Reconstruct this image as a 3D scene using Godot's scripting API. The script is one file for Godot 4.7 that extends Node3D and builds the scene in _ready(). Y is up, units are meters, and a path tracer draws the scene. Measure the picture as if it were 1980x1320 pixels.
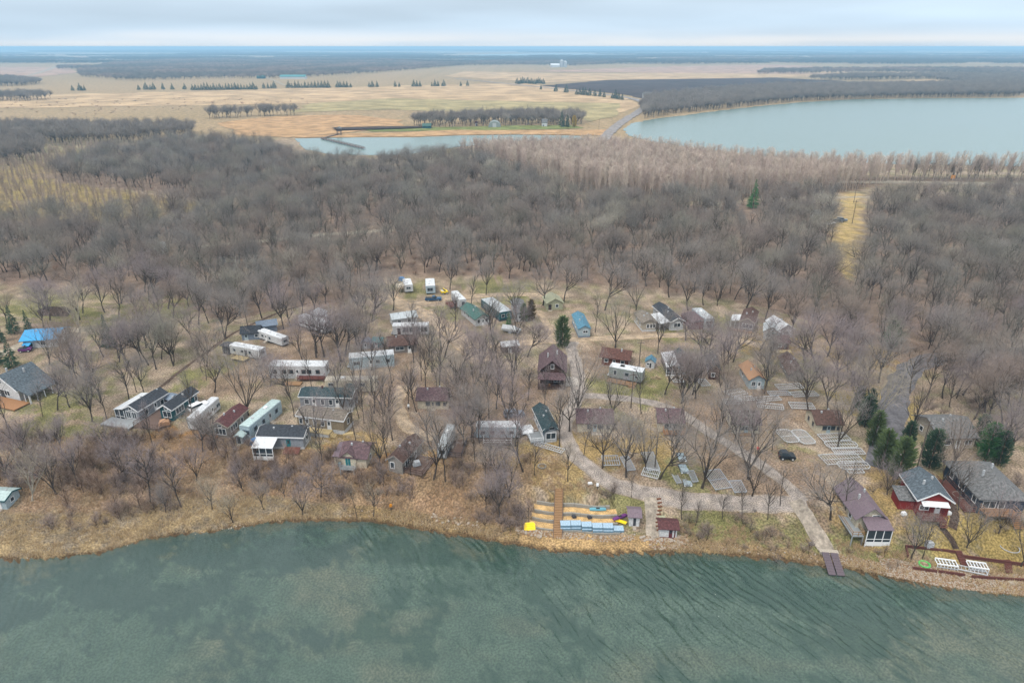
extends Node3D
# A resort of cottages, trailers and bare oaks on a lake shore in early spring, seen from a drone under an overcast sky.
# Lake level is y = 0, the camp stands about 5 to 6 m above it; the camera hovers at 83 m and looks towards -z.

const CAM_Y := 83.0
const PITCH := 23.36
const FOCAL := 1320.0          # survey image: 1980 x 1320, focal length in its pixels
var rng := RandomNumberGenerator.new()
var used := {}
var mats := {}
var texs := {}
var marks := []                # landmarks for labels: [phrase, Vector3]
var solid := []                # footprints trees keep clear of: [Vector2 centre, radius]
var lanes := []                # road centre lines: [PackedVector2Array, half width]
var shore_x := PackedFloat32Array()
var shore_z := PackedFloat32Array()
var zs_table := PackedFloat32Array()
var d1_table := PackedFloat32Array()
var d2_table := PackedFloat32Array()
var nz := FastNoiseLite.new()
var nz2 := FastNoiseLite.new()
var ter_a := Vector2.ZERO      # sand terraces: x range
var ter_ok := false

# ---------------------------------------------------------------- triangle soup
class Soup:
	var v := PackedVector3Array()
	var n := PackedVector3Array()
	func tri(a: Vector3, b: Vector3, c: Vector3, ctr: Vector3) -> void:
		var nn := (c - a).cross(b - a)
		if nn.length_squared() < 1e-14:
			return
		if nn.dot((a + b + c) / 3.0 - ctr) < 0.0:
			var t := b
			b = c
			c = t
			nn = -nn
		nn = nn.normalized()
		v.append(a); v.append(b); v.append(c)
		n.append(nn); n.append(nn); n.append(nn)
	func quad(a: Vector3, b: Vector3, c: Vector3, d: Vector3, ctr: Vector3) -> void:
		tri(a, b, c, ctr)
		tri(a, c, d, ctr)
	func hexa(p: Array) -> void:   # 0-3 bottom ring, 4-7 top ring
		var ctr := Vector3.ZERO
		for q in p:
			ctr += q / 8.0
		quad(p[0], p[1], p[2], p[3], ctr)
		quad(p[4], p[5], p[6], p[7], ctr)
		for i in 4:
			var j := (i + 1) % 4
			quad(p[i], p[j], p[j + 4], p[i + 4], ctr)
	func box(x0: float, x1: float, y0: float, y1: float, z0: float, z1: float) -> Soup:
		hexa([Vector3(x0, y0, z0), Vector3(x1, y0, z0), Vector3(x1, y0, z1), Vector3(x0, y0, z1), Vector3(x0, y1, z0), Vector3(x1, y1, z0), Vector3(x1, y1, z1), Vector3(x0, y1, z1)])
		return self
	func hexa2(q: Array) -> Soup:   # a sloping slab: x0, x1, y at z0, y at z1, z0, z1
		hexa([Vector3(q[0], q[2], q[4]), Vector3(q[1], q[2], q[4]), Vector3(q[1], q[3], q[5]), Vector3(q[0], q[3], q[5]), Vector3(q[0], q[2] + 0.1, q[4]), Vector3(q[1], q[2] + 0.1, q[4]), Vector3(q[1], q[3] + 0.1, q[5]), Vector3(q[0], q[3] + 0.1, q[5])])
		return self
	func hexa3(a: Vector3, b: Vector3, top: float, depth: float) -> Soup:   # a block standing on the line a-b, its face towards the viewer
		var e := Vector3(0, 0, -depth)
		hexa([a, b, b + e, a + e, Vector3(a.x, top, a.z), Vector3(b.x, top, b.z), Vector3(b.x, top, b.z) + e, Vector3(a.x, top, a.z) + e])
		return self
	func hexa4(x: float, z: float, h: float) -> Soup:   # a bevelled lump
		prism(PackedVector2Array([Vector2(-x, 0), Vector2(x, 0), Vector2(x * 0.96, h * 0.7), Vector2(x * 0.72, h), Vector2(-x * 0.72, h), Vector2(-x * 0.96, h * 0.7)]), -z * 0.8, z * 0.8)
		prism(PackedVector2Array([Vector2(-x * 0.7, 0.02), Vector2(x * 0.7, 0.02), Vector2(x * 0.66, h * 0.66), Vector2(-x * 0.66, h * 0.66)]), -z, z)
		return self
	func mesh_uv() -> ArrayMesh:
		var uv := PackedVector2Array()
		for q in v:
			uv.append(Vector2(q.x, q.z))
		var a := []
		a.resize(Mesh.ARRAY_MAX)
		a[Mesh.ARRAY_VERTEX] = v
		a[Mesh.ARRAY_NORMAL] = n
		a[Mesh.ARRAY_TEX_UV] = uv
		a[Mesh.ARRAY_TEX_UV2] = uv
		var am := ArrayMesh.new()
		am.add_surface_from_arrays(Mesh.PRIMITIVE_TRIANGLES, a)
		return am
	func bar(p: Vector3, q: Vector3, w: float, h: float) -> Soup:   # a square bar from p to q
		var d := (q - p).normalized()
		var s := d.cross(Vector3.UP)
		s = (s if s.length() > 0.05 else Vector3.RIGHT).normalized() * w * 0.5
		var u := s.cross(d).normalized() * h * 0.5
		hexa([p - s - u, p + s - u, q + s - u, q - s - u, p - s + u, p + s + u, q + s + u, q - s + u])
		return self
	func tube(p: Vector3, q: Vector3, r0: float, r1: float, sides: int, cap := false) -> Soup:
		var d := (q - p).normalized()
		var s := d.cross(Vector3(0.31, 0.9, 0.17)).normalized()
		var u := s.cross(d)
		var ctr := (p + q) * 0.5
		for i in sides:
			var a := TAU * i / sides
			var b := TAU * (i + 1) / sides
			var e := s * cos(a) + u * sin(a)
			var f := s * cos(b) + u * sin(b)
			quad(p + e * r0, p + f * r0, q + f * r1, q + e * r1, ctr)
			if cap:
				tri(q, q + e * r1, q + f * r1, ctr)
				tri(p, p + e * r0, p + f * r0, ctr)
		return self
	func prism(profile: PackedVector2Array, z0: float, z1: float) -> Soup:   # profile in x, y; convex
		var ctr := Vector3.ZERO
		for q in profile:
			ctr += Vector3(q.x, q.y, (z0 + z1) * 0.5) / profile.size()
		for i in profile.size():
			var a := profile[i]
			var b := profile[(i + 1) % profile.size()]
			quad(Vector3(a.x, a.y, z0), Vector3(b.x, b.y, z0), Vector3(b.x, b.y, z1), Vector3(a.x, a.y, z1), ctr)
			if i > 0 and i < profile.size() - 1:
				for z in [z0, z1]:
					tri(Vector3(profile[0].x, profile[0].y, z), Vector3(a.x, a.y, z), Vector3(b.x, b.y, z), ctr)
		return self
	func turned(t: Transform3D, from := 0) -> Soup:
		for i in range(from, v.size()):
			v[i] = t * v[i]
			n[i] = t.basis * n[i]
		return self
	func mesh(m: Material) -> ArrayMesh:
		var a := []
		a.resize(Mesh.ARRAY_MAX)
		a[Mesh.ARRAY_VERTEX] = v
		a[Mesh.ARRAY_NORMAL] = n
		var am := ArrayMesh.new()
		am.add_surface_from_arrays(Mesh.PRIMITIVE_TRIANGLES, a)
		if m:
			am.surface_set_material(0, m)
		return am

# ---------------------------------------------------------------- things, parts, names
func numbered(called: String) -> String:
	if not used.has(called):
		used[called] = 0
		return called
	used[called] += 1
	return "%s_%03d" % [called, used[called]]

func tag(o: Node, label: String, category: String, group := "", kind := "") -> void:
	if label != "": o.set_meta("label", label)
	if category != "": o.set_meta("category", category)
	if group != "": o.set_meta("group", group)
	if kind != "": o.set_meta("kind", kind)

func thing(called: String, label: String, category: String, at := Vector3.ZERO, yaw := 0.0, group := "") -> Node3D:
	var o := Node3D.new()
	o.name = numbered(called)
	add_child(o)
	o.position = at
	o.rotation.y = yaw
	tag(o, label, category, group)
	return o

func part(parent: Node, called: String, s: Soup, m: Material) -> MeshInstance3D:
	var o := MeshInstance3D.new()
	o.name = called
	o.mesh = s.mesh(m)
	parent.add_child(o, true)
	return o

func whole(called: String, s: Soup, m: Material, label: String, category: String, at := Vector3.ZERO, yaw := 0.0, group := "") -> MeshInstance3D:
	var o := MeshInstance3D.new()
	o.name = numbered(called)
	o.mesh = s.mesh(m)
	add_child(o)
	o.position = at
	o.rotation.y = yaw
	tag(o, label, category, group)
	return o

func structure(called: String, mesh: Mesh, m: Material) -> MeshInstance3D:
	var o := MeshInstance3D.new()
	o.name = numbered(called)
	o.mesh = mesh
	o.material_override = m
	add_child(o)
	o.set_meta("kind", "structure")
	return o

# ---------------------------------------------------------------- materials
func noise_tex(called: String, freq: float, octaves: int, lo: float, hi: float, size := 512, seed_ := 1, kind := FastNoiseLite.TYPE_SIMPLEX_SMOOTH, stretch := 1.0) -> ImageTexture:
	if texs.has(called):
		return texs[called]
	var f := FastNoiseLite.new()
	f.seed = seed_
	f.noise_type = kind
	f.frequency = freq
	f.fractal_octaves = octaves
	f.fractal_gain = 0.6
	var im := f.get_seamless_image(size, size)
	im.convert(Image.FORMAT_L8)
	var b := im.get_data()
	for i in b.size():
		b[i] = int(255.0 * (lo + (hi - lo) * clampf((b[i] / 255.0 - 0.5) * stretch + 0.5, 0.0, 1.0)))
	texs[called] = ImageTexture.create_from_image(Image.create_from_data(size, size, false, Image.FORMAT_L8, b))
	return texs[called]

func lin(r: float, g: float, b: float) -> Color:
	return Color(r, g, b).linear_to_srgb()

# a painted, weathered surface: one colour with faint triplanar mottling
func M(called: String) -> StandardMaterial3D:
	if mats.has(called):
		return mats[called]
	var c: Array = PALETTE[called]
	var m := StandardMaterial3D.new()
	m.resource_name = called
	m.albedo_color = lin(c[0], c[1], c[2])
	m.roughness = c[3]
	m.metallic_specular = 0.35
	if c.size() > 4:
		m.albedo_texture = noise_tex("mottle", 0.03, 6, 0.74, 1.0, 512, 7)
		m.uv1_triplanar = true
		m.uv1_scale = Vector3.ONE * c[4]
		if called.contains("roof") and c[0] < 0.4:      # weathering, lichen and patched shingles
			m.albedo_texture = noise_tex("weathering", 0.022, 6, 0.58, 1.0, 512, 15, FastNoiseLite.TYPE_SIMPLEX_SMOOTH, 1.5)
	mats[called] = m
	return m

const PALETTE := {
	"white": [0.62, 0.63, 0.64, 0.6, 0.13], "white_roof": [0.66, 0.68, 0.7, 0.5, 0.1], "cream": [0.62, 0.55, 0.42, 0.75, 0.13], "beige": [0.47, 0.42, 0.34, 0.75, 0.13], "tan": [0.3, 0.24, 0.16, 0.75, 0.13],
	"taupe": [0.3, 0.27, 0.24, 0.75, 0.13], "grey": [0.3, 0.32, 0.35, 0.75, 0.13], "pale_grey": [0.5, 0.52, 0.54, 0.7, 0.13], "blue_grey": [0.2, 0.25, 0.32, 0.7, 0.13], "sage": [0.27, 0.31, 0.3, 0.7, 0.13], "pale_blue": [0.42, 0.52, 0.57, 0.7, 0.13],
	"teal": [0.012, 0.1, 0.12, 0.7, 0.13], "teal_trim": [0.02, 0.2, 0.23, 0.6, 0.2], "brown_wall": [0.075, 0.035, 0.025, 0.8, 0.2], "log_brown": [0.16, 0.05, 0.025, 0.75, 0.3], "red_wall": [0.24, 0.022, 0.018, 0.7, 0.2], "maroon": [0.13, 0.024, 0.03, 0.75, 0.2],
	"dark_wall": [0.06, 0.06, 0.07, 0.8, 0.2], "navy_wall": [0.03, 0.05, 0.085, 0.8, 0.2], "stone": [0.25, 0.22, 0.2, 0.9, 0.5],
	"purple_roof": [0.155, 0.097, 0.105, 0.85, 0.16], "purple_pale": [0.2, 0.15, 0.175, 0.8, 0.16], "brown_roof": [0.13, 0.075, 0.06, 0.9, 0.16], "log_roof": [0.14, 0.065, 0.05, 0.9, 0.16], "slate_roof": [0.13, 0.16, 0.185, 0.9, 0.16], "dark_roof": [0.055, 0.062, 0.075, 0.9, 0.16],
	"teal_roof": [0.05, 0.085, 0.095, 0.9, 0.16], "green_roof": [0.06, 0.155, 0.13, 0.55, 0.16], "blue_roof": [0.1, 0.27, 0.38, 0.5, 0.16], "bright_blue": [0.05, 0.34, 0.66, 0.6, 0.16], "tan_roof": [0.26, 0.22, 0.18, 0.9, 0.16], "grey_roof": [0.19, 0.19, 0.19, 0.9, 0.16], "metal_roof": [0.5, 0.54, 0.56, 0.4, 0.1], "pale_teal_roof": [0.45, 0.56, 0.55, 0.5, 0.1],
	"maroon_roof": [0.13, 0.05, 0.05, 0.85, 0.16], "black": [0.02, 0.02, 0.022, 0.6], "rubber": [0.02, 0.02, 0.02, 0.85], "frame_white": [0.66, 0.67, 0.68, 0.5], "screen": [0.06, 0.065, 0.07, 0.7], "glass_dark": [0.03, 0.04, 0.048, 0.12],
	"deck_wood": [0.34, 0.2, 0.1, 0.85, 0.5], "deck_orange": [0.37, 0.19, 0.09, 0.85, 0.5], "deck_grey": [0.33, 0.35, 0.36, 0.85, 0.5], "deck_brown": [0.15, 0.1, 0.08, 0.85, 0.5], "deck_new": [0.62, 0.48, 0.25, 0.85, 0.5], "deck_red": [0.16, 0.06, 0.045, 0.85, 0.5],
	"dock_white": [0.44, 0.45, 0.46, 0.55], "dock_metal": [0.33, 0.35, 0.38, 0.45], "dock_blue": [0.4, 0.54, 0.66, 0.6, 0.2], "dock_dark_blue": [0.16, 0.27, 0.36, 0.6, 0.2], "concrete": [0.46, 0.4, 0.33, 0.9, 0.2], "block": [0.34, 0.32, 0.28, 0.9, 0.4], "timber_red": [0.13, 0.045, 0.035, 0.85, 0.3], "dock_plum": [0.13, 0.1, 0.115, 0.7, 0.3],
	"yellow": [0.85, 0.62, 0.02, 0.5], "orange_tarp": [0.45, 0.26, 0.15, 0.7, 0.4], "blue_tarp": [0.03, 0.26, 0.6, 0.6, 0.4], "lime": [0.1, 0.4, 0.1, 0.5], "red": [0.5, 0.03, 0.02, 0.5], "purple": [0.12, 0.03, 0.14, 0.6], "kayak_roof": [0.08, 0.32, 0.33, 0.6, 0.3], "kayak_teal": [0.12, 0.3, 0.36, 0.5],
	"car_blue": [0.015, 0.06, 0.13, 0.3], "car_grey": [0.13, 0.15, 0.18, 0.3], "car_black": [0.015, 0.018, 0.022, 0.3], "car_white": [0.7, 0.71, 0.72, 0.3], "chrome": [0.5, 0.5, 0.5, 0.3], "lamp_red": [0.35, 0.01, 0.01, 0.3],
	"pole_wood": [0.14, 0.11, 0.09, 0.9, 0.5], "rust": [0.2, 0.08, 0.04, 0.9, 0.3], "tree_orange": [0.5, 0.2, 0.02, 0.9], "firewood": [0.42, 0.32, 0.2, 0.9, 0.5], "yellow_green": [0.4, 0.4, 0.27, 0.7, 0.13],
}

# ---------------------------------------------------------------- survey: image point -> ground point
func ray(px: float, py: float) -> Vector3:
	var p := deg_to_rad(PITCH)
	return Vector3(0, -sin(p), -cos(p)) + Vector3.RIGHT * ((px - 990.0) / FOCAL) - Vector3(0, cos(p), -sin(p)) * ((py - 660.0) / FOCAL)

func flat_at(px: float, py: float, y := 6.0) -> Vector3:
	var d := ray(px, py)
	return Vector3(0, CAM_Y, 0) + d * ((CAM_Y - y) / -d.y)

func gp(px: float, py: float) -> Vector3:
	var d := ray(px, py)
	var t0 := (CAM_Y - 8.0) / -d.y
	var t1 := (CAM_Y + 1.0) / -d.y
	var eye := Vector3(0, CAM_Y, 0)
	var lo := t0
	for i in 41:
		var t := lerpf(t0, t1, i / 40.0)
		var q := eye + d * t
		if q.y <= terr(q.x, q.z):
			for k in 12:
				var mid := (lo + t) * 0.5
				q = eye + d * mid
				if q.y <= terr(q.x, q.z):
					t = mid
				else:
					lo = mid
			return eye + d * t
		lo = t
	return eye + d * t1

func table(t: PackedFloat32Array, x: float) -> float:
	var f := clampf(x + 300.0, 0.0, t.size() - 2.0)
	var i := int(f)
	return lerpf(t[i], t[i + 1], f - i)

func survey_shore() -> void:
	var pts := [[-500, 1095], [-200, 1092], [0, 1087], [90, 1085], [190, 1072], [260, 1052], [340, 1037], [420, 1030], [500, 1018], [560, 1008], [640, 1008], [720, 1013], [800, 1022], [880, 1038], [960, 1050], [1020, 1060], [1100, 1070], [1180, 1076], [1250, 1073], [1350, 1072], [1450, 1080], [1540, 1090], [1590, 1097], [1640, 1105], [1700, 1120], [1780, 1135], [1870, 1148], [1980, 1160], [2200, 1185], [2500, 1200]]
	var toe := [[-500, 13, 32], [0, 13, 32], [250, 12, 28], [450, 9, 20], [560, 5, 14], [700, 4, 11], [900, 4, 13], [990, 4, 15], [1015, 5, 19], [1100, 5, 19.5], [1210, 5, 19.5], [1290, 4, 19], [1450, 3, 18], [1560, 3, 18], [1700, 4, 16], [1850, 6, 15], [2500, 6, 15]]
	for q in pts:
		var g := flat_at(q[0], q[1], 0.0)
		shore_x.append(g.x)
		shore_z.append(g.z)
	for i in 601:
		var x := i - 300.0
		var k := 0
		while k < shore_x.size() - 2 and shore_x[k + 1] < x:
			k += 1
		var f := clampf((x - shore_x[k]) / (shore_x[k + 1] - shore_x[k]), 0.0, 1.0)
		zs_table.append(lerpf(shore_z[k], shore_z[k + 1], f) + 0.5 * nz.get_noise_1d(x * 9.0) + 0.35 * nz.get_noise_1d(x * 31.0))
		var px := 990.0 + x / 122.0 * FOCAL
		k = 0
		while k < toe.size() - 2 and toe[k + 1][0] < px:
			k += 1
		f = clampf((px - toe[k][0]) / (toe[k + 1][0] - toe[k][0]), 0.0, 1.0)
		d1_table.append(lerpf(toe[k][1], toe[k + 1][1], f))
		d2_table.append(lerpf(toe[k][2], toe[k + 1][2], f))

func inland(x: float, z: float) -> float:
	return table(zs_table, x) - z

const STEPS := [[5.2, 0.75], [7.3, 1.25], [9.1, 1.75], [11.2, 2.3]]   # sand terraces: distance inland of each wall, level behind it

func terr(x: float, z: float) -> float:
	var d := inland(x, z)
	if d < 0.0:
		return maxf(-3.2, d * 0.07) - 0.12 * minf(1.0, -d)
	var a := table(d1_table, x)
	var b := table(d2_table, x)
	var h := 0.0
	if d < a:
		h = 0.75 * pow(d / a, 0.8)
	elif d < b:
		var s := (d - a) / (b - a)
		h = 0.75 + 4.25 * lerpf(s, s * s * (3.0 - 2.0 * s), 0.7)
	else:
		h = 5.0 + 1.0 * (1.0 - exp(-(d - b) / 40.0))
	if ter_ok and x > ter_a.x and x < ter_a.y and d < 12.3:
		var e := 0.0
		for s in STEPS:
			if d > s[0] + 1.1:
				e = s[1]
		h = minf(h, maxf(e - 0.25, minf(h, 0.5)))
	if d > 3.0 and d < 400.0:
		h += nz2.get_noise_2d(x * 5.0, z * 5.0) * 0.22 * minf(1.0, (d - 3.0) / 6.0) * clampf((400.0 - d) / 100.0, 0.0, 1.0)
	return h

func world_poly(pts: Array) -> PackedVector2Array:
	var out := PackedVector2Array()
	for q in pts:
		var g := flat_at(q[0], q[1])
		out.append(Vector2(g.x, g.z))
	return out

# ---------------------------------------------------------------- ground, water, roads
const OAK_WOOD := [[330, 285], [420, 278], [520, 292], [590, 318], [720, 326], [800, 318], [860, 306], [930, 318], [1000, 348], [1080, 380], [1150, 395], [1300, 400], [1440, 392], [1560, 388], [1616, 392], [1606, 450], [1608, 510], [1640, 545], [1672, 520], [1674, 400], [1780, 385], [1980, 382], [2250, 390], [2250, 880], [1990, 850], [1900, 800], [1790, 760], [1740, 715], [1690, 700], [1600, 655], [1560, 620], [1500, 600], [1400, 578], [1250, 560], [1100, 548], [950, 538], [830, 530], [715, 540], [660, 590], [560, 592], [480, 612], [420, 615], [350, 590], [250, 568], [150, 545], [100, 560], [0, 545], [-200, 545], [-300, 450], [0, 430], [150, 430], [300, 420], [420, 400], [330, 375], [230, 365], [110, 352], [100, 335], [200, 305]]
const ASPEN_BELT := [[880, 308], [1000, 302], [1150, 301], [1250, 306], [1400, 328], [1560, 340], [1700, 343], [1850, 344], [2050, 345], [2050, 350], [1850, 350], [1720, 352], [1640, 372], [1500, 382], [1300, 390], [1150, 378], [1050, 350], [960, 322]]
const ASPEN_CLEARING := [[-300, 340], [60, 318], [120, 290], [200, 285], [240, 300], [110, 335], [100, 350], [230, 368], [420, 398], [300, 420], [150, 432], [-300, 450]]
const FAR_LAKE := [[1205, 250], [1225, 238], [1260, 231], [1330, 222], [1400, 213], [1480, 204], [1560, 197], [1650, 192], [1800, 190], [2000, 189], [2600, 186], [2900, 300], [2300, 325], [2000, 322], [1750, 318], [1600, 312], [1450, 300], [1330, 285], [1250, 272], [1215, 262]]
const POND := [[570, 268], [690, 266], [800, 266], [900, 262], [1010, 261], [1120, 263], [1130, 270], [1000, 274], [880, 285], [780, 300], [650, 300], [590, 290]]

func build_ground() -> void:
	var xs := PackedFloat32Array()
	var zl := PackedFloat32Array()
	var far := [-60000.0, -30000.0, -15000.0, -8000.0, -5000.0, -3500.0, -2500.0, -1800.0, -1300.0, -1000.0, -800.0, -650.0, -540.0, -450.0, -380.0, -330.0]
	for f in far: xs.append(f)
	var x := -290.0
	while x < -130.0:
		xs.append(x); x += 5.0
	while x < 130.0:
		xs.append(x); x += 0.8
	while x <= 290.0:
		xs.append(x); x += 5.0
	far.reverse()
	for f in far: xs.append(-f)
	var z := 300.0
	for f in [4000.0, 1500.0, 600.0, 200.0, 60.0, 0.0, -30.0, -50.0, -62.0]: zl.append(f)
	z = -70.0
	while z > -150.0:
		zl.append(z); z -= 0.8
	while z > -210.0:
		zl.append(z); z -= 1.2
	while z > -560.0:
		zl.append(z); z -= 5.0
	for f in [-580.0, -620.0, -680.0, -760.0, -860.0, -1000.0, -1200.0, -1500.0, -1900.0, -2500.0, -3500.0, -5000.0, -8000.0, -15000.0, -30000.0, -60000.0]: zl.append(f)
	var oak := world_poly(OAK_WOOD)
	var aspen := world_poly(ASPEN_BELT)
	var clear := world_poly(ASPEN_CLEARING)
	var corridor := world_poly([[1632, 372], [1668, 372], [1662, 505], [1640, 545], [1612, 500], [1615, 430]])
	# [px, py, radius m, colour, strength]: lawns, bare earth and sand as they lie on the land
	var patch := []
	for q in [[870, 605, 9, 0], [800, 560, 8, 0], [960, 555, 12, 0], [1000, 575, 10, 0], [1180, 745, 9, 0], [1230, 755, 9, 0], [1260, 735, 8, 0], [1310, 640, 9, 0], [1390, 620, 8, 0], [1420, 1000, 9, 0], [1480, 1010, 8, 0], [1545, 1020, 8, 0], [1560, 1050, 7, 0], [1650, 1055, 9, 0], [1690, 1075, 7, 0], [1720, 1060, 7, 0], [1800, 1040, 6, 0], [1950, 1050, 8, 0], [1900, 1040, 8, 0], [60, 590, 16, 0], [110, 612, 12, 0], [280, 600, 14, 0], [150, 620, 12, 0], [330, 600, 10, 0], [400, 720, 8, 0], [440, 700, 7, 0], [380, 740, 7, 0], [120, 770, 9, 0], [170, 840, 9, 0], [90, 820, 7, 0], [260, 840, 5, 0], [620, 870, 6, 0], [900, 920, 7, 0], [850, 915, 6, 0], [1200, 985, 6, 0], [1330, 930, 6, 0], [1290, 900, 6, 0], [1350, 900, 6, 0], [1540, 890, 7, 0], [1510, 700, 6, 0], [1560, 700, 6, 0], [1430, 1030, 6, 0], [1350, 1010, 7, 0],
			[780, 780, 7, 1], [770, 740, 7, 1], [800, 820, 7, 1], [850, 850, 8, 1], [960, 760, 12, 1], [920, 800, 10, 1], [1040, 760, 8, 1], [700, 870, 6, 1], [1400, 880, 8, 1], [1500, 940, 9, 1], [1540, 920, 8, 1], [1380, 800, 8, 1], [1500, 790, 9, 1], [1160, 700, 7, 1], [1160, 680, 5, 1], [640, 650, 9, 1], [760, 690, 8, 1], [600, 680, 9, 1], [520, 700, 8, 1], [440, 740, 6, 1], [70, 650, 9, 1], [560, 640, 8, 1], [1490, 665, 7, 2], [1500, 680, 5, 2], [700, 870, 5, 2], [640, 840, 4, 2], [830, 910, 6, 2],
			[310, 860, 6, 3], [360, 870, 6, 3], [540, 920, 6, 3], [580, 920, 6, 3], [620, 925, 5, 3], [760, 950, 8, 3], [850, 955, 8, 3], [920, 960, 7, 3], [700, 945, 6, 3], [540, 935, 5, 3], [950, 900, 6, 1], [1050, 900, 7, 2], [1130, 860, 6, 2], [1180, 870, 5, 2], [1250, 860, 6, 2], [1700, 980, 6, 2], [1850, 1020, 7, 4], [1900, 1010, 7, 4], [1940, 1020, 6, 4], [1830, 960, 5, 4], [1720, 930, 5, 2], [1640, 600, 10, 1], [1660, 690, 9, 2], [1700, 780, 8, 4]]:
		var g := gp(q[0], q[1])
		patch.append([g.x, g.z, q[2] * (0.72 if q[3] == 0 else 1.0), q[3]])
	var pcol := [Color(0.27, 0.255, 0.105), Color(0.36, 0.255, 0.18), Color(0.45, 0.315, 0.14), Color(0.4, 0.22, 0.085), Color(0.43, 0.315, 0.12)]
	var dry := Color(0.41, 0.305, 0.215)
	var pale := Color(0.49, 0.39, 0.29)
	var litter := Color(0.31, 0.22, 0.17)
	var olive := Color(0.3, 0.275, 0.145)
	var nx := xs.size()
	var v := PackedVector3Array()
	var c := PackedColorArray()
	var uv := PackedVector2Array()
	for zz in zl:
		for xx in xs:
			var h := terr(xx, zz)
			var p2 := Vector2(xx, zz)
			var n1 := nz.get_noise_2d(xx * 3.0, zz * 3.0)
			var n2 := nz2.get_noise_2d(xx * 14.0, zz * 14.0)
			var n3 := nz.get_noise_2d(xx * 60.0 + 900.0, zz * 60.0)
			var col := dry.lerp(pale, clampf(0.5 + 1.1 * n1 + 0.5 * n3, 0.0, 1.0)).lerp(olive, clampf(n2 * 2.2 + 0.06, 0.0, 0.7))
			var d := 999.0
			if zz > -300.0 and absf(xx) < 300.0:
				d = inland(xx, zz)
			if zz < -160.0 and zz > -640.0 and absf(xx) < 700.0:
				if Geometry2D.is_point_in_polygon(p2, oak):
					col = litter.lerp(Color(0.38, 0.275, 0.2), clampf(0.5 + n2 + n3, 0.0, 1.0))
				elif Geometry2D.is_point_in_polygon(p2, aspen):
					col = Color(0.27, 0.19, 0.13)
				elif Geometry2D.is_point_in_polygon(p2, clear):
					col = Color(0.36, 0.26, 0.14).lerp(Color(0.4, 0.31, 0.12), clampf(n2 + 0.5, 0, 1))
				if Geometry2D.is_point_in_polygon(p2, corridor):
					col = Color(0.66, 0.49, 0.2).lerp(Color(0.52, 0.38, 0.19), clampf(n2 + 0.5 + n3, 0, 1))
			elif zz <= -640.0 or absf(xx) >= 700.0:
				col = Color(0.52, 0.38, 0.22).lerp(Color(0.46, 0.34, 0.19), clampf(0.5 + n1 * 2.0, 0, 1))
			for q in patch:
				var rr: float = q[2]
				var ex: float = xx - q[0]
				var ez: float = zz - q[1]
				if absf(ex) < rr * 1.6 and absf(ez) < rr * 1.6:
					var k := clampf((1.25 - sqrt(ex * ex + ez * ez) / rr + n2 * 0.9 + n3 * 0.9) * 2.2, 0.0, 0.85)
					col = col.lerp(pcol[q[3]], k)
			if d < 60.0:
				var a := table(d1_table, xx)
				var b := table(d2_table, xx)
				if d > a and d < b + 2.0 and xx < 4.0:    # the brown, leaf-strewn bluff
					col = col.lerp(Color(0.35, 0.23, 0.145).lerp(Color(0.43, 0.31, 0.2), clampf(0.5 + n2 + n3, 0, 1)), 0.75)
				if d <= a:
					var beach := Color(0.4, 0.28, 0.14).lerp(Color(0.24, 0.17, 0.1), clampf(0.45 + n2 + n3 * 1.2, 0, 1))
					if xx < -32.0:
						beach = Color(0.42, 0.31, 0.17).lerp(Color(0.3, 0.24, 0.17), clampf(0.45 + n2 * 1.5 + n3 * 1.4, 0, 1))
					elif xx > 1.5 and xx < 25.0:
						beach = Color(0.56, 0.37, 0.17).lerp(Color(0.46, 0.31, 0.16), clampf(0.5 + n3, 0, 1))
					col = beach
				if d < 1.1 + n3 * 0.7:
					col = Color(0.13, 0.085, 0.045).lerp(Color(0.2, 0.13, 0.07), clampf(0.5 + n3, 0, 1))
				if d < -0.6:      # the lake bed: weed beds and pale silt
					var silt := Color(0.22, 0.16, 0.08) if d > -3.0 + 4.0 * n1 else Color(0.16, 0.195, 0.135).lerp(Color(0.28, 0.235, 0.145), clampf(nz.get_noise_2d(xx * 2.5 + 300.0, zz * 5.0) * 2.5 - 0.1, 0.0, 1.0))
					var weed := clampf((nz2.get_noise_2d(xx * 4.0, zz * 6.0 + 50.0) * 1.3 + n2 * 0.9 + n3 * 0.8 + (0.32 if d > -13.0 + 10.0 * n1 else -0.25) + (0.3 if xx < -28.0 else 0.0)) * 2.2, 0.0, 1.0)
					col = silt.lerp(Color(0.03, 0.045, 0.02) if xx > -28.0 else Color(0.045, 0.045, 0.042), weed * 0.9)
			v.append(Vector3(xx, h, zz))
			c.append(col)
			uv.append(Vector2(xx, zz))
	var nrm := PackedVector3Array()
	nrm.resize(v.size())
	var idx := PackedInt32Array()
	for j in zl.size() - 1:
		for i in nx - 1:
			var a0 := j * nx + i
			idx.append_array([a0, a0 + nx, a0 + 1, a0 + 1, a0 + nx, a0 + nx + 1])
	for t in range(0, idx.size(), 3):
		var fn := (v[idx[t + 2]] - v[idx[t]]).cross(v[idx[t + 1]] - v[idx[t]])
		if fn.y < 0.0:
			var s := idx[t + 1]
			idx[t + 1] = idx[t + 2]
			idx[t + 2] = s
			fn = -fn
		fn = fn.normalized()
		for k in 3:
			nrm[idx[t + k]] += fn
	for i in nrm.size():
		nrm[i] = nrm[i].normalized()
	var arr := []
	arr.resize(Mesh.ARRAY_MAX)
	arr[Mesh.ARRAY_VERTEX] = v
	arr[Mesh.ARRAY_NORMAL] = nrm
	arr[Mesh.ARRAY_COLOR] = c
	arr[Mesh.ARRAY_TEX_UV] = uv
	arr[Mesh.ARRAY_TEX_UV2] = uv
	arr[Mesh.ARRAY_INDEX] = idx
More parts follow.
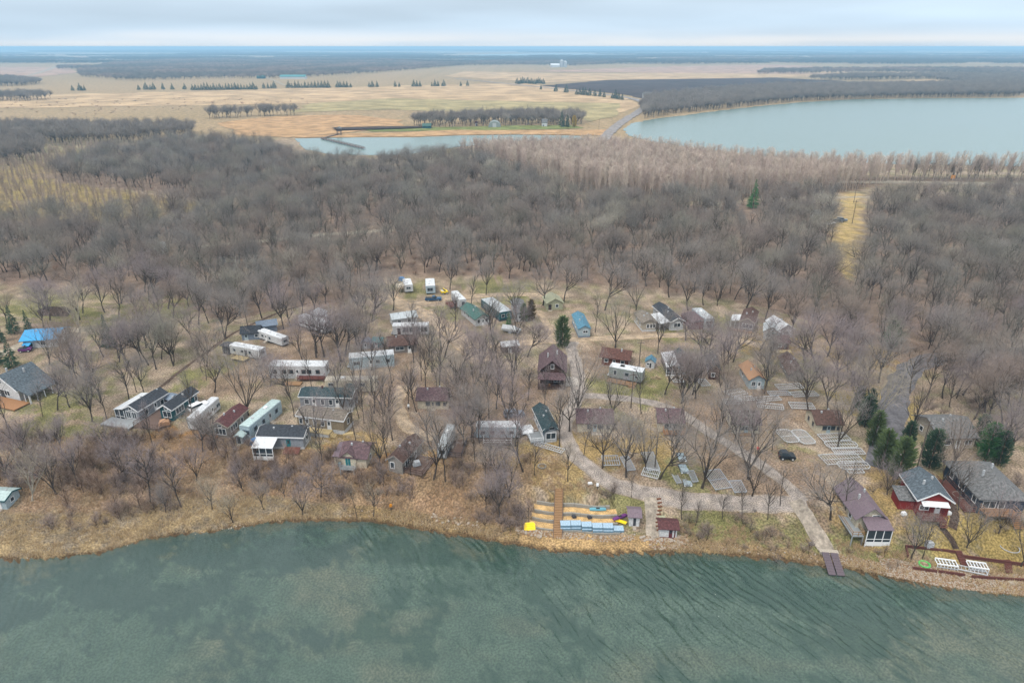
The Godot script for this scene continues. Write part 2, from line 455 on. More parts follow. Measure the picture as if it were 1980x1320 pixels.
	var am := ArrayMesh.new()
	am.add_surface_from_arrays(Mesh.PRIMITIVE_TRIANGLES, arr)
	structure("ground", am, earth("earth", Color.WHITE, true))

func earth(called: String, color: Color, vertex := false, small := 1.0 / 24.0, large := 1.0 / 67.0) -> StandardMaterial3D:
	if mats.has(called):
		return mats[called]
	var m := StandardMaterial3D.new()
	m.resource_name = called
	m.albedo_color = Color(1, 1, 1) if vertex else color
	m.vertex_color_use_as_albedo = vertex
	m.roughness = 0.95
	m.metallic_specular = 0.15
	m.albedo_texture = noise_tex("tussock", 0.045, 5, 0.64, 1.0, 1024, 21, FastNoiseLite.TYPE_SIMPLEX_SMOOTH, 2.0)
	m.uv1_scale = Vector3(small, small, small)
	m.detail_enabled = true
	m.detail_blend_mode = BaseMaterial3D.BLEND_MODE_MUL
	m.detail_albedo = noise_tex("swathe", 0.02, 6, 0.78, 1.0, 512, 5, FastNoiseLite.TYPE_SIMPLEX_SMOOTH, 1.6)
	m.detail_uv_layer = BaseMaterial3D.DETAIL_UV_2
	m.uv2_scale = Vector3(large, large, large)
	mats[called] = m
	return m

func sheet(called: String, poly: PackedVector2Array, y: float, m: Material, rough := 0.0, on_ground := false) -> MeshInstance3D:
	var pts := PackedVector2Array()
	for i in poly.size():
		var a := poly[i]
		var b := poly[(i + 1) % poly.size()]
		var parts := 1 if rough <= 0.0 else clampi(int(a.distance_to(b) / (rough * 3.0)), 1, 60)
		for k in parts:
			var q := a.lerp(b, float(k) / parts)
			if k > 0:
				q += (b - a).normalized().orthogonal() * rough * (nz.get_noise_2d(q.x * 40.0 / rough, q.y * 40.0 / rough) * 1.6)
			pts.append(q)
	var tri := Geometry2D.triangulate_polygon(pts)
	var s := SurfaceTool.new()
	s.begin(Mesh.PRIMITIVE_TRIANGLES)
	for t in range(0, tri.size(), 3):
		var p: Array = [pts[tri[t]], pts[tri[t + 1]], pts[tri[t + 2]]]
		var q: Array = []
		for e in p:
			q.append(Vector3(e.x, (terr(e.x, e.y) + y) if on_ground else y, e.y))
		if (q[2] - q[0]).cross(q[1] - q[0]).y < 0.0:
			q.reverse()
		for e in q:
			s.set_normal(Vector3.UP)
			s.set_uv(Vector2(e.x, e.z))
			s.set_uv2(Vector2(e.x, e.z))
			s.add_vertex(e)
	var o := structure(called, s.commit(), m)
	return o

# a strip of road that follows the land; pts are survey points
func road(called: String, pts: Array, width: float, m: Material, lift := 0.05, flat := false) -> void:
	var worn := called.contains("lane") or called.contains("gravel")
	var line := PackedVector2Array()
	for q in pts:
		var g := flat_at(q[0], q[1]) if flat else gp(q[0], q[1])
		line.append(Vector2(g.x, g.z))
	var curve := Curve2D.new()
	for i in line.size():
		var t := (line[mini(i + 1, line.size() - 1)] - line[maxi(i - 1, 0)]) / 6.0
		curve.add_point(line[i], -t, t)
	var len := curve.get_baked_length()
	var stepping := 1.0 if not flat else maxf(4.0, len / 150.0)
	var n := maxi(2, int(len / stepping))
	var rows := []
	var cols := 9 if not flat else 2
	var mid := PackedVector2Array()
	var tints := {}
	for i in n + 1:
		var o := len * i / n
		var p := curve.sample_baked(o)
		var d := (curve.sample_baked(minf(o + 0.5, len)) - curve.sample_baked(maxf(o - 0.5, 0.0))).normalized()
		var sidev := Vector2(-d.y, d.x)
		mid.append(p)
		var w0 := width * (0.5 + 0.16 * nz.get_noise_1d(o * 12.0 + line[0].x * 7.0))
		var w1 := width * (0.5 + 0.16 * nz.get_noise_1d(o * 12.0 + 5000.0))
		var row := []
		for k in cols:
			var q := p + sidev * lerpf(-w0, w1, k / (cols - 1.0))
			var e := Vector3(q.x, terr(q.x, q.y) + lift - (0.04 if (k == 0 or k == cols - 1) and not flat else 0.0), q.y)
			row.append(e)
			var t := Color.WHITE
			if worn and not flat:      # two wheel tracks, a crown with some dead grass, ragged grassy fringes
				var n3 := nz.get_noise_2d(q.x * 50.0, q.y * 50.0)
				var grass: float = [0.6, 0.0, 0.0, 0.0, 0.1, 0.0, 0.0, 0.0, 0.6][k]
				t = Color(0.92, 0.92, 0.92).lerp(Color(0.78, 0.68, 0.5), clampf(grass + n3 * 0.4, 0.0, 1.0)) * (1.0 + 0.25 * n3)
			tints[e] = t
		rows.append(row)
	lanes.append([mid, width * 0.5])
	m.vertex_color_use_as_albedo = true
	var s := SurfaceTool.new()
	s.begin(Mesh.PRIMITIVE_TRIANGLES)
	for i in n:
		for k in cols - 1:
			var quad := [rows[i][k], rows[i][k + 1], rows[i + 1][k + 1], rows[i + 1][k]]
			for t in [[0, 1, 2], [0, 2, 3]]:
				var a: Vector3 = quad[t[0]]
				var b: Vector3 = quad[t[1]]
				var cc: Vector3 = quad[t[2]]
				if (cc - a).cross(b - a).y < 0.0:
					var sw := b
					b = cc
					cc = sw
				for e in [a, b, cc]:
					s.set_normal(Vector3.UP)
					s.set_uv(Vector2(e.x, e.z))
					s.set_uv2(Vector2(e.x, e.z))
					s.set_color(tints[e])
					s.add_vertex(e)
	structure(called, s.commit(), m)

func water_material(called: String, body: Color, alpha: float, rough: float, bump: float, scale_: float) -> StandardMaterial3D:
	var m := StandardMaterial3D.new()
	m.resource_name = called
	m.albedo_color = Color(body.r, body.g, body.b, alpha)
	if alpha < 1.0:
		m.transparency = BaseMaterial3D.TRANSPARENCY_ALPHA
	m.roughness = rough
	m.metallic_specular = 0.5
	var f := FastNoiseLite.new()
	f.seed = 77
	f.frequency = 0.03
	f.fractal_octaves = 4
	var im := f.get_seamless_image(512, 512)
	im.convert(Image.FORMAT_RGBA8)
	im.bump_map_to_normal_map(6.0)
	m.normal_enabled = true
	m.normal_texture = ImageTexture.create_from_image(im)
	m.normal_scale = bump
	m.uv1_scale = Vector3(scale_, scale_, scale_)
	return m

func build_water() -> void:
	var m := water_material("lake_water", lin(0.022, 0.072, 0.054), 0.45, 0.05, 0.5, 1.0 / 2.6)
	var step := 0.26
	var nx := int(204.0 / step)
	var nzr := int(50.0 / step)
	var v := PackedVector3Array()
	var uv := PackedVector2Array()
	var dir := Vector2(0.44, 0.90)     # crests run away to the left, towards the camera to the right
	var acr := Vector2(dir.y, -dir.x)
	for j in nzr + 1:
		var z := -64.0 - j * step
		for i in nx + 1:
			var x := -102.0 + i * step
			var p := Vector2(x, z)
			p += Vector2(nz.get_noise_2d(x * 3.0, z * 3.0), nz.get_noise_2d(x * 3.0 + 400.0, z * 3.0)) * 3.0
			var a := p.dot(acr)
			var b := p.dot(dir)
			var calm := clampf((x + 30.0) / 45.0, 0.55, 1.0) * (0.75 + 0.6 * nz.get_noise_2d(x * 2.0 + 77.0, z * 2.0))
			var h := (1.0 - absf(nz2.get_noise_2d(a * 46.0, b * 7.0)) * 2.0) * 0.24 + nz2.get_noise_2d(a * 100.0 + 300.0, b * 20.0) * 0.13 + nz.get_noise_2d(x * 70.0, z * 60.0) * 0.02
			v.append(Vector3(x, h * calm, z))
			uv.append(Vector2(a, b * 0.35))
	var w := nx + 1
	var idx := PackedInt32Array()
	for j in nzr:
		for i in nx:
			var a0 := j * w + i
			var p: Vector3 = v[a0]
			if p.z < table(zs_table, p.x) - 3.5:
				continue
			idx.append_array([a0, a0 + w, a0 + 1, a0 + 1, a0 + w, a0 + w + 1])
	var nrm := PackedVector3Array()
	nrm.resize(v.size())
	for t in range(0, idx.size(), 3):
		var fn := (v[idx[t + 2]] - v[idx[t]]).cross(v[idx[t + 1]] - v[idx[t]])
		if fn.y < 0.0:
			var s := idx[t + 1]
			idx[t + 1] = idx[t + 2]
			idx[t + 2] = s
			fn = -fn
		for k in 3:
			nrm[idx[t + k]] += fn
	for i in nrm.size():
		nrm[i] = nrm[i].normalized() if nrm[i] != Vector3.ZERO else Vector3.UP
	var arr := []
	arr.resize(Mesh.ARRAY_MAX)
	arr[Mesh.ARRAY_VERTEX] = v
	arr[Mesh.ARRAY_NORMAL] = nrm
	arr[Mesh.ARRAY_TEX_UV] = uv
	arr[Mesh.ARRAY_INDEX] = idx
	var am := ArrayMesh.new()
	am.add_surface_from_arrays(Mesh.PRIMITIVE_TRIANGLES, arr)
	structure("lake_water", am, m)
	sheet("lake_water", PackedVector2Array([Vector2(-3000, -63.9), Vector2(3000, -63.9), Vector2(3000, 3500), Vector2(-3000, 3500)]), 0.0, m)
	sheet("lake_water", PackedVector2Array([Vector2(-290, -63.9), Vector2(-102, -63.9), Vector2(-102, -110), Vector2(-290, -110)]), 0.0, m)
	sheet("lake_water", PackedVector2Array([Vector2(290, -63.9), Vector2(102, -63.9), Vector2(102, -110), Vector2(290, -110)]), 0.0, m)
	var fm := water_material("far_water", lin(0.1, 0.15, 0.125), 1.0, 0.26, 0.1, 1.0 / 14.0)
	fm.metallic_specular = 0.68
	sheet("far_lake", world_poly(FAR_LAKE), 6.24, fm, 3.0)
	sheet("pond", world_poly(POND), 6.22, fm, 2.0)
	for q in [[[860, 108], [940, 105], [1060, 103], [1140, 104], [1200, 107], [1120, 108.5], [1000, 108]], [[770, 125], [840, 119], [920, 113], [1000, 112], [1010, 114], [930, 117], [860, 121], [800, 125.5]], [[0, 99], [200, 98.5], [420, 98], [300, 99.5], [0, 100.3]], [[1880, 116], [1980, 116], [1980, 118], [1880, 118]]]:
		sheet("distant_lake", world_poly(q), 7.4, fm)

func build_fields() -> void:
	var f := {
		"plough": earth("plough", lin(0.1, 0.072, 0.066), false, 1.0 / 90.0, 1.0 / 600.0), "straw": earth("straw", lin(0.68, 0.48, 0.28), false, 1.0 / 90.0, 1.0 / 700.0), "pink": earth("pink_stubble", lin(0.6, 0.4, 0.29), false, 1.0 / 120.0, 1.0 / 700.0),
		"olive": earth("olive_field", lin(0.5, 0.41, 0.21), false, 1.0 / 90.0, 1.0 / 500.0), "reed": earth("reed_marsh", lin(0.62, 0.39, 0.2), false, 1.0 / 30.0, 1.0 / 200.0), "lawn": earth("spring_lawn", lin(0.27, 0.3, 0.1), false, 1.0 / 30.0, 1.0 / 160.0), "dark_scrub": earth("scrub_land", lin(0.24, 0.2, 0.17), false, 1.0 / 200.0, 1.0 / 900.0), "soil": earth("garden_soil", lin(0.1, 0.07, 0.055), false)}  # the scrub strips are one dull grey-brown ground colour
	var y := 6.3
	for q in [
		["straw", [[-400, 188], [120, 182], [700, 168], [1010, 160], [1200, 185], [1240, 205], [1180, 222], [900, 206], [600, 200], [300, 205], [-400, 215]]],
		["olive", [[600, 200], [760, 190], [1000, 196], [1200, 200], [1190, 226], [1140, 236], [1120, 226], [760, 212], [560, 218]]],
		["reed", [[420, 238], [520, 226], [660, 222], [780, 232], [780, 246], [660, 258], [560, 266], [460, 262]]],
		["reed", [[570, 264], [700, 258], [900, 250], [1130, 252], [1190, 250], [1180, 262], [1120, 262], [1000, 260], [900, 261], [800, 265], [570, 267]]],
		["lawn", [[700, 250], [860, 246], [1000, 243], [1110, 243], [1130, 248], [980, 252], [840, 253], [720, 255]]],
		["plough", [[1045, 166], [1170, 155.5], [1500, 150.5], [1640, 157], [1560, 168], [1430, 180], [1260, 192], [1180, 180]]],
		["straw", [[1160, 155], [1600, 148], [1640, 146], [1400, 140], [1100, 142], [900, 138], [860, 147], [1040, 160]]],
		["pink", [[1000, 138], [1300, 128], [1500, 125], [1660, 132], [1640, 144], [1300, 141]]],
		["straw", [[1660, 160], [1800, 153], [1840, 156], [1780, 159.5]]],
		["pink", [[-300, 160], [60, 150], [150, 140], [130, 130], [-300, 128]]],
		["straw", [[-300, 180], [200, 170], [420, 160], [760, 150], [960, 152], [560, 158], [160, 160], [90, 140], [0, 155], [-300, 168]]],
		["straw", [[300, 124], [420, 121], [520, 118], [440, 117], [320, 120]]], ["pink", [[-300, 120], [110, 118], [160, 113], [-300, 112]]], ["pink", [[690, 121], [800, 118], [850, 114], [780, 116], [690, 119]]],
		["straw", [[1320, 118], [1600, 117], [1960, 121], [1980, 124], [1700, 122], [1320, 121]]], ["straw", [[1540, 139], [1980, 138], [2300, 140], [2300, 143], [1560, 142]]], ["pink", [[1340, 132], [1440, 127], [1560, 129], [1500, 134]]],
		["straw", [[1160, 113], [1300, 110.5], [1440, 111], [1320, 113.5]]], ["straw", [[620, 107.5], [760, 106.5], [640, 109]]], ["pink", [[-200, 106], [160, 105], [330, 104], [0, 107.5]]], ["straw", [[1500, 107], [1680, 105.5], [1700, 107]]], ["straw", [[1700, 101], [1980, 100], [1960, 102]]], ["straw", [[330, 101], [520, 100], [540, 101.6]]],
		["straw", [[1481, 105.6], [1607, 104.7], [1732, 105.3], [1632, 106.2]]], ["straw", [[1557, 109.5], [1616, 108.4], [1676, 109.0], [1628, 110.2]]], ["pink", [[99, 110.6], [185, 109.5], [271, 110.1], [202, 111.4]]], ["pink", [[74, 101.8], [134, 101.1], [194, 101.5], [146, 102.3]]], ["dark_scrub", [[250, 102.2], [384, 101.5], [518, 101.9], [411, 102.7]]], ["dark_scrub", [[1603, 98.9], [1650, 98.3], [1697, 98.7], [1659, 99.3]]], ["pink", [[-146, 98.5], [-11, 98.0], [123, 98.3], [15, 98.9]]], ["pink", [[1962, 108.2], [2012, 107.2], [2062, 107.8], [2022, 109.0]]], ["pink", [[1965, 100.5], [2059, 99.9], [2154, 100.2], [2078, 100.9]]], ["dark_scrub", [[1980, 99.1], [2034, 98.6], [2088, 98.9], [2045, 99.5]]], ["pink", [[644, 100.6], [694, 100.0], [744, 100.4], [704, 101.1]]], ["straw", [[580, 100.2], [708, 99.5], [836, 99.9], [733, 100.6]]], ["straw", [[1406, 105.2], [1444, 104.3], [1482, 104.8], [1452, 105.8]]], ["straw", [[1400, 103.3], [1437, 102.5], [1473, 103.0], [1444, 103.8]]], ["dark_scrub", [[636, 111.5], [715, 110.3], [793, 111.0], [731, 112.3]]], ["pink", [[248, 97.8], [392, 97.3], [537, 97.6], [421, 98.1]]], ["dark_scrub", [[391, 98.4], [519, 97.9], [648, 98.2], [545, 98.8]]], ["dark_scrub", [[630, 101.3], [723, 100.6], [816, 101.0], [742, 101.7]]], ["straw", [[1496, 98.3], [1622, 97.8], [1747, 98.1], [1647, 98.7]]], ["straw", [[1930, 97.7], [1971, 97.2], [2012, 97.5], [1979, 98.0]]], ["straw", [[647, 103.8], [695, 103.0], [743, 103.5], [705, 104.3]]], ["straw", [[1049, 111.0], [1116, 109.9], [1184, 110.6], [1130, 111.8]]], ["straw", [[1607, 100.7], [1712, 100.1], [1817, 100.5], [1733, 101.2]]], ["dark_scrub", [[205, 112.4], [241, 111.2], [277, 111.9], [248, 113.3]]], ["straw", [[1479, 97.7], [1550, 97.2], [1621, 97.5], [1564, 98.0]]], ["pink", [[-78, 110.9], [11, 109.7], [100, 110.4], [29, 111.7]]], ["dark_scrub", [[1459, 98.6], [1603, 98.0], [1747, 98.4], [1632, 98.9]]], ["dark_scrub", [[806, 98.3], [853, 97.8], [901, 98.1], [863, 98.7]]], ["pink", [[846, 100.6], [996, 99.9], [1146, 100.3], [1026, 101.0]]], ["straw", [[847, 112.0], [936, 110.8], [1024, 111.6], [954, 112.9]]], ["pink", [[490, 103.3], [568, 102.5], [647, 103.0], [584, 103.8]]],
		]:
		y += 0.02
		sheet("field", world_poly(q[1]), y, f[q[0]], 8.0)
	sheet("garden_plot", world_poly([[70, 600], [85, 592], [125, 592], [138, 600], [130, 611], [75, 610]]), 0.06, f.soil, 0.0, true)
	sheet("garden_plot", world_poly([[640, 249], [720, 247], [830, 246], [830, 248], [720, 252], [650, 253]]), y + 0.1, f.soil, 2.0)

func build_roads() -> void:
	var gravel := earth("gravel", lin(0.56, 0.485, 0.43), false, 1.0 / 13.0, 1.0 / 31.0)
	var dirt := earth("dirt_track", lin(0.66, 0.51, 0.36), false, 1.0 / 13.0, 1.0 / 31.0)
	var asphalt := earth("asphalt", lin(0.2, 0.19, 0.2), false, 1.0 / 13.0, 1.0 / 31.0)
	asphalt.albedo_texture = noise_tex("mottle", 0.03, 6, 0.74, 1.0, 512, 7)
	var pale := earth("pale_gravel", lin(0.52, 0.45, 0.35), false, 1.0 / 13.0, 1.0 / 31.0)
	var slab := earth("concrete_ramp", lin(0.5, 0.43, 0.35), false, 1.0 / 11.0, 1.0 / 23.0)
	slab.albedo_texture = noise_tex("mottle", 0.03, 6, 0.74, 1.0, 512, 7)
	road("gravel_road", [[1560, 972], [1480, 974], [1400, 972], [1310, 965], [1220, 948], [1160, 920], [1112, 880], [1095, 845], [1092, 815], [1112, 780], [1120, 740], [1112, 700], [1104, 672], [1110, 658]], 3.7, gravel)
	road("gravel_lane", [[1128, 765], [1180, 768], [1250, 777], [1310, 795], [1370, 835], [1420, 865], [1480, 905], [1530, 945], [1550, 972]], 3.0, gravel, 0.07)
	road("dirt_lane", [[900, 668], [980, 665], [1060, 659], [1130, 656], [1210, 652], [1300, 648], [1380, 650], [1440, 660], [1490, 672]], 3.6, dirt, 0.06)
	road("dirt_lane", [[690, 556], [745, 575], [800, 598], [845, 622], [875, 645], [900, 668], [930, 700]], 6.0, dirt, 0.08)
	road("dirt_lane", [[800, 588], [850, 580], [910, 573], [1000, 569], [1100, 572]], 3.4, dirt, 0.05)
	road("dirt_lane", [[1040, 600], [1056, 625], [1068, 650]], 2.2, dirt, 0.05)
	road("dirt_lane", [[780, 745], [768, 775], [775, 800], [790, 830], [840, 845]], 3.2, dirt, 0.05)
	road("footpath", [[235, 810], [290, 765], [345, 720], [400, 680], [450, 645], [520, 612], [600, 585]], 1.0, earth("leaf_mould", lin(0.2, 0.135, 0.1), false), 0.07)
	road("asphalt_road", [[1700, 905], [1712, 860], [1722, 810], [1738, 750], [1770, 708], [1830, 690], [1990, 680]], 6.2, asphalt)
	road("driveway", [[-60, 705], [10, 680], [60, 658], [110, 640], [180, 636]], 4.0, pale)
	road("footpath", [[1842, 1022], [1848, 995], [1838, 970]], 1.6, earth("wet_soil", lin(0.13, 0.09, 0.07), false), 0.06)
	road("footpath", [[1815, 1012], [1842, 1045], [1850, 1062]], 1.2, earth("wet_soil", lin(0.13, 0.09, 0.07), false), 0.09)
	road("boat_ramp", [[1258, 962], [1260, 990], [1263, 1020], [1265, 1044]], 2.6, slab, 0.12)
	road("boat_ramp", [[1538, 968], [1555, 995], [1575, 1025], [1592, 1052], [1604, 1074]], 3.0, slab, 0.12)
	road("woodland_road", [[380, 478], [460, 470], [545, 462], [640, 452], [760, 445]], 5.0, pale)
	road("woodland_road", [[1480, 385], [1560, 382], [1650, 381], [1720, 380]], 4.0, pale)
	road("highway", [[1600, 352], [1760, 352], [1900, 355], [2100, 358]], 8.0, pale, 0.1)
	road("highway", [[1165, 272], [1180, 255], [1205, 235], [1232, 218], [1247, 205], [1236, 195], [1200, 187], [1130, 178], [1040, 168], [960, 160], [880, 152]], 11.0, earth("far_asphalt", lin(0.4, 0.36, 0.34), false), 0.6, true)
	road("farm_road", [[30, 152], [70, 142], [100, 132], [120, 124]], 16.0, pale, 0.7, true)
	road("farm_road", [[505, 146], [530, 156], [552, 166]], 6.0, pale, 0.7, true)

# ---------------------------------------------------------------- buildings
# A building's own axes: x runs along its front from corner a to corner b, z towards the viewer; the front wall stands at z = 0, the rest behind it.
func footing(a: Array, b: Array, depth: float, turn := 999.0) -> Array:
	var p := gp(a[0], a[1])
	var q := gp(b[0], b[1])
	var d := q - p
	var yaw := atan2(-d.z, d.x)
	var L := Vector2(d.x, d.z).length()
	if turn < 900.0:          # surveyed along its eaves instead
		yaw = deg_to_rad(turn)
		L = absf(d.x) / cos(yaw)
		q = p + Vector3(cos(yaw), 0, -sin(yaw)) * L
	var back := Vector3(-sin(yaw), 0, -cos(yaw))
	var c := (p + q) * 0.5 + back * depth * 0.5
	var at := Vector3(p.x, (p.y + q.y) * 0.5, p.z)
	for k in maxi(1, int(ceil(depth / maxf(L, 3.0)))):
		var n := maxi(1, int(ceil(depth / maxf(L, 3.0))))
		var cc := (p + q) * 0.5 + back * depth * (k + 0.5) / n
		solid.append([Vector2(cc.x, cc.z), maxf(L, depth / n) * 0.5 + 0.9])
	return [at, yaw, L, c]

func face(f: String, L: float, W: float) -> Transform3D:
	match f:
		"R": return Transform3D(Basis(Vector3(0, 0, -1), Vector3.UP, Vector3(1, 0, 0)), Vector3(L, 0, 0))
		"L": return Transform3D(Basis(Vector3(0, 0, 1), Vector3.UP, Vector3(-1, 0, 0)), Vector3(0, 0, -W))
		"B": return Transform3D(Basis(Vector3(-1, 0, 0), Vector3.UP, Vector3(0, 0, -1)), Vector3(L, 0, -W))
	return Transform3D()

# items: ["w", x centre, y sill, width, height] window, ["d", x, y, width, height] door, ["p", ...] a row of tall panes, ["t", apex x, y, half width, height] gable window
func openings(o: Node3D, f: Transform3D, items: Array, trim := "frame_white", door := "frame_white", room := 99.0) -> void:
	for it in items:
		if it[1] + it[3] / 2 > room - 0.15 or it[1] - it[3] / 2 < 0.1:
			continue
		var x: float = it[1]
		var y: float = it[2]
		var w: float = it[3]
		var h: float = it[4]
		if it[0] == "d":
			var dr := part(o, "door", Soup.new().box(x - w / 2, x + w / 2, y, y + h, -0.02, 0.06).turned(f), M(it[5] if it.size() > 5 else door))
			part(dr, "door_pane", Soup.new().box(x - w * 0.28, x + w * 0.28, y + h * 0.5, y + h * 0.9, 0.0, 0.075).turned(f), M("glass_dark"))
			if w < 1.3 and y < 1.2:
				part(o, "doorstep", Soup.new().box(x - w * 0.65, x + w * 0.65, -0.5, maxf(y - 0.03, 0.08), 0.07, 0.6).box(x - w * 0.65, x + w * 0.65, -0.5, maxf(y * 0.5, 0.05), 0.6, 0.95).turned(f), M("concrete"))
			continue
		var s := Soup.new()
		var t := 0.09
		s.box(x - w / 2 - t, x + w / 2 + t, y + h, y + h + t, -0.02, 0.09)
		s.box(x - w / 2 - t, x + w / 2 + t, y - t, y, -0.02, 0.11)
		s.box(x - w / 2 - t, x - w / 2, y, y + h, -0.02, 0.09)
		s.box(x + w / 2, x + w / 2 + t, y, y + h, -0.02, 0.09)
		var n := 1 if it[0] == "w" and w < 1.3 else (2 if it[0] == "w" else maxi(2, int(w / 0.75)))
		for k in range(1, n):
			var xx := x - w / 2 + w * k / n
			s.box(xx - 0.04, xx + 0.04, y, y + h, -0.02, 0.085)
		var win := part(o, "window", s.turned(f), M(trim))
		for k in n:
			part(win, "pane", Soup.new().box(x - w / 2 + w * k / n + 0.02, x - w / 2 + w * (k + 1) / n - 0.02, y, y + h, -0.02, 0.035).turned(f), M("glass_dark"))

func gable_walls(L: float, W: float, h: float, rise: float, ridge: String) -> Soup:
	var s := Soup.new()
	if ridge == "x":
		s.prism(PackedVector2Array([Vector2(0, -0.8), Vector2(W, -0.8), Vector2(W, h), Vector2(W / 2, h + rise), Vector2(0, h)]), 0, L)
		s.turned(Transform3D(Basis(Vector3(0, 0, -1), Vector3.UP, Vector3(1, 0, 0)), Vector3.ZERO))
	else:
		s.prism(PackedVector2Array([Vector2(0, -0.8), Vector2(L, -0.8), Vector2(L, h), Vector2(L / 2, h + rise), Vector2(0, h)]), -W, 0)
	return s

func gable_roof(L: float, W: float, h: float, rise: float, ridge: String, over: float, thick := 0.14) -> Soup:
	var s := Soup.new()
	var span := W if ridge == "x" else L
	var run := L if ridge == "x" else W
	var slope := rise / (span / 2)
	var eave := h - over * slope
	for k in [-1.0, 1.0]:
		var e := Vector2(span / 2 + k * (span / 2 + over), eave + 0.02)
		var r := Vector2(span / 2, h + rise + 0.02)
		s.hexa([Vector3(e.x, e.y, -over), Vector3(r.x, r.y, -over), Vector3(r.x, r.y, run + over), Vector3(e.x, e.y, run + over), Vector3(e.x, e.y + thick, -over), Vector3(r.x, r.y + thick, -over), Vector3(r.x, r.y + thick, run + over), Vector3(e.x, e.y + thick, run + over)])
	if ridge == "x":
		s.turned(Transform3D(Basis(Vector3(0, 0, -1), Vector3.UP, Vector3(1, 0, 0)), Vector3.ZERO))
	else:
		s.turned(Transform3D(Basis.IDENTITY, Vector3(0, 0, -run)))
	return s

func hip_roof(L: float, W: float, h: float, rise: float, over: float) -> Soup:
	var s := Soup.new()
	var e := [Vector3(-over, h, over), Vector3(L + over, h, over), Vector3(L + over, h, -W - over), Vector3(-over, h, -W - over)]
	var inset := minf(L, W) * 0.42
	var r := [Vector3(L / 2, h + rise, -inset), Vector3(L / 2, h + rise, -W + inset)]
	var ctr := Vector3(L / 2, h + 0.2, -W / 2)
	s.tri(e[0], e[1], r[0], ctr)
	s.quad(e[1], e[2], r[1], r[0], ctr)
	s.tri(e[2], e[3], r[1], ctr)
	s.quad(e[3], e[0], r[0], r[1], ctr)
	s.quad(e[0], e[1], e[2], e[3], ctr)
	for i in 4:
		var a: Vector3 = e[i]
		var b: Vector3 = e[(i + 1) % 4]
		s.quad(a, b, b - Vector3(0, 0.18, 0), a - Vector3(0, 0.18, 0), ctr)
	return s

func house(called: String, label: String, mark: String, cat: String, a: Array, b: Array, W: float, h: float, rise: float, ridge: String, wall: String, roof: String, f_items := [], s_items := [], opt := {}) -> Node3D:
	var fo := footing(a, b, W, opt.get("yaw", 999.0))
	var L: float = fo[2]
	var o := thing(called, label, cat, fo[0], fo[1], opt.get("group", ""))
	if mark != "":
		marks.append([mark, fo[3]])
	o.set_meta("size", Vector2(L, W))
	var lift: float = opt.get("lift", 0.0)
	var body := gable_walls(L, W, h, rise, ridge) if not opt.has("hip") else Soup.new().box(0, L, -0.8, h, -W, 0)
	part(o, "wall", body, M(wall))
	if opt.has("skirt"):
		part(o, "skirting", Soup.new().box(-0.05, L + 0.05, -0.8, opt.get("skirt_h", 0.7), -W - 0.05, 0.05), M(opt.skirt))
	var rf := part(o, "roof", gable_roof(L, W, h, rise, ridge, opt.get("over", 0.4)) if not opt.has("hip") else hip_roof(L, W, h, rise, opt.get("over", 0.4)), M(roof))
	var over: float = opt.get("over", 0.4)
	if opt.has("fascia"):       # pale edge board along the eaves and rakes
		var s := Soup.new()
		var sl := rise / ((W if ridge == "x" else L) / 2)
		if ridge == "x":
			s.box(-over, L + over, h - over * sl - 0.12, h - over * sl + 0.15, over, over + 0.05)
			for x in [-over - 0.05, L + over]:
				for k in [[over, h - over * sl], [-W - over, h - over * sl]]:
					s.bar(Vector3(x + 0.025, k[1] + 0.06, k[0]), Vector3(x + 0.025, h + rise + 0.06, -W / 2), 0.05, 0.26)
		else:
			for x in [-over, L + over]:
				s.bar(Vector3(x, h - over * sl + 0.06, over + 0.03), Vector3(L / 2, h + rise + 0.06, over + 0.03), 0.05, 0.26)
				s.box(x - 0.04, x + 0.04, h - over * sl - 0.1, h - over * sl + 0.15, -W - over, over)
		part(rf, "fascia", s, M(opt.fascia))
	var stacks: Array = opt.get("vents", [[L * 0.3, -W * 0.4, 0.28], [L * 0.68, -W * 0.62, 0.15]]) if cat != "shed" and L > 2.5 else []
	for k in stacks:
		part(rf, "vent_pipe", Soup.new().box(k[0] - 0.16, k[0] + 0.16, h, h + rise + k[2], k[1] - 0.16, k[1] + 0.16), M(opt.get("vent", "pale_grey")))
	openings(o, Transform3D(), f_items, opt.get("trim", "frame_white"), opt.get("door", "frame_white"), L)
	openings(o, face("R", L, W), s_items, opt.get("trim", "frame_white"), "frame_white", W)
	openings(o, face("L", L, W), s_items if not opt.has("left") else opt.left, opt.get("trim", "frame_white"), "frame_white", W)
	return o

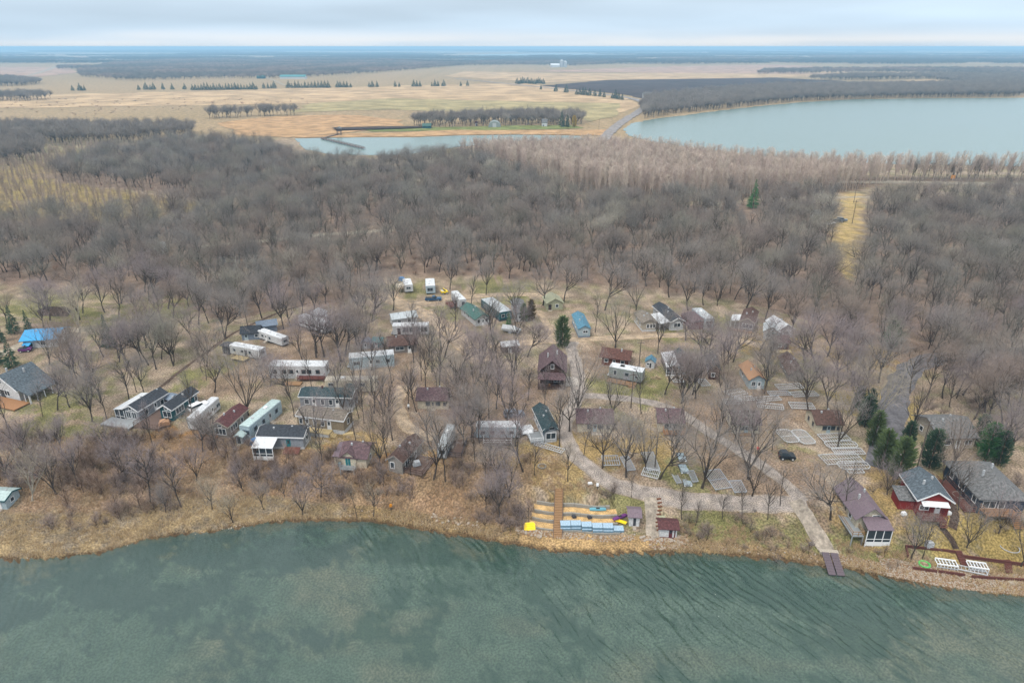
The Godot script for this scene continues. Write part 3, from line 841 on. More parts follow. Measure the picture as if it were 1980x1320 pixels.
func deck(o: Node3D, x0: float, x1: float, z0: float, z1: float, y: float, m: String, rail := "", stairs := 0.0) -> Node3D:
	var d := part(o, "deck", Soup.new().box(x0, x1, y - 0.18, y, z0, z1), M(m))
	var s := Soup.new()
	for k in 5:
		s.box(x0, x1, y + 0.004, y + 0.012, lerpf(z0, z1, k / 5.0) + 0.03, lerpf(z0, z1, (k + 1) / 5.0) - 0.03)
	part(d, "boards", s, M(m))
	for x in [x0 + 0.1, x1 - 0.1]:
		for z in [z0 + 0.1, z1 - 0.1]:
			part(d, "post", Soup.new().box(x - 0.08, x + 0.08, -1.2, y - 0.18, z - 0.08, z + 0.08), M(m))
	if rail != "":
		var r := Soup.new()
		r.box(x0, x1, y + 0.85, y + 0.95, z1 - 0.08, z1)
		r.box(x0, x1, y + 0.4, y + 0.46, z1 - 0.07, z1 - 0.01)
		for x in [x0, x1 - 0.08]:
			r.box(x, x + 0.08, y + 0.85, y + 0.95, z0, z1)
			r.box(x, x + 0.08, y + 0.4, y + 0.46, z0, z1)
		var n := maxi(2, int((x1 - x0) / 1.2))
		for k in n + 1:
			var x := lerpf(x0, x1 - 0.08, float(k) / n)
			r.box(x, x + 0.08, y, y + 0.85, z1 - 0.08, z1)
		part(d, "railing", r, M(rail))
	if stairs > 0.0:
		var t := Soup.new()
		var cnt := maxi(2, int(y / 0.2))
		for k in cnt:
			t.box(x1 - stairs, x1, y - (k + 1) * y / cnt - 0.05, y - (k + 1) * y / cnt + 0.03, z1 + k * 0.28, z1 + (k + 1) * 0.28)
		part(d, "stairs", t, M(m))
	return d

# a lean-to roof on posts: screened porch or carport
func porch(o: Node3D, x0: float, x1: float, z0: float, z1: float, yb: float, yf: float, roof: String, post := "frame_white", screen := "", slope_x := false) -> void:
	var s := Soup.new()
	var t := 0.1
	if slope_x:     # the roof falls towards x0
		s.hexa([Vector3(x0, yf, z0), Vector3(x1, yb, z0), Vector3(x1, yb, z1), Vector3(x0, yf, z1), Vector3(x0, yf + t, z0), Vector3(x1, yb + t, z0), Vector3(x1, yb + t, z1), Vector3(x0, yf + t, z1)])
	else:
		s.hexa([Vector3(x0, yb, z0), Vector3(x1, yb, z0), Vector3(x1, yf, z1), Vector3(x0, yf, z1), Vector3(x0, yb + t, z0), Vector3(x1, yb + t, z0), Vector3(x1, yf + t, z1), Vector3(x0, yf + t, z1)])
	var r := part(o, "porch_roof", s, M(roof))
	var low := minf(yb, yf)
	var n := maxi(2, int((x1 - x0) / 1.5))
	for k in n + 1:
		var x := lerpf(x0 + 0.15, x1 - 0.15, float(k) / n)
		part(r, "post", Soup.new().box(x - 0.06, x + 0.06, -0.8, low if slope_x else yf, z1 - 0.3, z1 - 0.18), M(post))
	if screen != "":
		part(r, "screen_panel", Soup.new().box(x0 + 0.2, x1 - 0.2, 0.15, low, z1 - 0.27, z1 - 0.25), M(screen))
		part(r, "rail", Soup.new().box(x0 + 0.15, x1 - 0.15, 0.85, 0.95, z1 - 0.3, z1 - 0.2), M(post))
		part(r, "knee_wall", Soup.new().box(x0 + 0.2, x1 - 0.2, -0.6, 0.3, z1 - 0.3, z1 - 0.22), M(post))
		if slope_x:
			part(r, "screen_panel", Soup.new().box(x0 + 0.2, x0 + 0.22, 0.15, low, z0, z1 - 0.3), M(screen))
	solid.append([Vector2((o.transform * Vector3((x0 + x1) / 2, 0, (z0 + z1) / 2)).x, (o.transform * Vector3((x0 + x1) / 2, 0, (z0 + z1) / 2)).z), maxf(x1 - x0, z1 - z0) * 0.4])

# a travel trailer or caravan: shell with chamfered roof edges, wheels, awning rail, roof unit
func trailer(label: String, mark: String, a: Array, b: Array, W: float, h: float, wall: String, roof: String, f_items := [], s_items := [], opt := {}) -> Node3D:
	var fo := footing(a, b, W, opt.get("yaw", 999.0))
	var L: float = fo[2]
	var o := thing("travel_trailer", label, "trailer", fo[0], fo[1], "trailers of the camp")
	marks.append([mark, fo[3]])
	o.set_meta("size", Vector2(L, W))
	var y0 := 0.55
	var s := Soup.new()
	var along_x := L > W
	var span := W if along_x else L
	var run := L if along_x else W
	var c := 0.1
	s.prism(PackedVector2Array([Vector2(0, y0), Vector2(span, y0), Vector2(span, h - c), Vector2(span - c, h), Vector2(c, h), Vector2(0, h - c)]), 0, run)
	var t := Transform3D(Basis(Vector3(0, 0, -1), Vector3.UP, Vector3(1, 0, 0)), Vector3.ZERO) if along_x else Transform3D(Basis.IDENTITY, Vector3(0, 0, -run))
	part(o, "shell", s.turned(t), M(wall))
	var rs := Soup.new()
	rs.prism(PackedVector2Array([Vector2(c * 0.6, h + 0.02), Vector2(span - c * 0.6, h + 0.02), Vector2(span * 0.75, h + 0.09), Vector2(span * 0.25, h + 0.09)]), -0.06, run + 0.06)
	var rf := part(o, "roof", rs.turned(t), M(roof))
	var ac := Soup.new()
	ac.prism(PackedVector2Array([Vector2(span * 0.5 - 0.4, h + 0.12), Vector2(span * 0.5 + 0.4, h + 0.12), Vector2(span * 0.5 + 0.3, h + 0.42), Vector2(span * 0.5 - 0.3, h + 0.42)]), run * 0.3, run * 0.3 + 1.0)
	part(rf, "air_conditioner", ac.turned(t), M(opt.get("unit", "frame_white")))
	var hv := Soup.new().box(span * 0.3, span * 0.3 + 0.5, h + 0.1, h + 0.24, run * 0.7, run * 0.7 + 0.5)
	part(rf, "roof_hatch", hv.turned(t), M("pale_grey"))
	if opt.has("stripe"):
		for z in [[-0.012, 0.0], [span, span + 0.012]]:
			part(o, "stripe", Soup.new().box(z[0], z[1], h * 0.36, h * 0.5, 0.1, run - 0.1).turned(t), M(opt.stripe))
	if opt.has("skirt"):
		part(o, "skirting", Soup.new().box(0.04, span - 0.04, -0.6, y0, 0.04, run - 0.04).turned(t), M(opt.skirt))
	else:
		part(o, "chassis", Soup.new().box(0.15, span - 0.15, 0.32, y0, 0.3, run - 0.3).turned(t), M("black"))
		for k in [0.42, 0.5]:
			for x in [0.14, span - 0.14]:
				part(o, "wheel", Soup.new().tube(Vector3(x - 0.11, 0.33, run * k), Vector3(x + 0.11, 0.33, run * k), 0.34, 0.34, 10, true).turned(t), M("rubber"))
		part(o, "jack", Soup.new().box(0.3, 0.42, -0.3, y0, 0.5, 0.62).box(span - 0.42, span - 0.3, -0.3, y0, 0.5, 0.62).box(0.3, 0.42, -0.3, y0, run - 0.62, run - 0.5).turned(t), M("black"))
	part(o, "propane_tank", Soup.new().tube(Vector3(span * 0.5 - 0.2, 0.45, -0.35), Vector3(span * 0.5 - 0.2, 1.0, -0.35), 0.16, 0.14, 8, true).tube(Vector3(span * 0.5 + 0.2, 0.45, -0.35), Vector3(span * 0.5 + 0.2, 1.0, -0.35), 0.16, 0.14, 8, true).box(span * 0.5 - 0.5, span * 0.5 + 0.5, 0.32, 0.45, -0.7, 0.1).turned(t), M("pale_grey"))
	openings(o, Transform3D(), f_items, opt.get("trim", "pale_grey"), opt.get("door", "frame_white"), L)
	openings(o, face("R", L, W), s_items, opt.get("trim", "pale_grey"), "frame_white", W)
	openings(o, face("L", L, W), s_items if not opt.has("left") else opt.left, opt.get("trim", "pale_grey"), "frame_white", W)
	return o

# a roller dock section: frame of rails, cross slats (each its own part), legs
func dock(label: String, a: Array, b: Array, W_: float, y: float, slats: int, m := "dock_white", rounded := false, tilt := 0.0, group := "dock sections stored ashore", filled := false) -> void:
	var p := gp(a[0], a[1])
	var q := gp(b[0], b[1])
	var d := q - p
	var yaw := atan2(-d.z, d.x)
	var L := Vector2(d.x, d.z).length()
	var W := W_ * 0.82
	var o := thing("dock_section", label, "dock section", Vector3(p.x, (p.y + q.y) * 0.5 + y, p.z), yaw, group)
	o.rotation.x = 0.0
	o.rotate_object_local(Vector3.RIGHT, tilt)
	solid.append([Vector2((p.x + q.x) / 2 - sin(yaw) * W / 2, (p.z + q.z) / 2 - cos(yaw) * W / 2), minf(L, W) * 0.5 + 0.8])
	var s := Soup.new()
	var e := minf(0.7, W * 0.3) if rounded else 0.0
	for z in [0.0, -W]:
		s.bar(Vector3(e, 0, z), Vector3(L - e, 0, z), 0.11, 0.16)
	for x in [0.0, L]:
		s.bar(Vector3(x, 0, -e), Vector3(x, 0, -W + e), 0.11, 0.16)
	if rounded:
		for x in [0.0, L]:
			for z in [0.0, -W]:
				s.bar(Vector3(x, 0, z + (e if z < -0.1 else -e)), Vector3(x + (e if x < 0.1 else -e), 0, z), 0.13, 0.15)
	part(o, "frame", s, M(m))
	for k in range(1, slats + 1):
		var x := L * k / (slats + 1.0)
		var w := 0.035 if not filled else L / (slats + 1.0) * 0.42
		part(o, "slat", Soup.new().box(x - w, x + w, -0.03, 0.04 + 0.012 * sin(k * 2.3), -W + 0.06, -0.06), M(m))
	if L > 3.0 and W > 1.6:
		part(o, "stringer", Soup.new().bar(Vector3(0.06, -0.06, -W / 2), Vector3(L - 0.06, -0.06, -W / 2), 0.09, 0.1), M(m))
	for x in [0.25, L - 0.25]:
		for z in [-0.12, -W + 0.12]:
			part(o, "leg", Soup.new().tube(Vector3(x, -y - 0.3, z), Vector3(x, -0.04, z), 0.04, 0.04, 6), M("dock_metal"))

func car(called: String, label: String, cat: String, at: Array, yaw: float, paint: String, L := 4.8, pickup := false, bed := "black") -> void:
	var g := gp(at[0], at[1])
	var o := thing(called, label, cat, g, yaw)
	solid.append([Vector2(g.x, g.z), 2.6])
	var w := 0.92
	var s := Soup.new()
	s.prism(PackedVector2Array([Vector2(-L / 2, 0.45), Vector2(L / 2, 0.42), Vector2(L / 2, 0.85), Vector2(L / 2 - 0.2, 1.02), Vector2(-L / 2 + 0.05, 1.08), Vector2(-L / 2, 0.95)]), -w, w)
	part(o, "body", s, M(paint))
	var back := -L * 0.08 if pickup else -L / 2 + 0.12
	var c := Soup.new()
	var fr := L * 0.22
	c.hexa([Vector3(back, 1.03, -w + 0.05), Vector3(fr, 1.0, -w + 0.05), Vector3(fr, 1.0, w - 0.05), Vector3(back, 1.03, w - 0.05), Vector3(back + 0.2, 1.62, -w + 0.2), Vector3(fr - 0.75, 1.62, -w + 0.2), Vector3(fr - 0.75, 1.62, w - 0.2), Vector3(back + 0.2, 1.62, w - 0.2)])
	var cab := part(o, "cabin_glass", c, M("glass_dark"))
	part(cab, "roof_panel", Soup.new().box(back + 0.15, fr - 0.7, 1.6, 1.68, -w + 0.16, w - 0.16), M(paint))
	if pickup:
		part(o, "cargo_bed", Soup.new().box(-L / 2 + 0.1, back - 0.1, 1.05, 1.09, -w + 0.12, w - 0.12), M(bed))
	for x in [-L * 0.31, L * 0.31]:
		for z in [-w + 0.08, w - 0.08]:
			var wh := part(o, "wheel", Soup.new().tube(Vector3(x, 0.34, z - 0.12), Vector3(x, 0.34, z + 0.12), 0.36, 0.36, 12, true), M("rubber"))
			part(wh, "rim", Soup.new().tube(Vector3(x, 0.34, z - 0.13), Vector3(x, 0.34, z + 0.13), 0.2, 0.2, 8, true), M("chrome"))
	for z in [-w + 0.25, w - 0.25]:
		part(o, "headlight", Soup.new().box(L / 2 - 0.12, L / 2 + 0.015, 0.68, 0.84, z - 0.18, z + 0.18), M("frame_white"))
		part(o, "tail_light", Soup.new().box(-L / 2 - 0.015, -L / 2 + 0.1, 0.72, 0.92, z - 0.12, z + 0.12), M("lamp_red"))

func w3(L: float, y := 1.0, w := 0.8, h := 1.1) -> Array:
	return [["w", L * 0.2, y, w, h], ["w", L * 0.5, y, w, h], ["w", L * 0.8, y, w, h]]

func row_items(L: float, n: int, y: float, w: float, h: float, door_at := -1, door_w := 0.95) -> Array:
	var out := []
	for k in n:
		var x := L * (k + 0.5) / n
		if k == door_at:
			out.append(["d", x, y - 0.9, door_w, 2.1])
		else:
			out.append(["w", x, y, w, h])
	return out

func build_left() -> void:
	var o := house("lake_house", "white gabled house with slate roof and orange deck at the west edge", "the white slate-roofed house", "house", [-14, 764], [46, 770], 7.6, 3.1, 3.0, "z", "white", "slate_roof", [["w", 1.2, 0.9, 0.9, 1.3], ["w", 2.6, 0.9, 0.9, 1.3], ["d", 3.8, 0.0, 1.6, 2.1, "glass_dark"], ["w", 5.4, 0.9, 1.6, 1.3], ["w", 2.7, 3.9, 0.45, 1.2], ["w", 3.45, 3.9, 0.5, 1.9], ["w", 4.2, 3.9, 0.45, 1.2]], [["w", 2.0, 0.9, 1.2, 1.2], ["w", 6.0, 0.9, 1.2, 1.2]], {"yaw": -19.4, "fascia": "frame_white", "over": 0.5})
	var L: float = o.get_meta("size").x
	porch(o, L + 0.1, L + 4.0, -7.6, 0.3, 2.2, 3.35, "slate_roof", "frame_white", "", true)
	for k in 5:
		part(o, "porch_post", Soup.new().box(L + 3.75, L + 3.9, -0.6, 2.25, -7.4 + k * 1.9, -7.25 + k * 1.9), M("frame_white"))
	deck(o, -1.0, L + 3.6, 0.3, 4.2, 0.45, "deck_orange", "", 0.0)
	house("pavilion", "bright blue roofed white pavilion beyond the slate-roofed house", "the blue-roofed pavilion", "pavilion", [47, 674], [112, 670], 8.0, 2.6, 1.3, "x", "white", "bright_blue", [["d", 2.0, 0.0, 1.0, 2.0], ["w", 5.0, 0.9, 1.2, 1.0], ["w", 8.0, 0.9, 1.2, 1.0]], [], {"over": 0.7})
	house("storage_shed", "dark blue shed with an orange box beside the blue-roofed pavilion", "", "shed", [48, 676], [57, 677], 1.2, 1.5, 0.3, "x", "navy_wall", "bright_blue", [["d", 0.7, 0.0, 0.7, 1.3, "dark_wall"]], [])
	car("farm_utility_vehicle", "small purple utility vehicle parked by the blue-roofed pavilion", "vehicle", [49, 679], 0.3, "purple", 3.0, true)

	o = house("park_model_home", "grey park home with white sunroom and pale deck on the bluff", "the grey sunroom park home", "house", [245, 812], [270, 818], 8.8, 3.1, 1.0, "z", "grey", "dark_roof", [["p", 0.9, 0.8, 1.1, 1.6], ["p", 2.5, 0.8, 1.1, 1.6], ["w", 1.7, 2.9, 0.7, 0.6]], [["w", 2.2, 1.0, 0.9, 1.2], ["d", 5.0, 0.5, 0.9, 2.0], ["w", 7.0, 1.0, 0.9, 1.2], ["w", 9.6, 1.0, 1.0, 1.3]], {"yaw": -16.6, "fascia": "frame_white", "skirt": "white", "skirt_h": 0.5, "vents": [[1.2, -4.0, 0.2], [2.0, -8.0, 0.2]]})
	L = o.get_meta("size").x
	porch(o, -2.9, -0.05, -8.0, 0.4, 2.9, 2.45, "white_roof", "frame_white", "glass_dark", true)
	deck(o, -3.6, L + 0.4, 0.5, 3.8, 0.55, "deck_grey", "", 1.2)
	o = house("park_model_home", "dark teal park home with brown deck, beside the grey sunroom home", "the dark teal park home", "house", [313, 811], [332, 818], 8.8, 3.1, 0.9, "z", "teal", "dark_roof", [["p", 1.7, 0.9, 2.0, 1.4], ["w", 1.7, 2.8, 0.8, 0.5]], [["p", 2.6, 1.0, 2.6, 1.3], ["d", 6.0, 0.4, 0.9, 2.0, "white"], ["w", 8.2, 1.0, 0.8, 1.1], ["w", 10.2, 1.0, 0.8, 1.1]], {"yaw": -13.3, "fascia": "frame_white", "over": 0.45})
	L = o.get_meta("size").x
	deck(o, -3.6, L - 0.3, 0.3, 4.6, 0.5, "deck_brown", "deck_brown")
	deck(o, -3.4, -0.15, -5.0, 0.25, 0.48, "deck_brown")
	var g := gp(318, 824)
	var s := Soup.new()
	s.prism(PackedVector2Array([Vector2(-1.2, 0), Vector2(1.2, 0), Vector2(1.0, 0.75), Vector2(0.3, 1.05), Vector2(-0.7, 0.9)]), -0.9, 0.9)
	whole("covered_grill", s, M("orange_tarp"), "orange tarp covering furniture on the brown deck of the teal home", "tarp", g + Vector3(0, 0.5, 0), 0.5)
	house("storage_shed", "small shed with pale blue roof between the grey and teal park homes", "", "shed", [319, 783], [331, 786], 2.4, 1.9, 0.5, "x", "brown_wall", "blue_grey", [["d", 0.8, 0.0, 0.8, 1.7, "log_brown"]], [])
	car("parked_van", "white van parked behind the teal park home", "van", [385, 790], 1.0, "car_white", 4.9)
	trailer("long white travel trailer, its rear end facing the lake", "the long white trailer", [365, 833], [381, 834], 9.8, 3.3, "white", "white_roof", [["w", 1.2, 2.2, 1.4, 0.55]], [["w", 2.0, 1.4, 1.0, 0.8], ["w", 4.6, 1.4, 1.0, 0.8], ["d", 6.6, 0.6, 0.8, 1.9], ["w", 9.0, 1.4, 1.3, 0.8]], {"yaw": -8.4, "stripe": "taupe"})
	o = house("park_model_home", "tan park home with maroon roof and small orange deck", "the maroon-roofed park home", "house", [414, 844], [441, 848], 8.0, 2.9, 1.0, "z", "taupe", "maroon_roof", [["p", 1.8, 0.8, 2.4, 1.4], ["w", 1.8, 2.6, 0.8, 0.5]], [["p", 2.4, 0.9, 2.4, 1.2], ["w", 5.6, 0.9, 0.8, 1.1], ["d", 7.5, 0.1, 0.9, 2.0], ["w", 9.3, 0.9, 0.8, 1.1]], {"yaw": -10.6, "fascia": "beige"})
	deck(o, -2.2, 1.2, 0.3, 2.0, 0.5, "deck_orange", "deck_orange")
	trailer("long pale teal trailer home behind the small grey shed", "the pale teal trailer", [466, 848], [485, 852], 12.2, 3.3, "pale_blue", "pale_teal_roof", [["w", 1.5, 1.3, 1.6, 1.0]], [["w", 2.0, 1.4, 1.0, 0.9], ["w", 5.0, 1.4, 0.8, 0.9], ["d", 7.5, 0.6, 0.9, 2.0, "pale_grey"], ["w", 10.0, 1.4, 0.9, 0.9], ["w", 12.4, 1.4, 0.9, 0.9]], {"yaw": -15.0, "skirt": "pale_blue", "trim": "blue_grey"})
	house("storage_shed", "small pale grey shed in front of the pale teal trailer", "", "shed", [457, 857], [469, 858], 1.6, 1.8, 0.4, "z", "pale_grey", "pale_teal_roof", [["d", 0.7, 0.0, 0.7, 1.6, "screen"]], [])
	g = gp(494, 857)
	s = Soup.new()
	s.prism(PackedVector2Array([Vector2(-1.3, 0), Vector2(1.3, 0), Vector2(1.1, 0.7), Vector2(0.0, 1.2), Vector2(-1.0, 0.8)]), -0.7, 0.7)
	whole("tarp_cover", s, M("blue_tarp"), "bright blue tarp heap beside the white screened porch", "tarp", g, 0.2)
	o = house("park_model_home", "dark grey park home with white screened porch and brown awning", "the screened-porch park home", "house", [503, 868], [588, 868], 4.3, 3.2, 0.8, "x", "grey", "dark_roof", [["w", 1.6, 2.6, 0.7, 0.4], ["w", 3.4, 2.6, 0.7, 0.4], ["d", 6.3, 0.4, 0.9, 2.0, "teal_trim"], ["p", 8.6, 1.1, 1.8, 1.3], ["w", 8.6, 2.7, 1.6, 0.4]], [["w", 2.1, 1.1, 1.2, 1.2]], {"fascia": "frame_white", "skirt": "white", "skirt_h": 0.6})
	porch(o, -0.2, 4.3, 0.0, 3.6, 3.0, 2.3, "white_roof", "frame_white", "glass_dark")
	part(o, "awning", Soup.new().hexa2([5.6, 9.0, 0.9, 0.2, 0.6, 2.2]), M("deck_red"))
	o = house("mobile_home", "tan mobile home with white skirting and a new yellow deck", "the tan mobile home", "mobile home", [577, 830], [666, 840], 4.4, 3.5, 0.7, "x", "tan", "tan_roof", [["w", 0.9, 1.6, 0.7, 1.3], ["d", 2.4, 0.95, 0.95, 2.1], ["w", 4.2, 1.6, 0.6, 1.3], ["w", 6.1, 1.6, 0.7, 1.3], ["d", 7.6, 0.95, 0.95, 2.1]], [["w", 2.2, 1.7, 0.9, 1.2]], {"fascia": "frame_white", "skirt": "white", "skirt_h": 0.95, "over": 0.25})
	deck(o, 1.6, 8.4, 0.1, 2.0, 0.95, "deck_new", "")
	part(o, "deck_skirt", Soup.new().box(1.6, 8.4, -0.5, 0.74, 1.9, 1.98), M("white"))
	part(o, "stairs", Soup.new().box(8.45, 8.8, -0.3, 0.7, 0.5, 1.7).box(8.8, 9.15, -0.3, 0.45, 0.5, 1.7).box(9.15, 9.5, -0.3, 0.2, 0.5, 1.7), M("deck_new"))
	s = Soup.new()
	for k in 5:
		s.box(-1.1, 1.1, k * 0.05, k * 0.05 + 0.04, -0.6 + k * 0.05, 0.5 - k * 0.03)
	whole("plywood_stack", s, M("deck_new"), "stack of yellow plywood sheets beside the tan mobile home's steps", "plywood", gp(673, 839), 0.2)
	o = house("mobile_home", "grey blue mobile home with dark roof and white skirting", "the grey blue mobile home", "mobile home", [582, 792], [682, 794], 4.6, 3.5, 0.8, "x", "grey", "teal_roof", [["w", 1.6, 1.6, 1.0, 1.2], ["d", 3.3, 0.9, 0.95, 2.1], ["w", 5.3, 1.5, 0.75, 1.3], ["w", 7.2, 1.5, 0.75, 1.3], ["d", 8.7, 0.9, 0.9, 2.1]], [["w", 2.2, 1.7, 0.8, 1.1]], {"fascia": "frame_white", "skirt": "white", "skirt_h": 0.95, "over": 0.25, "vents": [[4.7, -2.6, 0.7], [8.0, -1.8, 0.1]], "vent": "maroon_roof"})
	o = trailer("beige trailer with a dark arched canopy behind the grey blue home", "the beige canopy trailer", [630, 756], [728, 756], 2.6, 2.9, "cream", "beige", [["w", 1.4, 1.4, 1.2, 0.8], ["w", 9.0, 1.4, 1.2, 0.8]], [], {"skirt": "cream"})
	s = Soup.new()
	for k in 6:
		var a0 := PI * k / 6.0
		var a1 := PI * (k + 1) / 6.0
		s.hexa([Vector3(6 - 1.8 * cos(a0), 0.3 + 2.0 * sin(a0), 0.1), Vector3(6 - 1.7 * cos(a0), 0.3 + 1.9 * sin(a0), 0.1), Vector3(6 - 1.7 * cos(a0), 0.3 + 1.9 * sin(a0), 3.0), Vector3(6 - 1.8 * cos(a0), 0.3 + 2.0 * sin(a0), 3.0), Vector3(6 - 1.8 * cos(a1), 0.3 + 2.0 * sin(a1), 0.1), Vector3(6 - 1.7 * cos(a1), 0.3 + 1.9 * sin(a1), 0.1), Vector3(6 - 1.7 * cos(a1), 0.3 + 1.9 * sin(a1), 3.0), Vector3(6 - 1.8 * cos(a1), 0.3 + 2.0 * sin(a1), 3.0)])
	part(o, "canopy", s, M("teal_roof"))
	o = trailer("long white mobile home with a brown and white side deck", "the long white mobile home", [522, 731], [630, 731], 3.6, 3.4, "white", "white_roof", [["w", 1.4, 1.4, 0.9, 0.9], ["w", 3.8, 1.4, 0.9, 0.9], ["w", 5.6, 1.4, 0.9, 0.9], ["d", 7.2, 0.5, 0.9, 2.0], ["w", 8.8, 1.4, 0.9, 0.9], ["w", 10.2, 1.4, 0.9, 0.9], ["w", 12.4, 1.4, 0.9, 0.9]], [["w", 1.8, 1.4, 0.9, 0.9]], {"skirt": "white", "trim": "brown_wall"})
	deck(o, 7.6, 14.3, 0.1, 1.9, 0.7, "deck_red", "maroon")
	deck(o, 4.6, 9.0, 2.2, 4.2, 0.2, "deck_wood")
	o = trailer("pale blue grey mobile home with white roof under the bare trees", "the pale blue grey mobile home", [677, 716], [763, 708], 3.6, 3.4, "pale_blue", "white_roof", [["w", 1.8, 1.4, 1.6, 0.9], ["d", 5.4, 0.5, 0.9, 2.0], ["w", 7.2, 1.4, 0.9, 0.9], ["w", 9.8, 1.4, 1.0, 0.9]], [["w", 1.8, 1.4, 0.9, 0.9]], {"skirt": "pale_grey"})
	o = house("cottage", "brown cottage with dull roof and a white window bay", "the brown bay-window cottage", "cottage", [752, 684], [806, 680], 6.0, 2.4, 1.5, "x", "stone", "brown_roof", [["p", 3.0, 0.9, 2.2, 1.0], ["d", 5.6, 0.0, 0.9, 2.0]], [["w", 3, 0.9, 1.0, 1.0]])
	house("garden_shed", "small teal shed beside the brown bay-window cottage", "", "shed", [722, 672], [738, 672], 2.4, 1.9, 0.7, "x", "teal_trim", "kayak_roof", [["d", 0.8, 0, 0.8, 1.7]], [])
	house("garden_shed", "small grey blue shed next to the teal shed", "", "shed", [700, 674], [716, 674], 2.2, 1.8, 0.6, "z", "pale_grey", "blue_grey", [["d", 1.0, 0, 0.8, 1.6]], [])
	o = trailer("white trailer with big dark panorama windows facing the lake", "the panorama-window trailer", [760, 650], [829, 649], 2.8, 3.2, "white", "white_roof", [["d", 1.8, 0.5, 0.9, 2.0, "brown_wall"], ["p", 3.7, 1.3, 1.6, 1.5], ["p", 5.6, 1.3, 1.6, 1.5], ["d", 7.2, 0.5, 1.2, 2.3, "glass_dark"], ["p", 9.0, 1.3, 1.8, 1.5]], [["w", 1.4, 1.3, 1.0, 1.0]], {})
	house("cottage", "pale cottage with ribbed metal roof behind the panorama-window trailer", "the metal-roofed cottage", "cottage", [760, 632], [806, 626], 4.2, 2.5, 1.0, "x", "pale_grey", "metal_roof", [["w", 2.0, 0.9, 1.0, 1.0], ["w", 5.0, 0.9, 1.0, 1.0]], [["w", 2.0, 0.9, 1.0, 1.0]])
	o = trailer("white fifth-wheel trailer with brown stripe lying askew in the oaks", "the brown-striped trailer", [579, 632], [629, 647], 2.8, 3.5, "white", "white_roof", [["w", 2.0, 1.6, 1.2, 0.8], ["d", 4.5, 0.6, 0.8, 2.0, "brown_wall"], ["w", 6.5, 1.6, 1.2, 0.8]], [["p", 1.4, 1.4, 1.8, 1.3]], {"stripe": "brown_wall"})
	house("cabin", "white cabin with pale roof behind the brown-striped trailer", "the pale-roofed cabin", "cabin", [604, 628], [632, 626], 5.0, 2.3, 1.1, "z", "white", "metal_roof", [["w", 1.2, 0.9, 0.9, 1.0], ["w", 3.2, 0.9, 0.9, 1.0]], [["w", 2.5, 0.9, 0.9, 1.0]])
	house("storage_shed", "dark grey gabled shed with blue door end among the oaks", "the dark grey shed", "shed", [468, 658], [503, 656], 3.6, 2.3, 1.3, "x", "blue_grey", "dark_roof", [["d", 1.2, 0, 1.0, 1.9, "pale_blue"], ["w", 4.0, 0.8, 0.8, 0.8]], [])
	house("storage_shed", "blue grey shed with pale roof behind the dark grey shed", "", "shed", [500, 645], [536, 640], 3.4, 2.2, 1.0, "x", "blue_grey", "blue_grey", [["w", 2.0, 0.8, 0.8, 0.8]], [])
	trailer("small white caravan with rounded front near the dark grey shed", "the small white caravan", [500, 656], [546, 672], 2.4, 2.7, "white", "white_roof", [["w", 2.0, 1.3, 0.8, 0.7], ["d", 3.6, 0.5, 0.7, 1.8], ["w", 5.2, 1.3, 0.8, 0.7]], [["w", 1.2, 1.4, 1.2, 0.6]], {})
	o = trailer("white travel trailer with a pale wooden deck and black box end", "the wooden-deck trailer", [446, 687], [503, 697], 2.6, 3.0, "white", "white_roof", [["w", 1.6, 1.5, 0.7, 0.7], ["w", 4.2, 1.5, 0.8, 0.7], ["d", 5.4, 0.5, 0.8, 1.9, "glass_dark"], ["w", 6.8, 1.5, 0.8, 0.8]], [["w", 1.3, 1.6, 1.2, 0.7]], {"left": []})
	deck(o, 2.2, 6.6, 0.2, 2.4, 0.55, "deck_new", "deck_new")
	house("storage_shed", "black box shed standing against the wooden-deck trailer", "", "shed", [431, 684], [444, 686], 2.4, 2.5, 0.2, "x", "dark_wall", "dark_wall", [["d", 0.8, 0, 0.8, 1.9, "black"]], [])

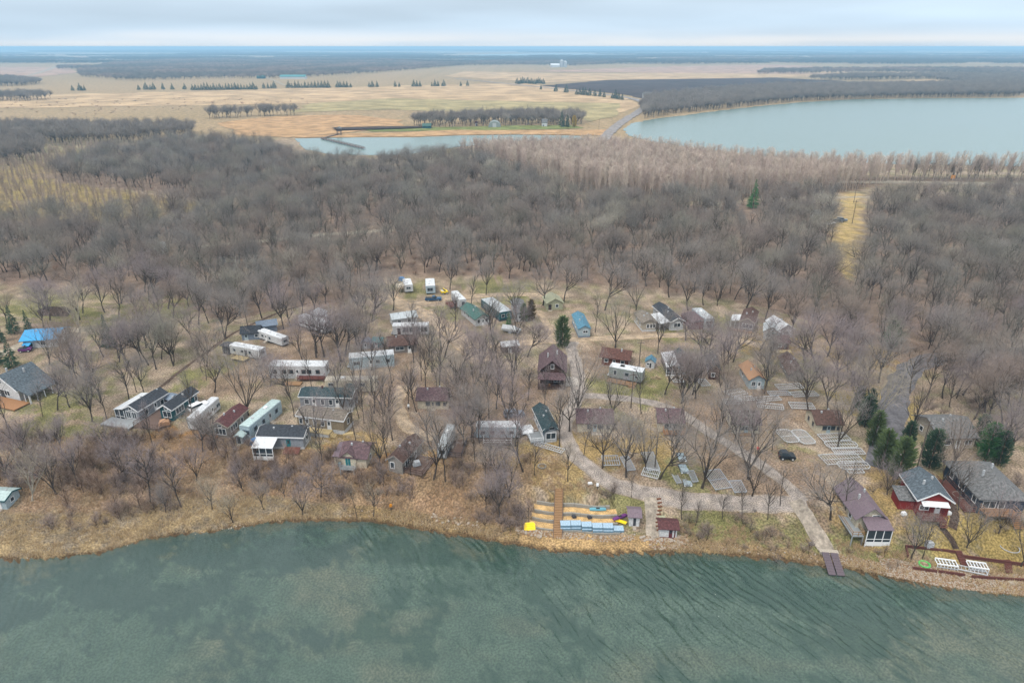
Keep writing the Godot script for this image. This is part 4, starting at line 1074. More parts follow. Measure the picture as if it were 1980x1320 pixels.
func build_back() -> void:
	var o := trailer("white trailer with a tan awning at the far campsite", "the tan-awning trailer", [783, 567], [799, 566], 7.0, 2.9, "white", "white_roof", [["w", 1.3, 1.5, 1.4, 0.7]], [["w", 2.0, 1.4, 1.0, 0.7], ["w", 5.0, 1.4, 1.0, 0.7]], {})
	porch(o, -2.6, -0.1, -4.5, -0.3, 2.6, 2.0, "cream", "beige", "", true)
	trailer("white trailer with blue side on the grass by the blue pickup", "the blue-sided trailer", [824, 570], [842, 569], 8.0, 3.1, "pale_blue", "white_roof", [["p", 1.4, 1.3, 1.8, 1.1]], [["w", 2.0, 1.4, 1.0, 0.8], ["w", 5.0, 1.4, 1.0, 0.8]], {})
	whole("tarp_cover", Soup.new().box(-1.0, 1.0, 0, 0.9, -0.7, 0.7).prism(PackedVector2Array([Vector2(-1.1, 0.9), Vector2(1.1, 0.9), Vector2(0, 1.3)]), -0.75, 0.75), M("blue_tarp"), "small blue tarp cover behind the tan-awning trailer", "tarp", gp(776, 542), 0.0)
	car("pickup_truck", "dark blue pickup truck parked across the grass lane", "truck", [838, 581], 0.05, "car_blue", 5.4, true)
	car("yellow_cart", "small yellow cart on the grass beside the blue pickup", "cart", [859, 567], 0.4, "yellow", 2.2, true, "white")
	o = trailer("white fifth-wheel trailer with a reddish deck near the grass lane", "the reddish-deck trailer", [889, 600], [902, 599], 9.0, 3.5, "white", "white_roof", [["w", 1.2, 1.4, 1.0, 1.4]], [["w", 2.0, 1.5, 0.9, 0.8], ["w", 5.0, 1.5, 0.9, 0.8]], {"yaw": 22.0, "stripe": "pale_grey"})
	deck(o, -2.6, -0.2, -7.0, -2.0, 0.8, "deck_red", "maroon")
	house("cabin", "white cabin with faded green metal roof", "the green-roofed cabin", "cabin", [920, 631], [945, 628], 11.0, 2.4, 1.2, "z", "white", "green_roof", [["w", 1.0, 0.9, 0.8, 1.1], ["d", 2.4, 0, 0.9, 2.0], ["w", 3.6, 0.9, 0.8, 1.1]], [["w", 2.5, 0.9, 0.9, 1.0], ["w", 5.5, 0.9, 0.9, 1.0]], {"yaw": 27.0, "over": 0.5})
	trailer("long dark green trailer with a pale roof beside the green-roofed cabin", "the pale-roofed green trailer", [966, 622], [990, 619], 13.5, 3.0, "teal", "metal_roof", [["w", 1.2, 1.3, 1.0, 0.9], ["w", 3.0, 1.3, 1.0, 0.9]], [["w", 3.0, 1.3, 1.0, 0.8]], {"yaw": 27.0, "skirt": "dark_wall"})
	house("mobile_home", "grey mobile home with weathered grey roof left of the yellow-green shed", "the weathered grey home", "mobile home", [998, 622], [1020, 620], 12.0, 2.6, 0.6, "z", "pale_grey", "grey_roof", [["w", 1.2, 1.0, 0.9, 1.0], ["w", 3.2, 1.0, 0.9, 1.0]], [["w", 3, 1.0, 0.9, 0.9]], {"yaw": 7.2})
	o = thing("covered_boat", "white shrink-wrapped boat on a trailer beside the pale-roofed green trailer", "boat", gp(988, 642), 1.2)
	var s := Soup.new()
	s.prism(PackedVector2Array([Vector2(-1.1, 0.7), Vector2(1.1, 0.7), Vector2(1.15, 1.3), Vector2(0, 2.2), Vector2(-1.15, 1.3)]), -2.6, 1.6)
	part(o, "wrapped_cover", s, M("white"))
	s = Soup.new()
	s.hexa([Vector3(-1.1, 0.7, 1.6), Vector3(1.1, 0.7, 1.6), Vector3(0.1, 0.9, 3.2), Vector3(-0.1, 0.9, 3.2), Vector3(-1.15, 1.3, 1.6), Vector3(1.15, 1.3, 1.6), Vector3(0.1, 1.4, 3.2), Vector3(-0.1, 1.4, 3.2)])
	part(o, "bow", s, M("white"))
	part(o, "boat_trailer", Soup.new().box(-0.8, 0.8, 0.4, 0.55, -2.2, 2.8).box(-1.1, -0.8, 0.0, 0.6, -0.4, 0.4).box(0.8, 1.1, 0.0, 0.6, -0.4, 0.4), M("dock_metal"))
	house("storage_shed", "pale yellow green shed with ribbed roof by the back lane", "the yellow-green shed", "shed", [1058, 600], [1088, 598], 6.0, 2.4, 1.4, "z", "yellow_green", "yellow_green", [["d", 0.9, 0, 1.0, 1.9, "brown_wall"], ["w", 3.2, 0.9, 0.9, 0.9]], [])
	house("small_cabin", "tiny dark cabin with a white roof on the dirt lane", "the tiny white-roofed cabin", "cabin", [972, 683], [1003, 680], 3.2, 2.0, 0.5, "x", "brown_wall", "white_roof", [["d", 2.0, 0, 0.8, 1.8]], [], {"over": 0.3})
	o = house("lodge", "dark brown two-storey lodge with plum gable roof and porch", "the plum-roofed lodge", "lodge", [1044, 744], [1090, 744], 9.0, 4.2, 2.6, "z", "brown_wall", "purple_roof", [["w", 3.0, 4.5, 0.7, 1.1], ["d", 2.0, 0, 1.0, 2.1, "dark_wall"], ["w", 4.2, 0.9, 1.4, 1.1]], [["w", 2.5, 0.9, 1.0, 1.2], ["w", 6.0, 0.9, 1.0, 1.2], ["w", 4.0, 3.0, 0.8, 0.9]], {"over": 0.7})
	var L: float = o.get_meta("size").x
	porch(o, -0.5, L + 0.5, 0.0, 2.6, 3.4, 2.6, "purple_roof", "brown_wall")
	deck(o, -0.4, L + 0.4, 0.05, 2.5, 0.3, "deck_brown", "brown_wall")
	sheet("patio", world_poly([[1092, 726], [1116, 728], [1122, 745], [1092, 745]]), 0.07, earth("patio_slab", lin(0.5, 0.45, 0.4), false), 0.0, true)
	o = house("cabin", "pale blue cabin with blue metal roof beside the green cedar", "the blue-roofed cabin", "cabin", [1119, 653], [1141, 653], 11.5, 2.8, 0.9, "z", "pale_blue", "blue_roof", [["w", 1.9, 1.5, 1.3, 0.7]], [["w", 2.5, 1.2, 0.9, 0.9], ["w", 6, 1.2, 0.9, 0.9]], {"yaw": 4.7, "skirt": "blue_grey", "skirt_h": 0.6, "over": 0.3})
	house("mobile_home", "beige mobile home with three front windows beneath a big oak", "the beige mobile home", "mobile home", [1242, 641], [1268, 640], 8.0, 2.8, 0.9, "z", "beige", "tan_roof", [["w", 1.6, 1.1, 0.7, 1.1], ["w", 2.6, 1.1, 0.7, 1.1], ["w", 3.5, 1.1, 0.7, 1.1]], [["w", 2.5, 1.1, 0.8, 1.0], ["w", 5.5, 1.1, 0.8, 1.0]], {"yaw": 7.6, "skirt": "white", "skirt_h": 0.5})
	o = house("mobile_home", "pale sage mobile home with dark roof and a white side awning", "the white-awning mobile home", "mobile home", [1297, 639], [1321, 638], 13.5, 2.9, 1.0, "z", "pale_grey", "dark_roof", [["p", 1.9, 1.0, 2.0, 1.2]], [["w", 3, 1.1, 0.8, 1.0], ["w", 7, 1.1, 0.8, 1.0], ["w", 10, 1.1, 0.8, 1.0]], {"yaw": 11.8, "skirt": "white", "skirt_h": 0.5, "fascia": "frame_white"})
	porch(o, -3.6, -0.1, -8.0, 0.0, 2.8, 2.3, "white_roof", "frame_white", "", true)
	o = trailer("pale blue trailer with striped roof and a maroon add-on porch", "the maroon-porch trailer", [1361, 636], [1381, 636], 9.0, 3.2, "pale_blue", "metal_roof", [["p", 1.5, 1.6, 2.0, 0.8], ["w", 1.5, 0.8, 1.2, 0.5]], [["w", 3, 1.5, 0.9, 0.8]], {"yaw": 10.8, "skirt": "white"})
	porch(o, -4.2, -0.1, -7.5, 0.0, 2.9, 2.4, "purple_roof", "maroon", "maroon", true)
	o = house("mobile_home", "taupe park home with white bay windows and a pale awning", "the taupe park home", "house", [1430, 638], [1456, 641], 10.0, 3.0, 1.1, "z", "taupe", "brown_roof", [["p", 2.0, 1.0, 2.8, 1.2]], [["w", 3, 1.1, 0.8, 1.0], ["w", 7, 1.1, 0.8, 1.0]], {"yaw": -24.0, "fascia": "beige"})
	porch(o, -3.0, -0.1, -6.0, -0.5, 2.8, 2.3, "white_roof", "frame_white", "", true)
	deck(o, -3.0, 3.6, 0.2, 1.8, 0.3, "deck_wood")
	house("cottage", "white cottage with teal windows beside the dark red cabin", "the teal-window cottage", "cottage", [1476, 655], [1505, 659], 6.0, 2.6, 1.4, "z", "white", "metal_roof", [["p", 2.8, 0.8, 1.6, 1.4], ["w", 1.0, 0.9, 0.7, 0.9]], [["w", 2.5, 0.9, 0.9, 0.9]], {"trim": "teal_trim"})
	house("garage", "white garage with a broad pale roof behind the dark red cabin", "the white garage", "garage", [1505, 655], [1532, 652], 7.0, 2.9, 1.3, "z", "white", "white_roof", [["d", 2.0, 0, 2.4, 2.2, "pale_grey"]], [["w", 3, 1, 0.8, 0.8]])
	o = house("small_cabin", "small dark red cabin on a yellow plank deck", "the dark red cabin", "cabin", [1500, 677], [1524, 678], 4.0, 2.5, 1.2, "x", "log_brown", "maroon_roof", [["w", 1.0, 1.1, 0.8, 0.8], ["d", 2.6, 0.2, 0.8, 1.9, "brown_wall"]], [])
	deck(o, -0.4, 3.9, 0.1, 1.9, 0.3, "deck_new")
	house("log_cabin", "red brown log cabin with white framed windows", "the log cabin", "cabin", [1163, 705], [1214, 712], 5.2, 2.6, 1.3, "x", "log_brown", "log_roof", [["w", 1.2, 1.0, 0.9, 0.9], ["w", 3.3, 1.1, 0.6, 0.7], ["w", 5.5, 0.9, 0.9, 1.1]], [["d", 1.4, 0, 0.9, 2.0], ["w", 3.6, 0.9, 0.8, 1.0]], {"over": 0.6, "vents": [[4.8, -2.0, 0.6]]})
	house("playhouse", "tiny white playhouse with a light blue roof", "the white playhouse", "playhouse", [1248, 711], [1265, 713], 2.2, 1.9, 0.9, "z", "white", "blue_roof", [["w", 0.6, 1.0, 0.6, 0.5], ["d", 1.25, 0.2, 0.45, 1.3, "dark_wall"], ["w", 1.9, 1.0, 0.6, 0.5]], [["w", 1.1, 1.0, 0.6, 0.5]], {"over": 0.3})
	o = trailer("grey green trailer with white roof and a railed front deck", "the railed-deck trailer", [1177, 731], [1240, 744], 3.0, 3.3, "sage", "white_roof", [["w", 1.6, 1.4, 0.7, 1.2], ["d", 4.6, 0.6, 1.6, 2.0, "grey"], ["w", 7.0, 1.5, 0.6, 0.6]], [["p", 1.5, 1.0, 2.2, 1.6]], {"unit": "black"})
	deck(o, 0.2, 7.4, 0.3, 2.4, 0.45, "deck_wood", "deck_brown", 1.6)
	o = house("cottage", "sky blue gabled cottage with a wide white side roof", "the sky blue cottage", "cottage", [1311, 724], [1334, 724], 8.0, 2.6, 1.3, "z", "pale_blue", "teal_roof", [["w", 1.0, 0.8, 0.8, 1.2], ["d", 2.2, 0, 0.9, 2.0, "teal_trim"]], [["w", 2.5, 1.0, 0.9, 1.0], ["w", 5.5, 1.0, 0.9, 1.0]], {"fascia": "frame_white"})
	porch(o, -3.3, -0.1, -8.0, 1.0, 3.0, 2.4, "white_roof", "frame_white", "glass_dark", true)
	house("cabin", "narrow dark plank cabin with steep charcoal roof", "the dark plank cabin", "cabin", [1370, 733], [1391, 735], 8.0, 2.8, 1.4, "z", "brown_wall", "dark_roof", [["w", 1.0, 0.9, 0.8, 1.0], ["d", 2.2, 0, 0.8, 2.0, "deck_wood"]], [["w", 3, 1, 0.9, 0.9], ["w", 5.5, 1, 0.9, 0.9]])
	o = house("cottage", "light blue cottage under an orange brown tarp roof", "the orange-tarp cottage", "cottage", [1448, 752], [1477, 752], 8.0, 2.7, 1.2, "z", "pale_blue", "orange_tarp", [["w", 1.0, 0.9, 0.9, 1.1], ["d", 2.4, 0, 0.9, 2.0], ["w", 3.6, 0.9, 0.8, 1.1]], [["w", 2.5, 1, 0.9, 0.9]])
	o = house("cottage", "long cottage with dull plum roof and a dark glazed porch end", "the dull plum cottage", "cottage", [1526, 738], [1551, 738], 10.0, 2.5, 1.3, "z", "taupe", "brown_roof", [["p", 2.0, 0.7, 3.0, 1.4]], [["w", 3, 1, 0.9, 0.9], ["w", 6, 1, 0.9, 0.9]], {"yaw": -6.3, "over": 0.6})

func build_middle() -> void:
	var k := 0
	for q in [
		["cream cottage with worn plum roof beside the dirt track", "the worn plum-roofed cottage", [808, 790], [867, 791], []],
		["cream cottage with plum roof and blue door by the gravel road", "the blue-door cottage", [1117, 835], [1183, 836], []],
		["cream cottage with plum roof and an orange front deck", "the orange-deck cottage", [1273, 834], [1320, 835], []],
		["cream cottage with plum roof and pale blue door behind big oak", "the oak-side cottage", [1417, 838], [1467, 838], []],
		["cream cottage with dark plum roof beside the stored docks", "the dock-yard cottage", [1577, 838], [1625, 838], []]]:
		var L: float = gp(q[2][0], q[2][1]).distance_to(gp(q[3][0], q[3][1]))
		var o := house("cottage", q[0], q[1], "cottage", q[2], q[3], 6.0, 2.5, 1.5, "x", "cream", "purple_roof" if k < 4 else "brown_roof", [["w", L * 0.34, 0.9, 1.0, 1.0], ["d", L * 0.5, 0.0, 0.85, 2.0, "pale_blue" if k != 0 else "beige"], ["w", L * 0.66, 0.9, 1.0, 1.0], ["w", L * 0.88, 0.9, 0.6, 0.8]], [["w", 1.8, 0.9, 0.8, 1.0], ["w", 4.2, 0.9, 0.8, 1.0]], {"over": 0.45, "group": "plum-roofed cream cottages", "trim": "taupe"})
		if k == 2:
			deck(o, 0.9, L + 0.3, 0.1, 1.9, 0.5, "deck_orange", "deck_orange")
		elif k == 3:
			deck(o, 1.2, 3.6, 0.1, 1.2, 0.25, "deck_wood")
		elif k == 1:
			deck(o, 3.0, 5.6, 0.1, 1.5, 0.2, "concrete")
		k += 1
	var o := house("cottage", "cream cottage with plum cross-gable roof and teal balcony doors", "the balcony cottage", "cottage", [663, 904], [709, 905], 5.5, 2.7, 1.5, "x", "cream", "purple_roof", [["d", 1.5, 0.6, 1.5, 1.7, "teal_trim"]], [["w", 2.5, 0.9, 0.8, 1.0]], {"over": 0.5})
	var s := Soup.new()
	s.prism(PackedVector2Array([Vector2(-0.1, -0.6), Vector2(3.0, -0.6), Vector2(3.0, 2.7), Vector2(1.45, 3.9), Vector2(-0.1, 2.7)]), -2.6, 0.25)
	part(o, "gable_bay", s, M("cream"))
	part(o, "door_glass", Soup.new().box(0.8, 1.25, 0.6, 2.3, 0.2, 0.3).box(1.35, 1.8, 0.6, 2.3, 0.2, 0.3), M("teal_trim"))
	s = Soup.new()
	for kx in [-1.0, 1.0]:
		s.hexa([Vector3(1.45 + kx * 2.0, 2.3, -2.9), Vector3(1.45, 3.92, -2.9), Vector3(1.45, 3.92, 0.6), Vector3(1.45 + kx * 2.0, 2.3, 0.6), Vector3(1.45 + kx * 2.0, 2.44, -2.9), Vector3(1.45, 4.06, -2.9), Vector3(1.45, 4.06, 0.6), Vector3(1.45 + kx * 2.0, 2.44, 0.6)])
	part(o, "gable_roof", s, M("purple_roof"))
	s = Soup.new().box(-1.9, -0.05, -0.6, 2.2, -4.4, -0.6)
	part(o, "side_room", s, M("cream"))
	part(o, "side_roof", Soup.new().hexa2([-2.2, 0.1, 2.75, 2.1, -4.8, -0.3]), M("purple_pale"))
	deck(o, -0.1, 2.9, 0.3, 1.5, 0.55, "deck_grey", "deck_grey")
	whole("rain_barrel", Soup.new().tube(Vector3.ZERO, Vector3(0, 0.9, 0), 0.35, 0.32, 10, true), M("kayak_teal"), "teal barrel at the corner of the balcony cottage", "barrel", gp(657, 901))
	o = house("park_model_home", "taupe park home with long brown roof facing the lake", "the long brown-roofed park home", "house", [752, 910], [779, 916], 8.5, 2.9, 1.1, "z", "taupe", "brown_roof", [["w", 0.9, 0.9, 0.8, 1.3], ["w", 2.7, 0.9, 0.8, 1.3]], [["p", 2.4, 0.8, 2.4, 1.4], ["d", 5.6, 0, 0.9, 2.0], ["w", 8, 0.9, 0.9, 1.0]], {"yaw": -20.0, "fascia": "taupe"})
	var L: float = o.get_meta("size").x
	deck(o, L + 0.1, L + 4.2, -6.8, -0.3, 0.4, "deck_brown", "brown_wall")
	whole("covered_grill", Soup.new().prism(PackedVector2Array([Vector2(-0.8, 0), Vector2(0.8, 0), Vector2(0.6, 0.9), Vector2(-0.5, 0.9)]), -0.5, 0.5), M("pale_grey"), "grey covered furniture on the deck of the long brown-roofed park home", "furniture", gp(806, 902) + Vector3(0, 0.4, 0), 0.4)
	o = trailer("silver grey travel trailer end-on to the lake with a dark deck", "the silver grey trailer", [846, 889], [863, 891], 9.0, 3.2, "pale_grey", "metal_roof", [["w", 1.0, 1.6, 1.2, 0.8]], [["w", 2.0, 1.5, 0.9, 0.8], ["d", 4.5, 0.6, 0.8, 1.9], ["w", 7.0, 1.5, 1.2, 0.8]], {"yaw": -7.4, "stripe": "grey"})
	L = o.get_meta("size").x
	deck(o, L + 0.15, L + 3.0, -7.5, -1.0, 0.5, "deck_brown", "dark_wall")
	o = trailer("white trailer with a roofed porch behind leafless shrubs", "the roofed-porch trailer", [921, 850], [1005, 850], 2.8, 3.1, "pale_blue", "white_roof", [["w", 1.4, 1.4, 0.9, 0.8], ["w", 3.4, 1.4, 0.9, 0.8], ["w", 5.6, 1.4, 0.9, 0.8], ["w", 7.6, 1.4, 0.9, 0.8]], [["w", 1.4, 1.4, 1.0, 0.8]], {})
	deck(o, 1.6, 7.6, 0.2, 2.6, 0.6, "deck_brown", "frame_white")
	whole("utility_trailer", Soup.new().box(-1.3, 1.3, 0.45, 0.6, -0.9, 0.9).box(-1.3, -1.2, 0.6, 1.6, -0.9, 0.9).box(1.2, 1.3, 0.6, 1.6, -0.9, 0.9).box(-1.3, 1.3, 0.6, 1.6, -0.9, -0.82).tube(Vector3(0, 0.3, -1.05), Vector3(0, 0.3, 1.05), 0.3, 0.3, 10, true).bar(Vector3(1.3, 0.5, 0), Vector3(2.4, 0.5, 0), 0.1, 0.1), M("car_white"), "small white utility trailer beside the roofed-porch trailer", "utility trailer", gp(1018, 838), 0.3)
	o = house("park_model_home", "grey blue park home with green shingle roof and white bay front", "the white-bay park home", "house", [1051, 853], [1076, 853], 9.5, 3.0, 1.0, "z", "blue_grey", "teal_roof", [["p", 1.8, 0.9, 2.4, 1.5], ["w", 1.8, 2.75, 1.2, 0.5]], [["w", 1.6, 0.9, 0.8, 1.2], ["w", 4.0, 0.9, 0.8, 1.2], ["w", 8, 0.9, 0.8, 1.2]], {"yaw": 11.0, "fascia": "frame_white", "skirt": "white", "skirt_h": 0.6})
	L = o.get_meta("size").x
	s = Soup.new().box(0.15, L - 0.15, -0.5, 2.6, 0.0, 0.7)
	part(o, "bay_front", s, M("pale_grey"))
	openings(o, Transform3D(Basis.IDENTITY, Vector3(0, 0, 0.7)), [["p", L / 2, 0.9, L * 0.72, 1.4]])
	s = Soup.new()
	for kx in [-1.0, 1.0]:
		s.hexa([Vector3(L / 2 + kx * (L / 2 + 0.35), 2.75, -5.0), Vector3(L / 2, 4.25, -5.0), Vector3(L / 2, 4.25, 1.1), Vector3(L / 2 + kx * (L / 2 + 0.35), 2.75, 1.1), Vector3(L / 2 + kx * (L / 2 + 0.35), 2.88, -5.0), Vector3(L / 2, 4.4, -5.0), Vector3(L / 2, 4.4, 1.1), Vector3(L / 2 + kx * (L / 2 + 0.35), 2.88, 1.1)])
	part(o, "front_roof", s, M("teal_roof"))
	deck(o, -3.0, -0.1, -3.5, 0.8, 0.5, "deck_grey", "frame_white", 1.2)
	car("parked_car", "dark grey estate car parked under the trees behind the roofed-porch trailer", "car", [994, 805], 0.2, "car_grey", 4.8)
	car("parked_car", "black pontoon-style jeep with white bow rail by the gravel lane", "car", [1521, 886], -0.1, "car_black", 3.2)

func build_right() -> void:
	var o := house("boat_house", "cream lakeside house with broad mauve roof and glazed porch", "the mauve-roofed house", "house", [1652, 1030], [1705, 1030], 8.5, 3.8, 1.9, "z", "cream", "purple_pale", [["w", 3.2, 3.3, 1.2, 0.6]], [["w", 2.5, 1.6, 0.9, 1.2], ["w", 6.0, 1.6, 0.9, 1.2]], {"yaw": -1.2, "over": 0.7})
	var L: float = o.get_meta("size").x
	porch(o, 0.6, L + 0.6, 0.0, 3.0, 3.6, 2.9, "purple_pale", "frame_white", "glass_dark")
	deck(o, -1.6, 0.5, -5.0, 2.4, 1.2, "deck_grey", "deck_wood")
	o = house("cabin", "red lakeside cabin with green grey roof and white awning", "the red cabin", "cabin", [1770, 995], [1829, 995], 7.5, 3.6, 1.7, "z", "red_wall", "slate_roof", [["w", 1.2, 1.3, 1.5, 0.9], ["d", 3.5, 0.7, 0.9, 2.0], ["w", 5.0, 1.4, 0.9, 1.0]], [["w", 2.5, 1.5, 0.9, 1.0], ["w", 5.5, 1.5, 0.9, 1.0]], {"yaw": -7.1, "fascia": "frame_white", "over": 0.5})
	L = o.get_meta("size").x
	part(o, "awning", Soup.new().hexa2([0.3, 4.9, 3.15, 2.75, 0.05, 1.2]), M("frame_white"))
	deck(o, 0.0, L * 0.8, 0.1, 2.4, 0.7, "deck_red", "maroon", 1.3)
	part(o, "side_room", Soup.new().box(-2.6, -0.02, -0.6, 2.2, -4.5, -1.2), M("red_wall"))
	part(o, "side_roof", Soup.new().hexa2([-2.9, 0.0, 2.75, 2.2, -4.9, -0.9]), M("grey_roof"))
	o = house("lake_house", "large grey hip-roofed house with glazed lake front and orange stairs", "the large grey house", "house", [1888, 992], [1980, 996], 11.5, 3.4, 2.6, "z", "navy_wall", "grey_roof", [["p", 1.8, 1.3, 2.2, 1.4], ["w", 4.0, 1.3, 1.0, 1.4], ["p", 6.6, 1.3, 3.0, 1.5]], [["w", 2.5, 1.5, 1.0, 1.2], ["w", 6, 1.5, 1.6, 1.2], ["w", 10, 1.5, 1.0, 1.2]], {"yaw": -2.7, "over": 0.6, "hip": true})
	deck(o, 0.2, 6.0, 0.1, 2.4, 1.3, "deck_orange", "deck_orange", 1.6)
	deck(o, -2.2, -0.1, -10.0, 0.0, 0.4, "deck_red", "deck_red")
	house("garage", "weathered grey roofed house half hidden by cedars and the asphalt road", "the cedar-screened grey house", "house", [1812, 868], [1882, 866], 9.0, 2.9, 2.0, "x", "beige", "grey_roof", [["w", 2.0, 1.0, 1.2, 1.0], ["d", 4.2, 0, 1.0, 2.0], ["w", 6.4, 1.0, 1.4, 1.0]], [["w", 3.0, 1.0, 1.0, 1.0]], {"over": 0.6})
	house("boat_house", "tiny white boathouse with dull plum roof above the sand terraces", "the tiny boathouse", "boathouse", [1216, 1017], [1236, 1018], 2.6, 2.3, 0.5, "x", "white", "purple_pale", [["d", 1.0, 0.2, 0.5, 1.7, "dark_wall"]], [])
	o = house("beach_shed", "white and maroon beach shed beside the concrete boat ramp", "the maroon beach shed", "shed", [1275, 1039], [1308, 1041], 2.6, 2.2, 0.5, "x", "white", "maroon_roof", [["d", 1.95, 0.1, 0.6, 1.95, "maroon"], ["d", 2.7, 0.1, 0.2, 1.95, "maroon"]], [])
	part(o, "base_trim", Soup.new().box(-0.04, o.get_meta("size").x + 0.04, -0.5, 0.22, -0.5, 0.05), M("maroon"))
	house("boat_house", "pale teal boathouse cut off at the west shore", "", "boathouse", [-22, 983], [14, 985], 3.5, 2.3, 0.6, "x", "pale_blue", "pale_teal_roof", [["w", 1.0, 0.9, 0.8, 0.8], ["d", 2.4, 0.1, 0.8, 1.9]], [["w", 1.6, 0.9, 0.8, 0.8]], {"fascia": "teal"})

# ---------------------------------------------------------------- shore works, docks, small things
func build_terraces() -> void:
	var m := M("block")
	var names := ["lowest", "second", "third", "top"]
	var x0 := ter_a.x + 0.2
	var x1 := ter_a.y - 0.2
	var sand := earth("beach_sand", lin(0.85, 0.56, 0.26), false, 1.0 / 9.0, 1.0 / 19.0)
	for i in 4:
		var d0: float = STEPS[i][0]
		var y: float = STEPS[i][1]
		var below: float = STEPS[i - 1][1] if i > 0 else 0.2
		var xa := x0 + 0.5 * i
		var xb := x1 - (0.0 if i < 3 else 1.2)
		var o := thing("retaining_wall", "%s pale block retaining wall of the sand terraces" % names[i], "wall", Vector3.ZERO, 0.0, "sand terrace walls")
		var x := xa
		var k := 0
		while x < xb - 0.4:
			var xe := minf(x + 1.45, xb)
			var za := table(zs_table, x) - d0
			var zb := table(zs_table, xe) - d0
			var t := 0.06 * sin(k * 5.1)
			part(o, "block", Soup.new().hexa3(Vector3(x + 0.02, below - 0.6, za), Vector3(xe - 0.02, below - 0.6, zb), y + 0.08 + t * 0.3, 0.3 + t), m)
			x = xe
			k += 1
		var s := Soup.new()
		x = xa
		var d1: float = STEPS[i + 1][0] if i < 3 else d0 + 2.0
		var sand_y := y
		while x < xb - 0.1:
			var xe := minf(x + 1.0, xb)
			var p := [Vector3(x, -0.5, table(zs_table, x) - d0 - 0.4), Vector3(xe, -0.5, table(zs_table, xe) - d0 - 0.4), Vector3(xe, -0.5, table(zs_table, xe) - d1 + 0.1), Vector3(x, -0.5, table(zs_table, x) - d1 + 0.1)]
			var q := []
			for e in p:
				q.append(Vector3(e.x, sand_y, e.z))
			s.hexa(p + q)
			x = xe
		if i < 3:
			structure("sand_bed", s.mesh_uv(), sand)
	# stairs through the terraces
	var top := gp(1081, 944)
	var foot := Vector3(gp(1078, 1036).x, 0.55, table(zs_table, gp(1078, 1036).x) - 3.4)
	var st := thing("wooden_stairs", "long wooden stairs down through the sand terraces to the beach", "stairs", foot, 0.0)
	marks.append(["the beach stairs", (top + foot) * 0.5])
	var n := 30
	for k in n:
		var p: Vector3 = (top - foot) * ((k + 0.5) / n)
		p.y = maxf(p.y, 0.0)
		part(st, "step", Soup.new().box(p.x - 0.75, p.x + 0.75, p.y - 0.05, p.y + 0.06, p.z - 0.19, p.z + 0.14), M("deck_wood"))
	part(st, "stringer", Soup.new().bar(Vector3(-0.8, -0.1, 0), top - foot + Vector3(-0.8, 0.05, 0), 0.1, 0.3), M("deck_brown"))
	part(st, "stringer", Soup.new().bar(Vector3(0.8, -0.1, 0), top - foot + Vector3(0.8, 0.05, 0), 0.1, 0.3), M("deck_brown"))
	solid.append([Vector2((top.x + foot.x) / 2, (top.z + foot.z) / 2), 5.0])
	# stacked blue dock sections on the lowest terrace
	var yb: float = STEPS[0][1]
	for k in 6:
		var px := 1094.0 + k * 20.5
		var x: float = flat_at(px, 1022, 1.2).x
		var z := table(zs_table, x) - STEPS[0][0] - 0.95
		for lay in (2 if k < 5 else 1):
			var o := thing("blue_dock", "%s blue dock panel %s in the row stacked on the sand" % [["first", "second", "third", "fourth", "fifth", "last"][k], ["on the ground", "on top"][lay]], "dock section", Vector3(x, yb + 0.02 + lay * 0.5, z - lay * 0.25), 0.02 * sin(k * 7.0 + lay), "blue dock panels stacked on the sand")
			part(o, "side", Soup.new().box(-0.93, 0.93, 0, 0.4, -0.75, 0.75), M("dock_dark_blue"))
			for b in 4:
				part(o, "plank", Soup.new().box(-0.94, 0.94, 0.4, 0.45 + 0.006 * (b % 2), -0.74 + b * 0.375, -0.39 + b * 0.375), M("dock_blue"))
	var o := thing("swim_raft", "bright yellow inflatable raft lying on the sand beside the beach stairs", "raft", gp(1024, 1023) + Vector3(0, 0.55, 0), 0.1)
	var r := Soup.new()
	r.prism(PackedVector2Array([Vector2(-1.05, -0.5), Vector2(-0.75, -0.8), Vector2(0.75, -0.8), Vector2(1.05, -0.5), Vector2(1.05, 0.5), Vector2(0.75, 0.8), Vector2(-0.75, 0.8), Vector2(-1.05, 0.5)]), -0.12, 0.12)
	part(o, "float_body", r.turned(Transform3D(Basis(Vector3.RIGHT, -0.75), Vector3.ZERO)), M("yellow"))
	for k in 4:
		part(o, "air_tube", Soup.new().tube(Vector3(-0.85, -0.55 + k * 0.36, 0.1), Vector3(0.85, -0.55 + k * 0.36, 0.1), 0.14, 0.14, 8, true).turned(Transform3D(Basis(Vector3.RIGHT, -0.75), Vector3.ZERO)), M("yellow"))
	var sl := gp(1185, 1012)
	o = thing("water_slide", "yellow slide lying on the blue dock panels at the terrace end", "slide", Vector3(sl.x, 1.5, sl.z), -0.5)
	part(o, "chute", Soup.new().box(0, 2.6, 0, 0.08, -0.28, 0.28), M("yellow"))
	for z in [-0.28, 0.22]:
		part(o, "side_rail", Soup.new().box(0, 2.6, 0.08, 0.28, z, z + 0.06), M("yellow"))
	for q in [[1156, 988, "kayak_teal", "blue grey kayak rack on the upper sand terrace"], [1199, 1003, "purple", "purple kayak stood at the end of the middle terrace"]]:
		o = thing("kayak", q[3], "kayak", gp(q[0], q[1]) + Vector3(0, 0.35, 0), 0.5 if q[2] == "purple" else 0.0)
		part(o, "hull", Soup.new().hexa4(1.6, 0.38, 0.3), M(q[2]))
		part(o, "cockpit", Soup.new().box(-0.35, 0.35, 0.26, 0.34, -0.2, 0.2), M("black"))
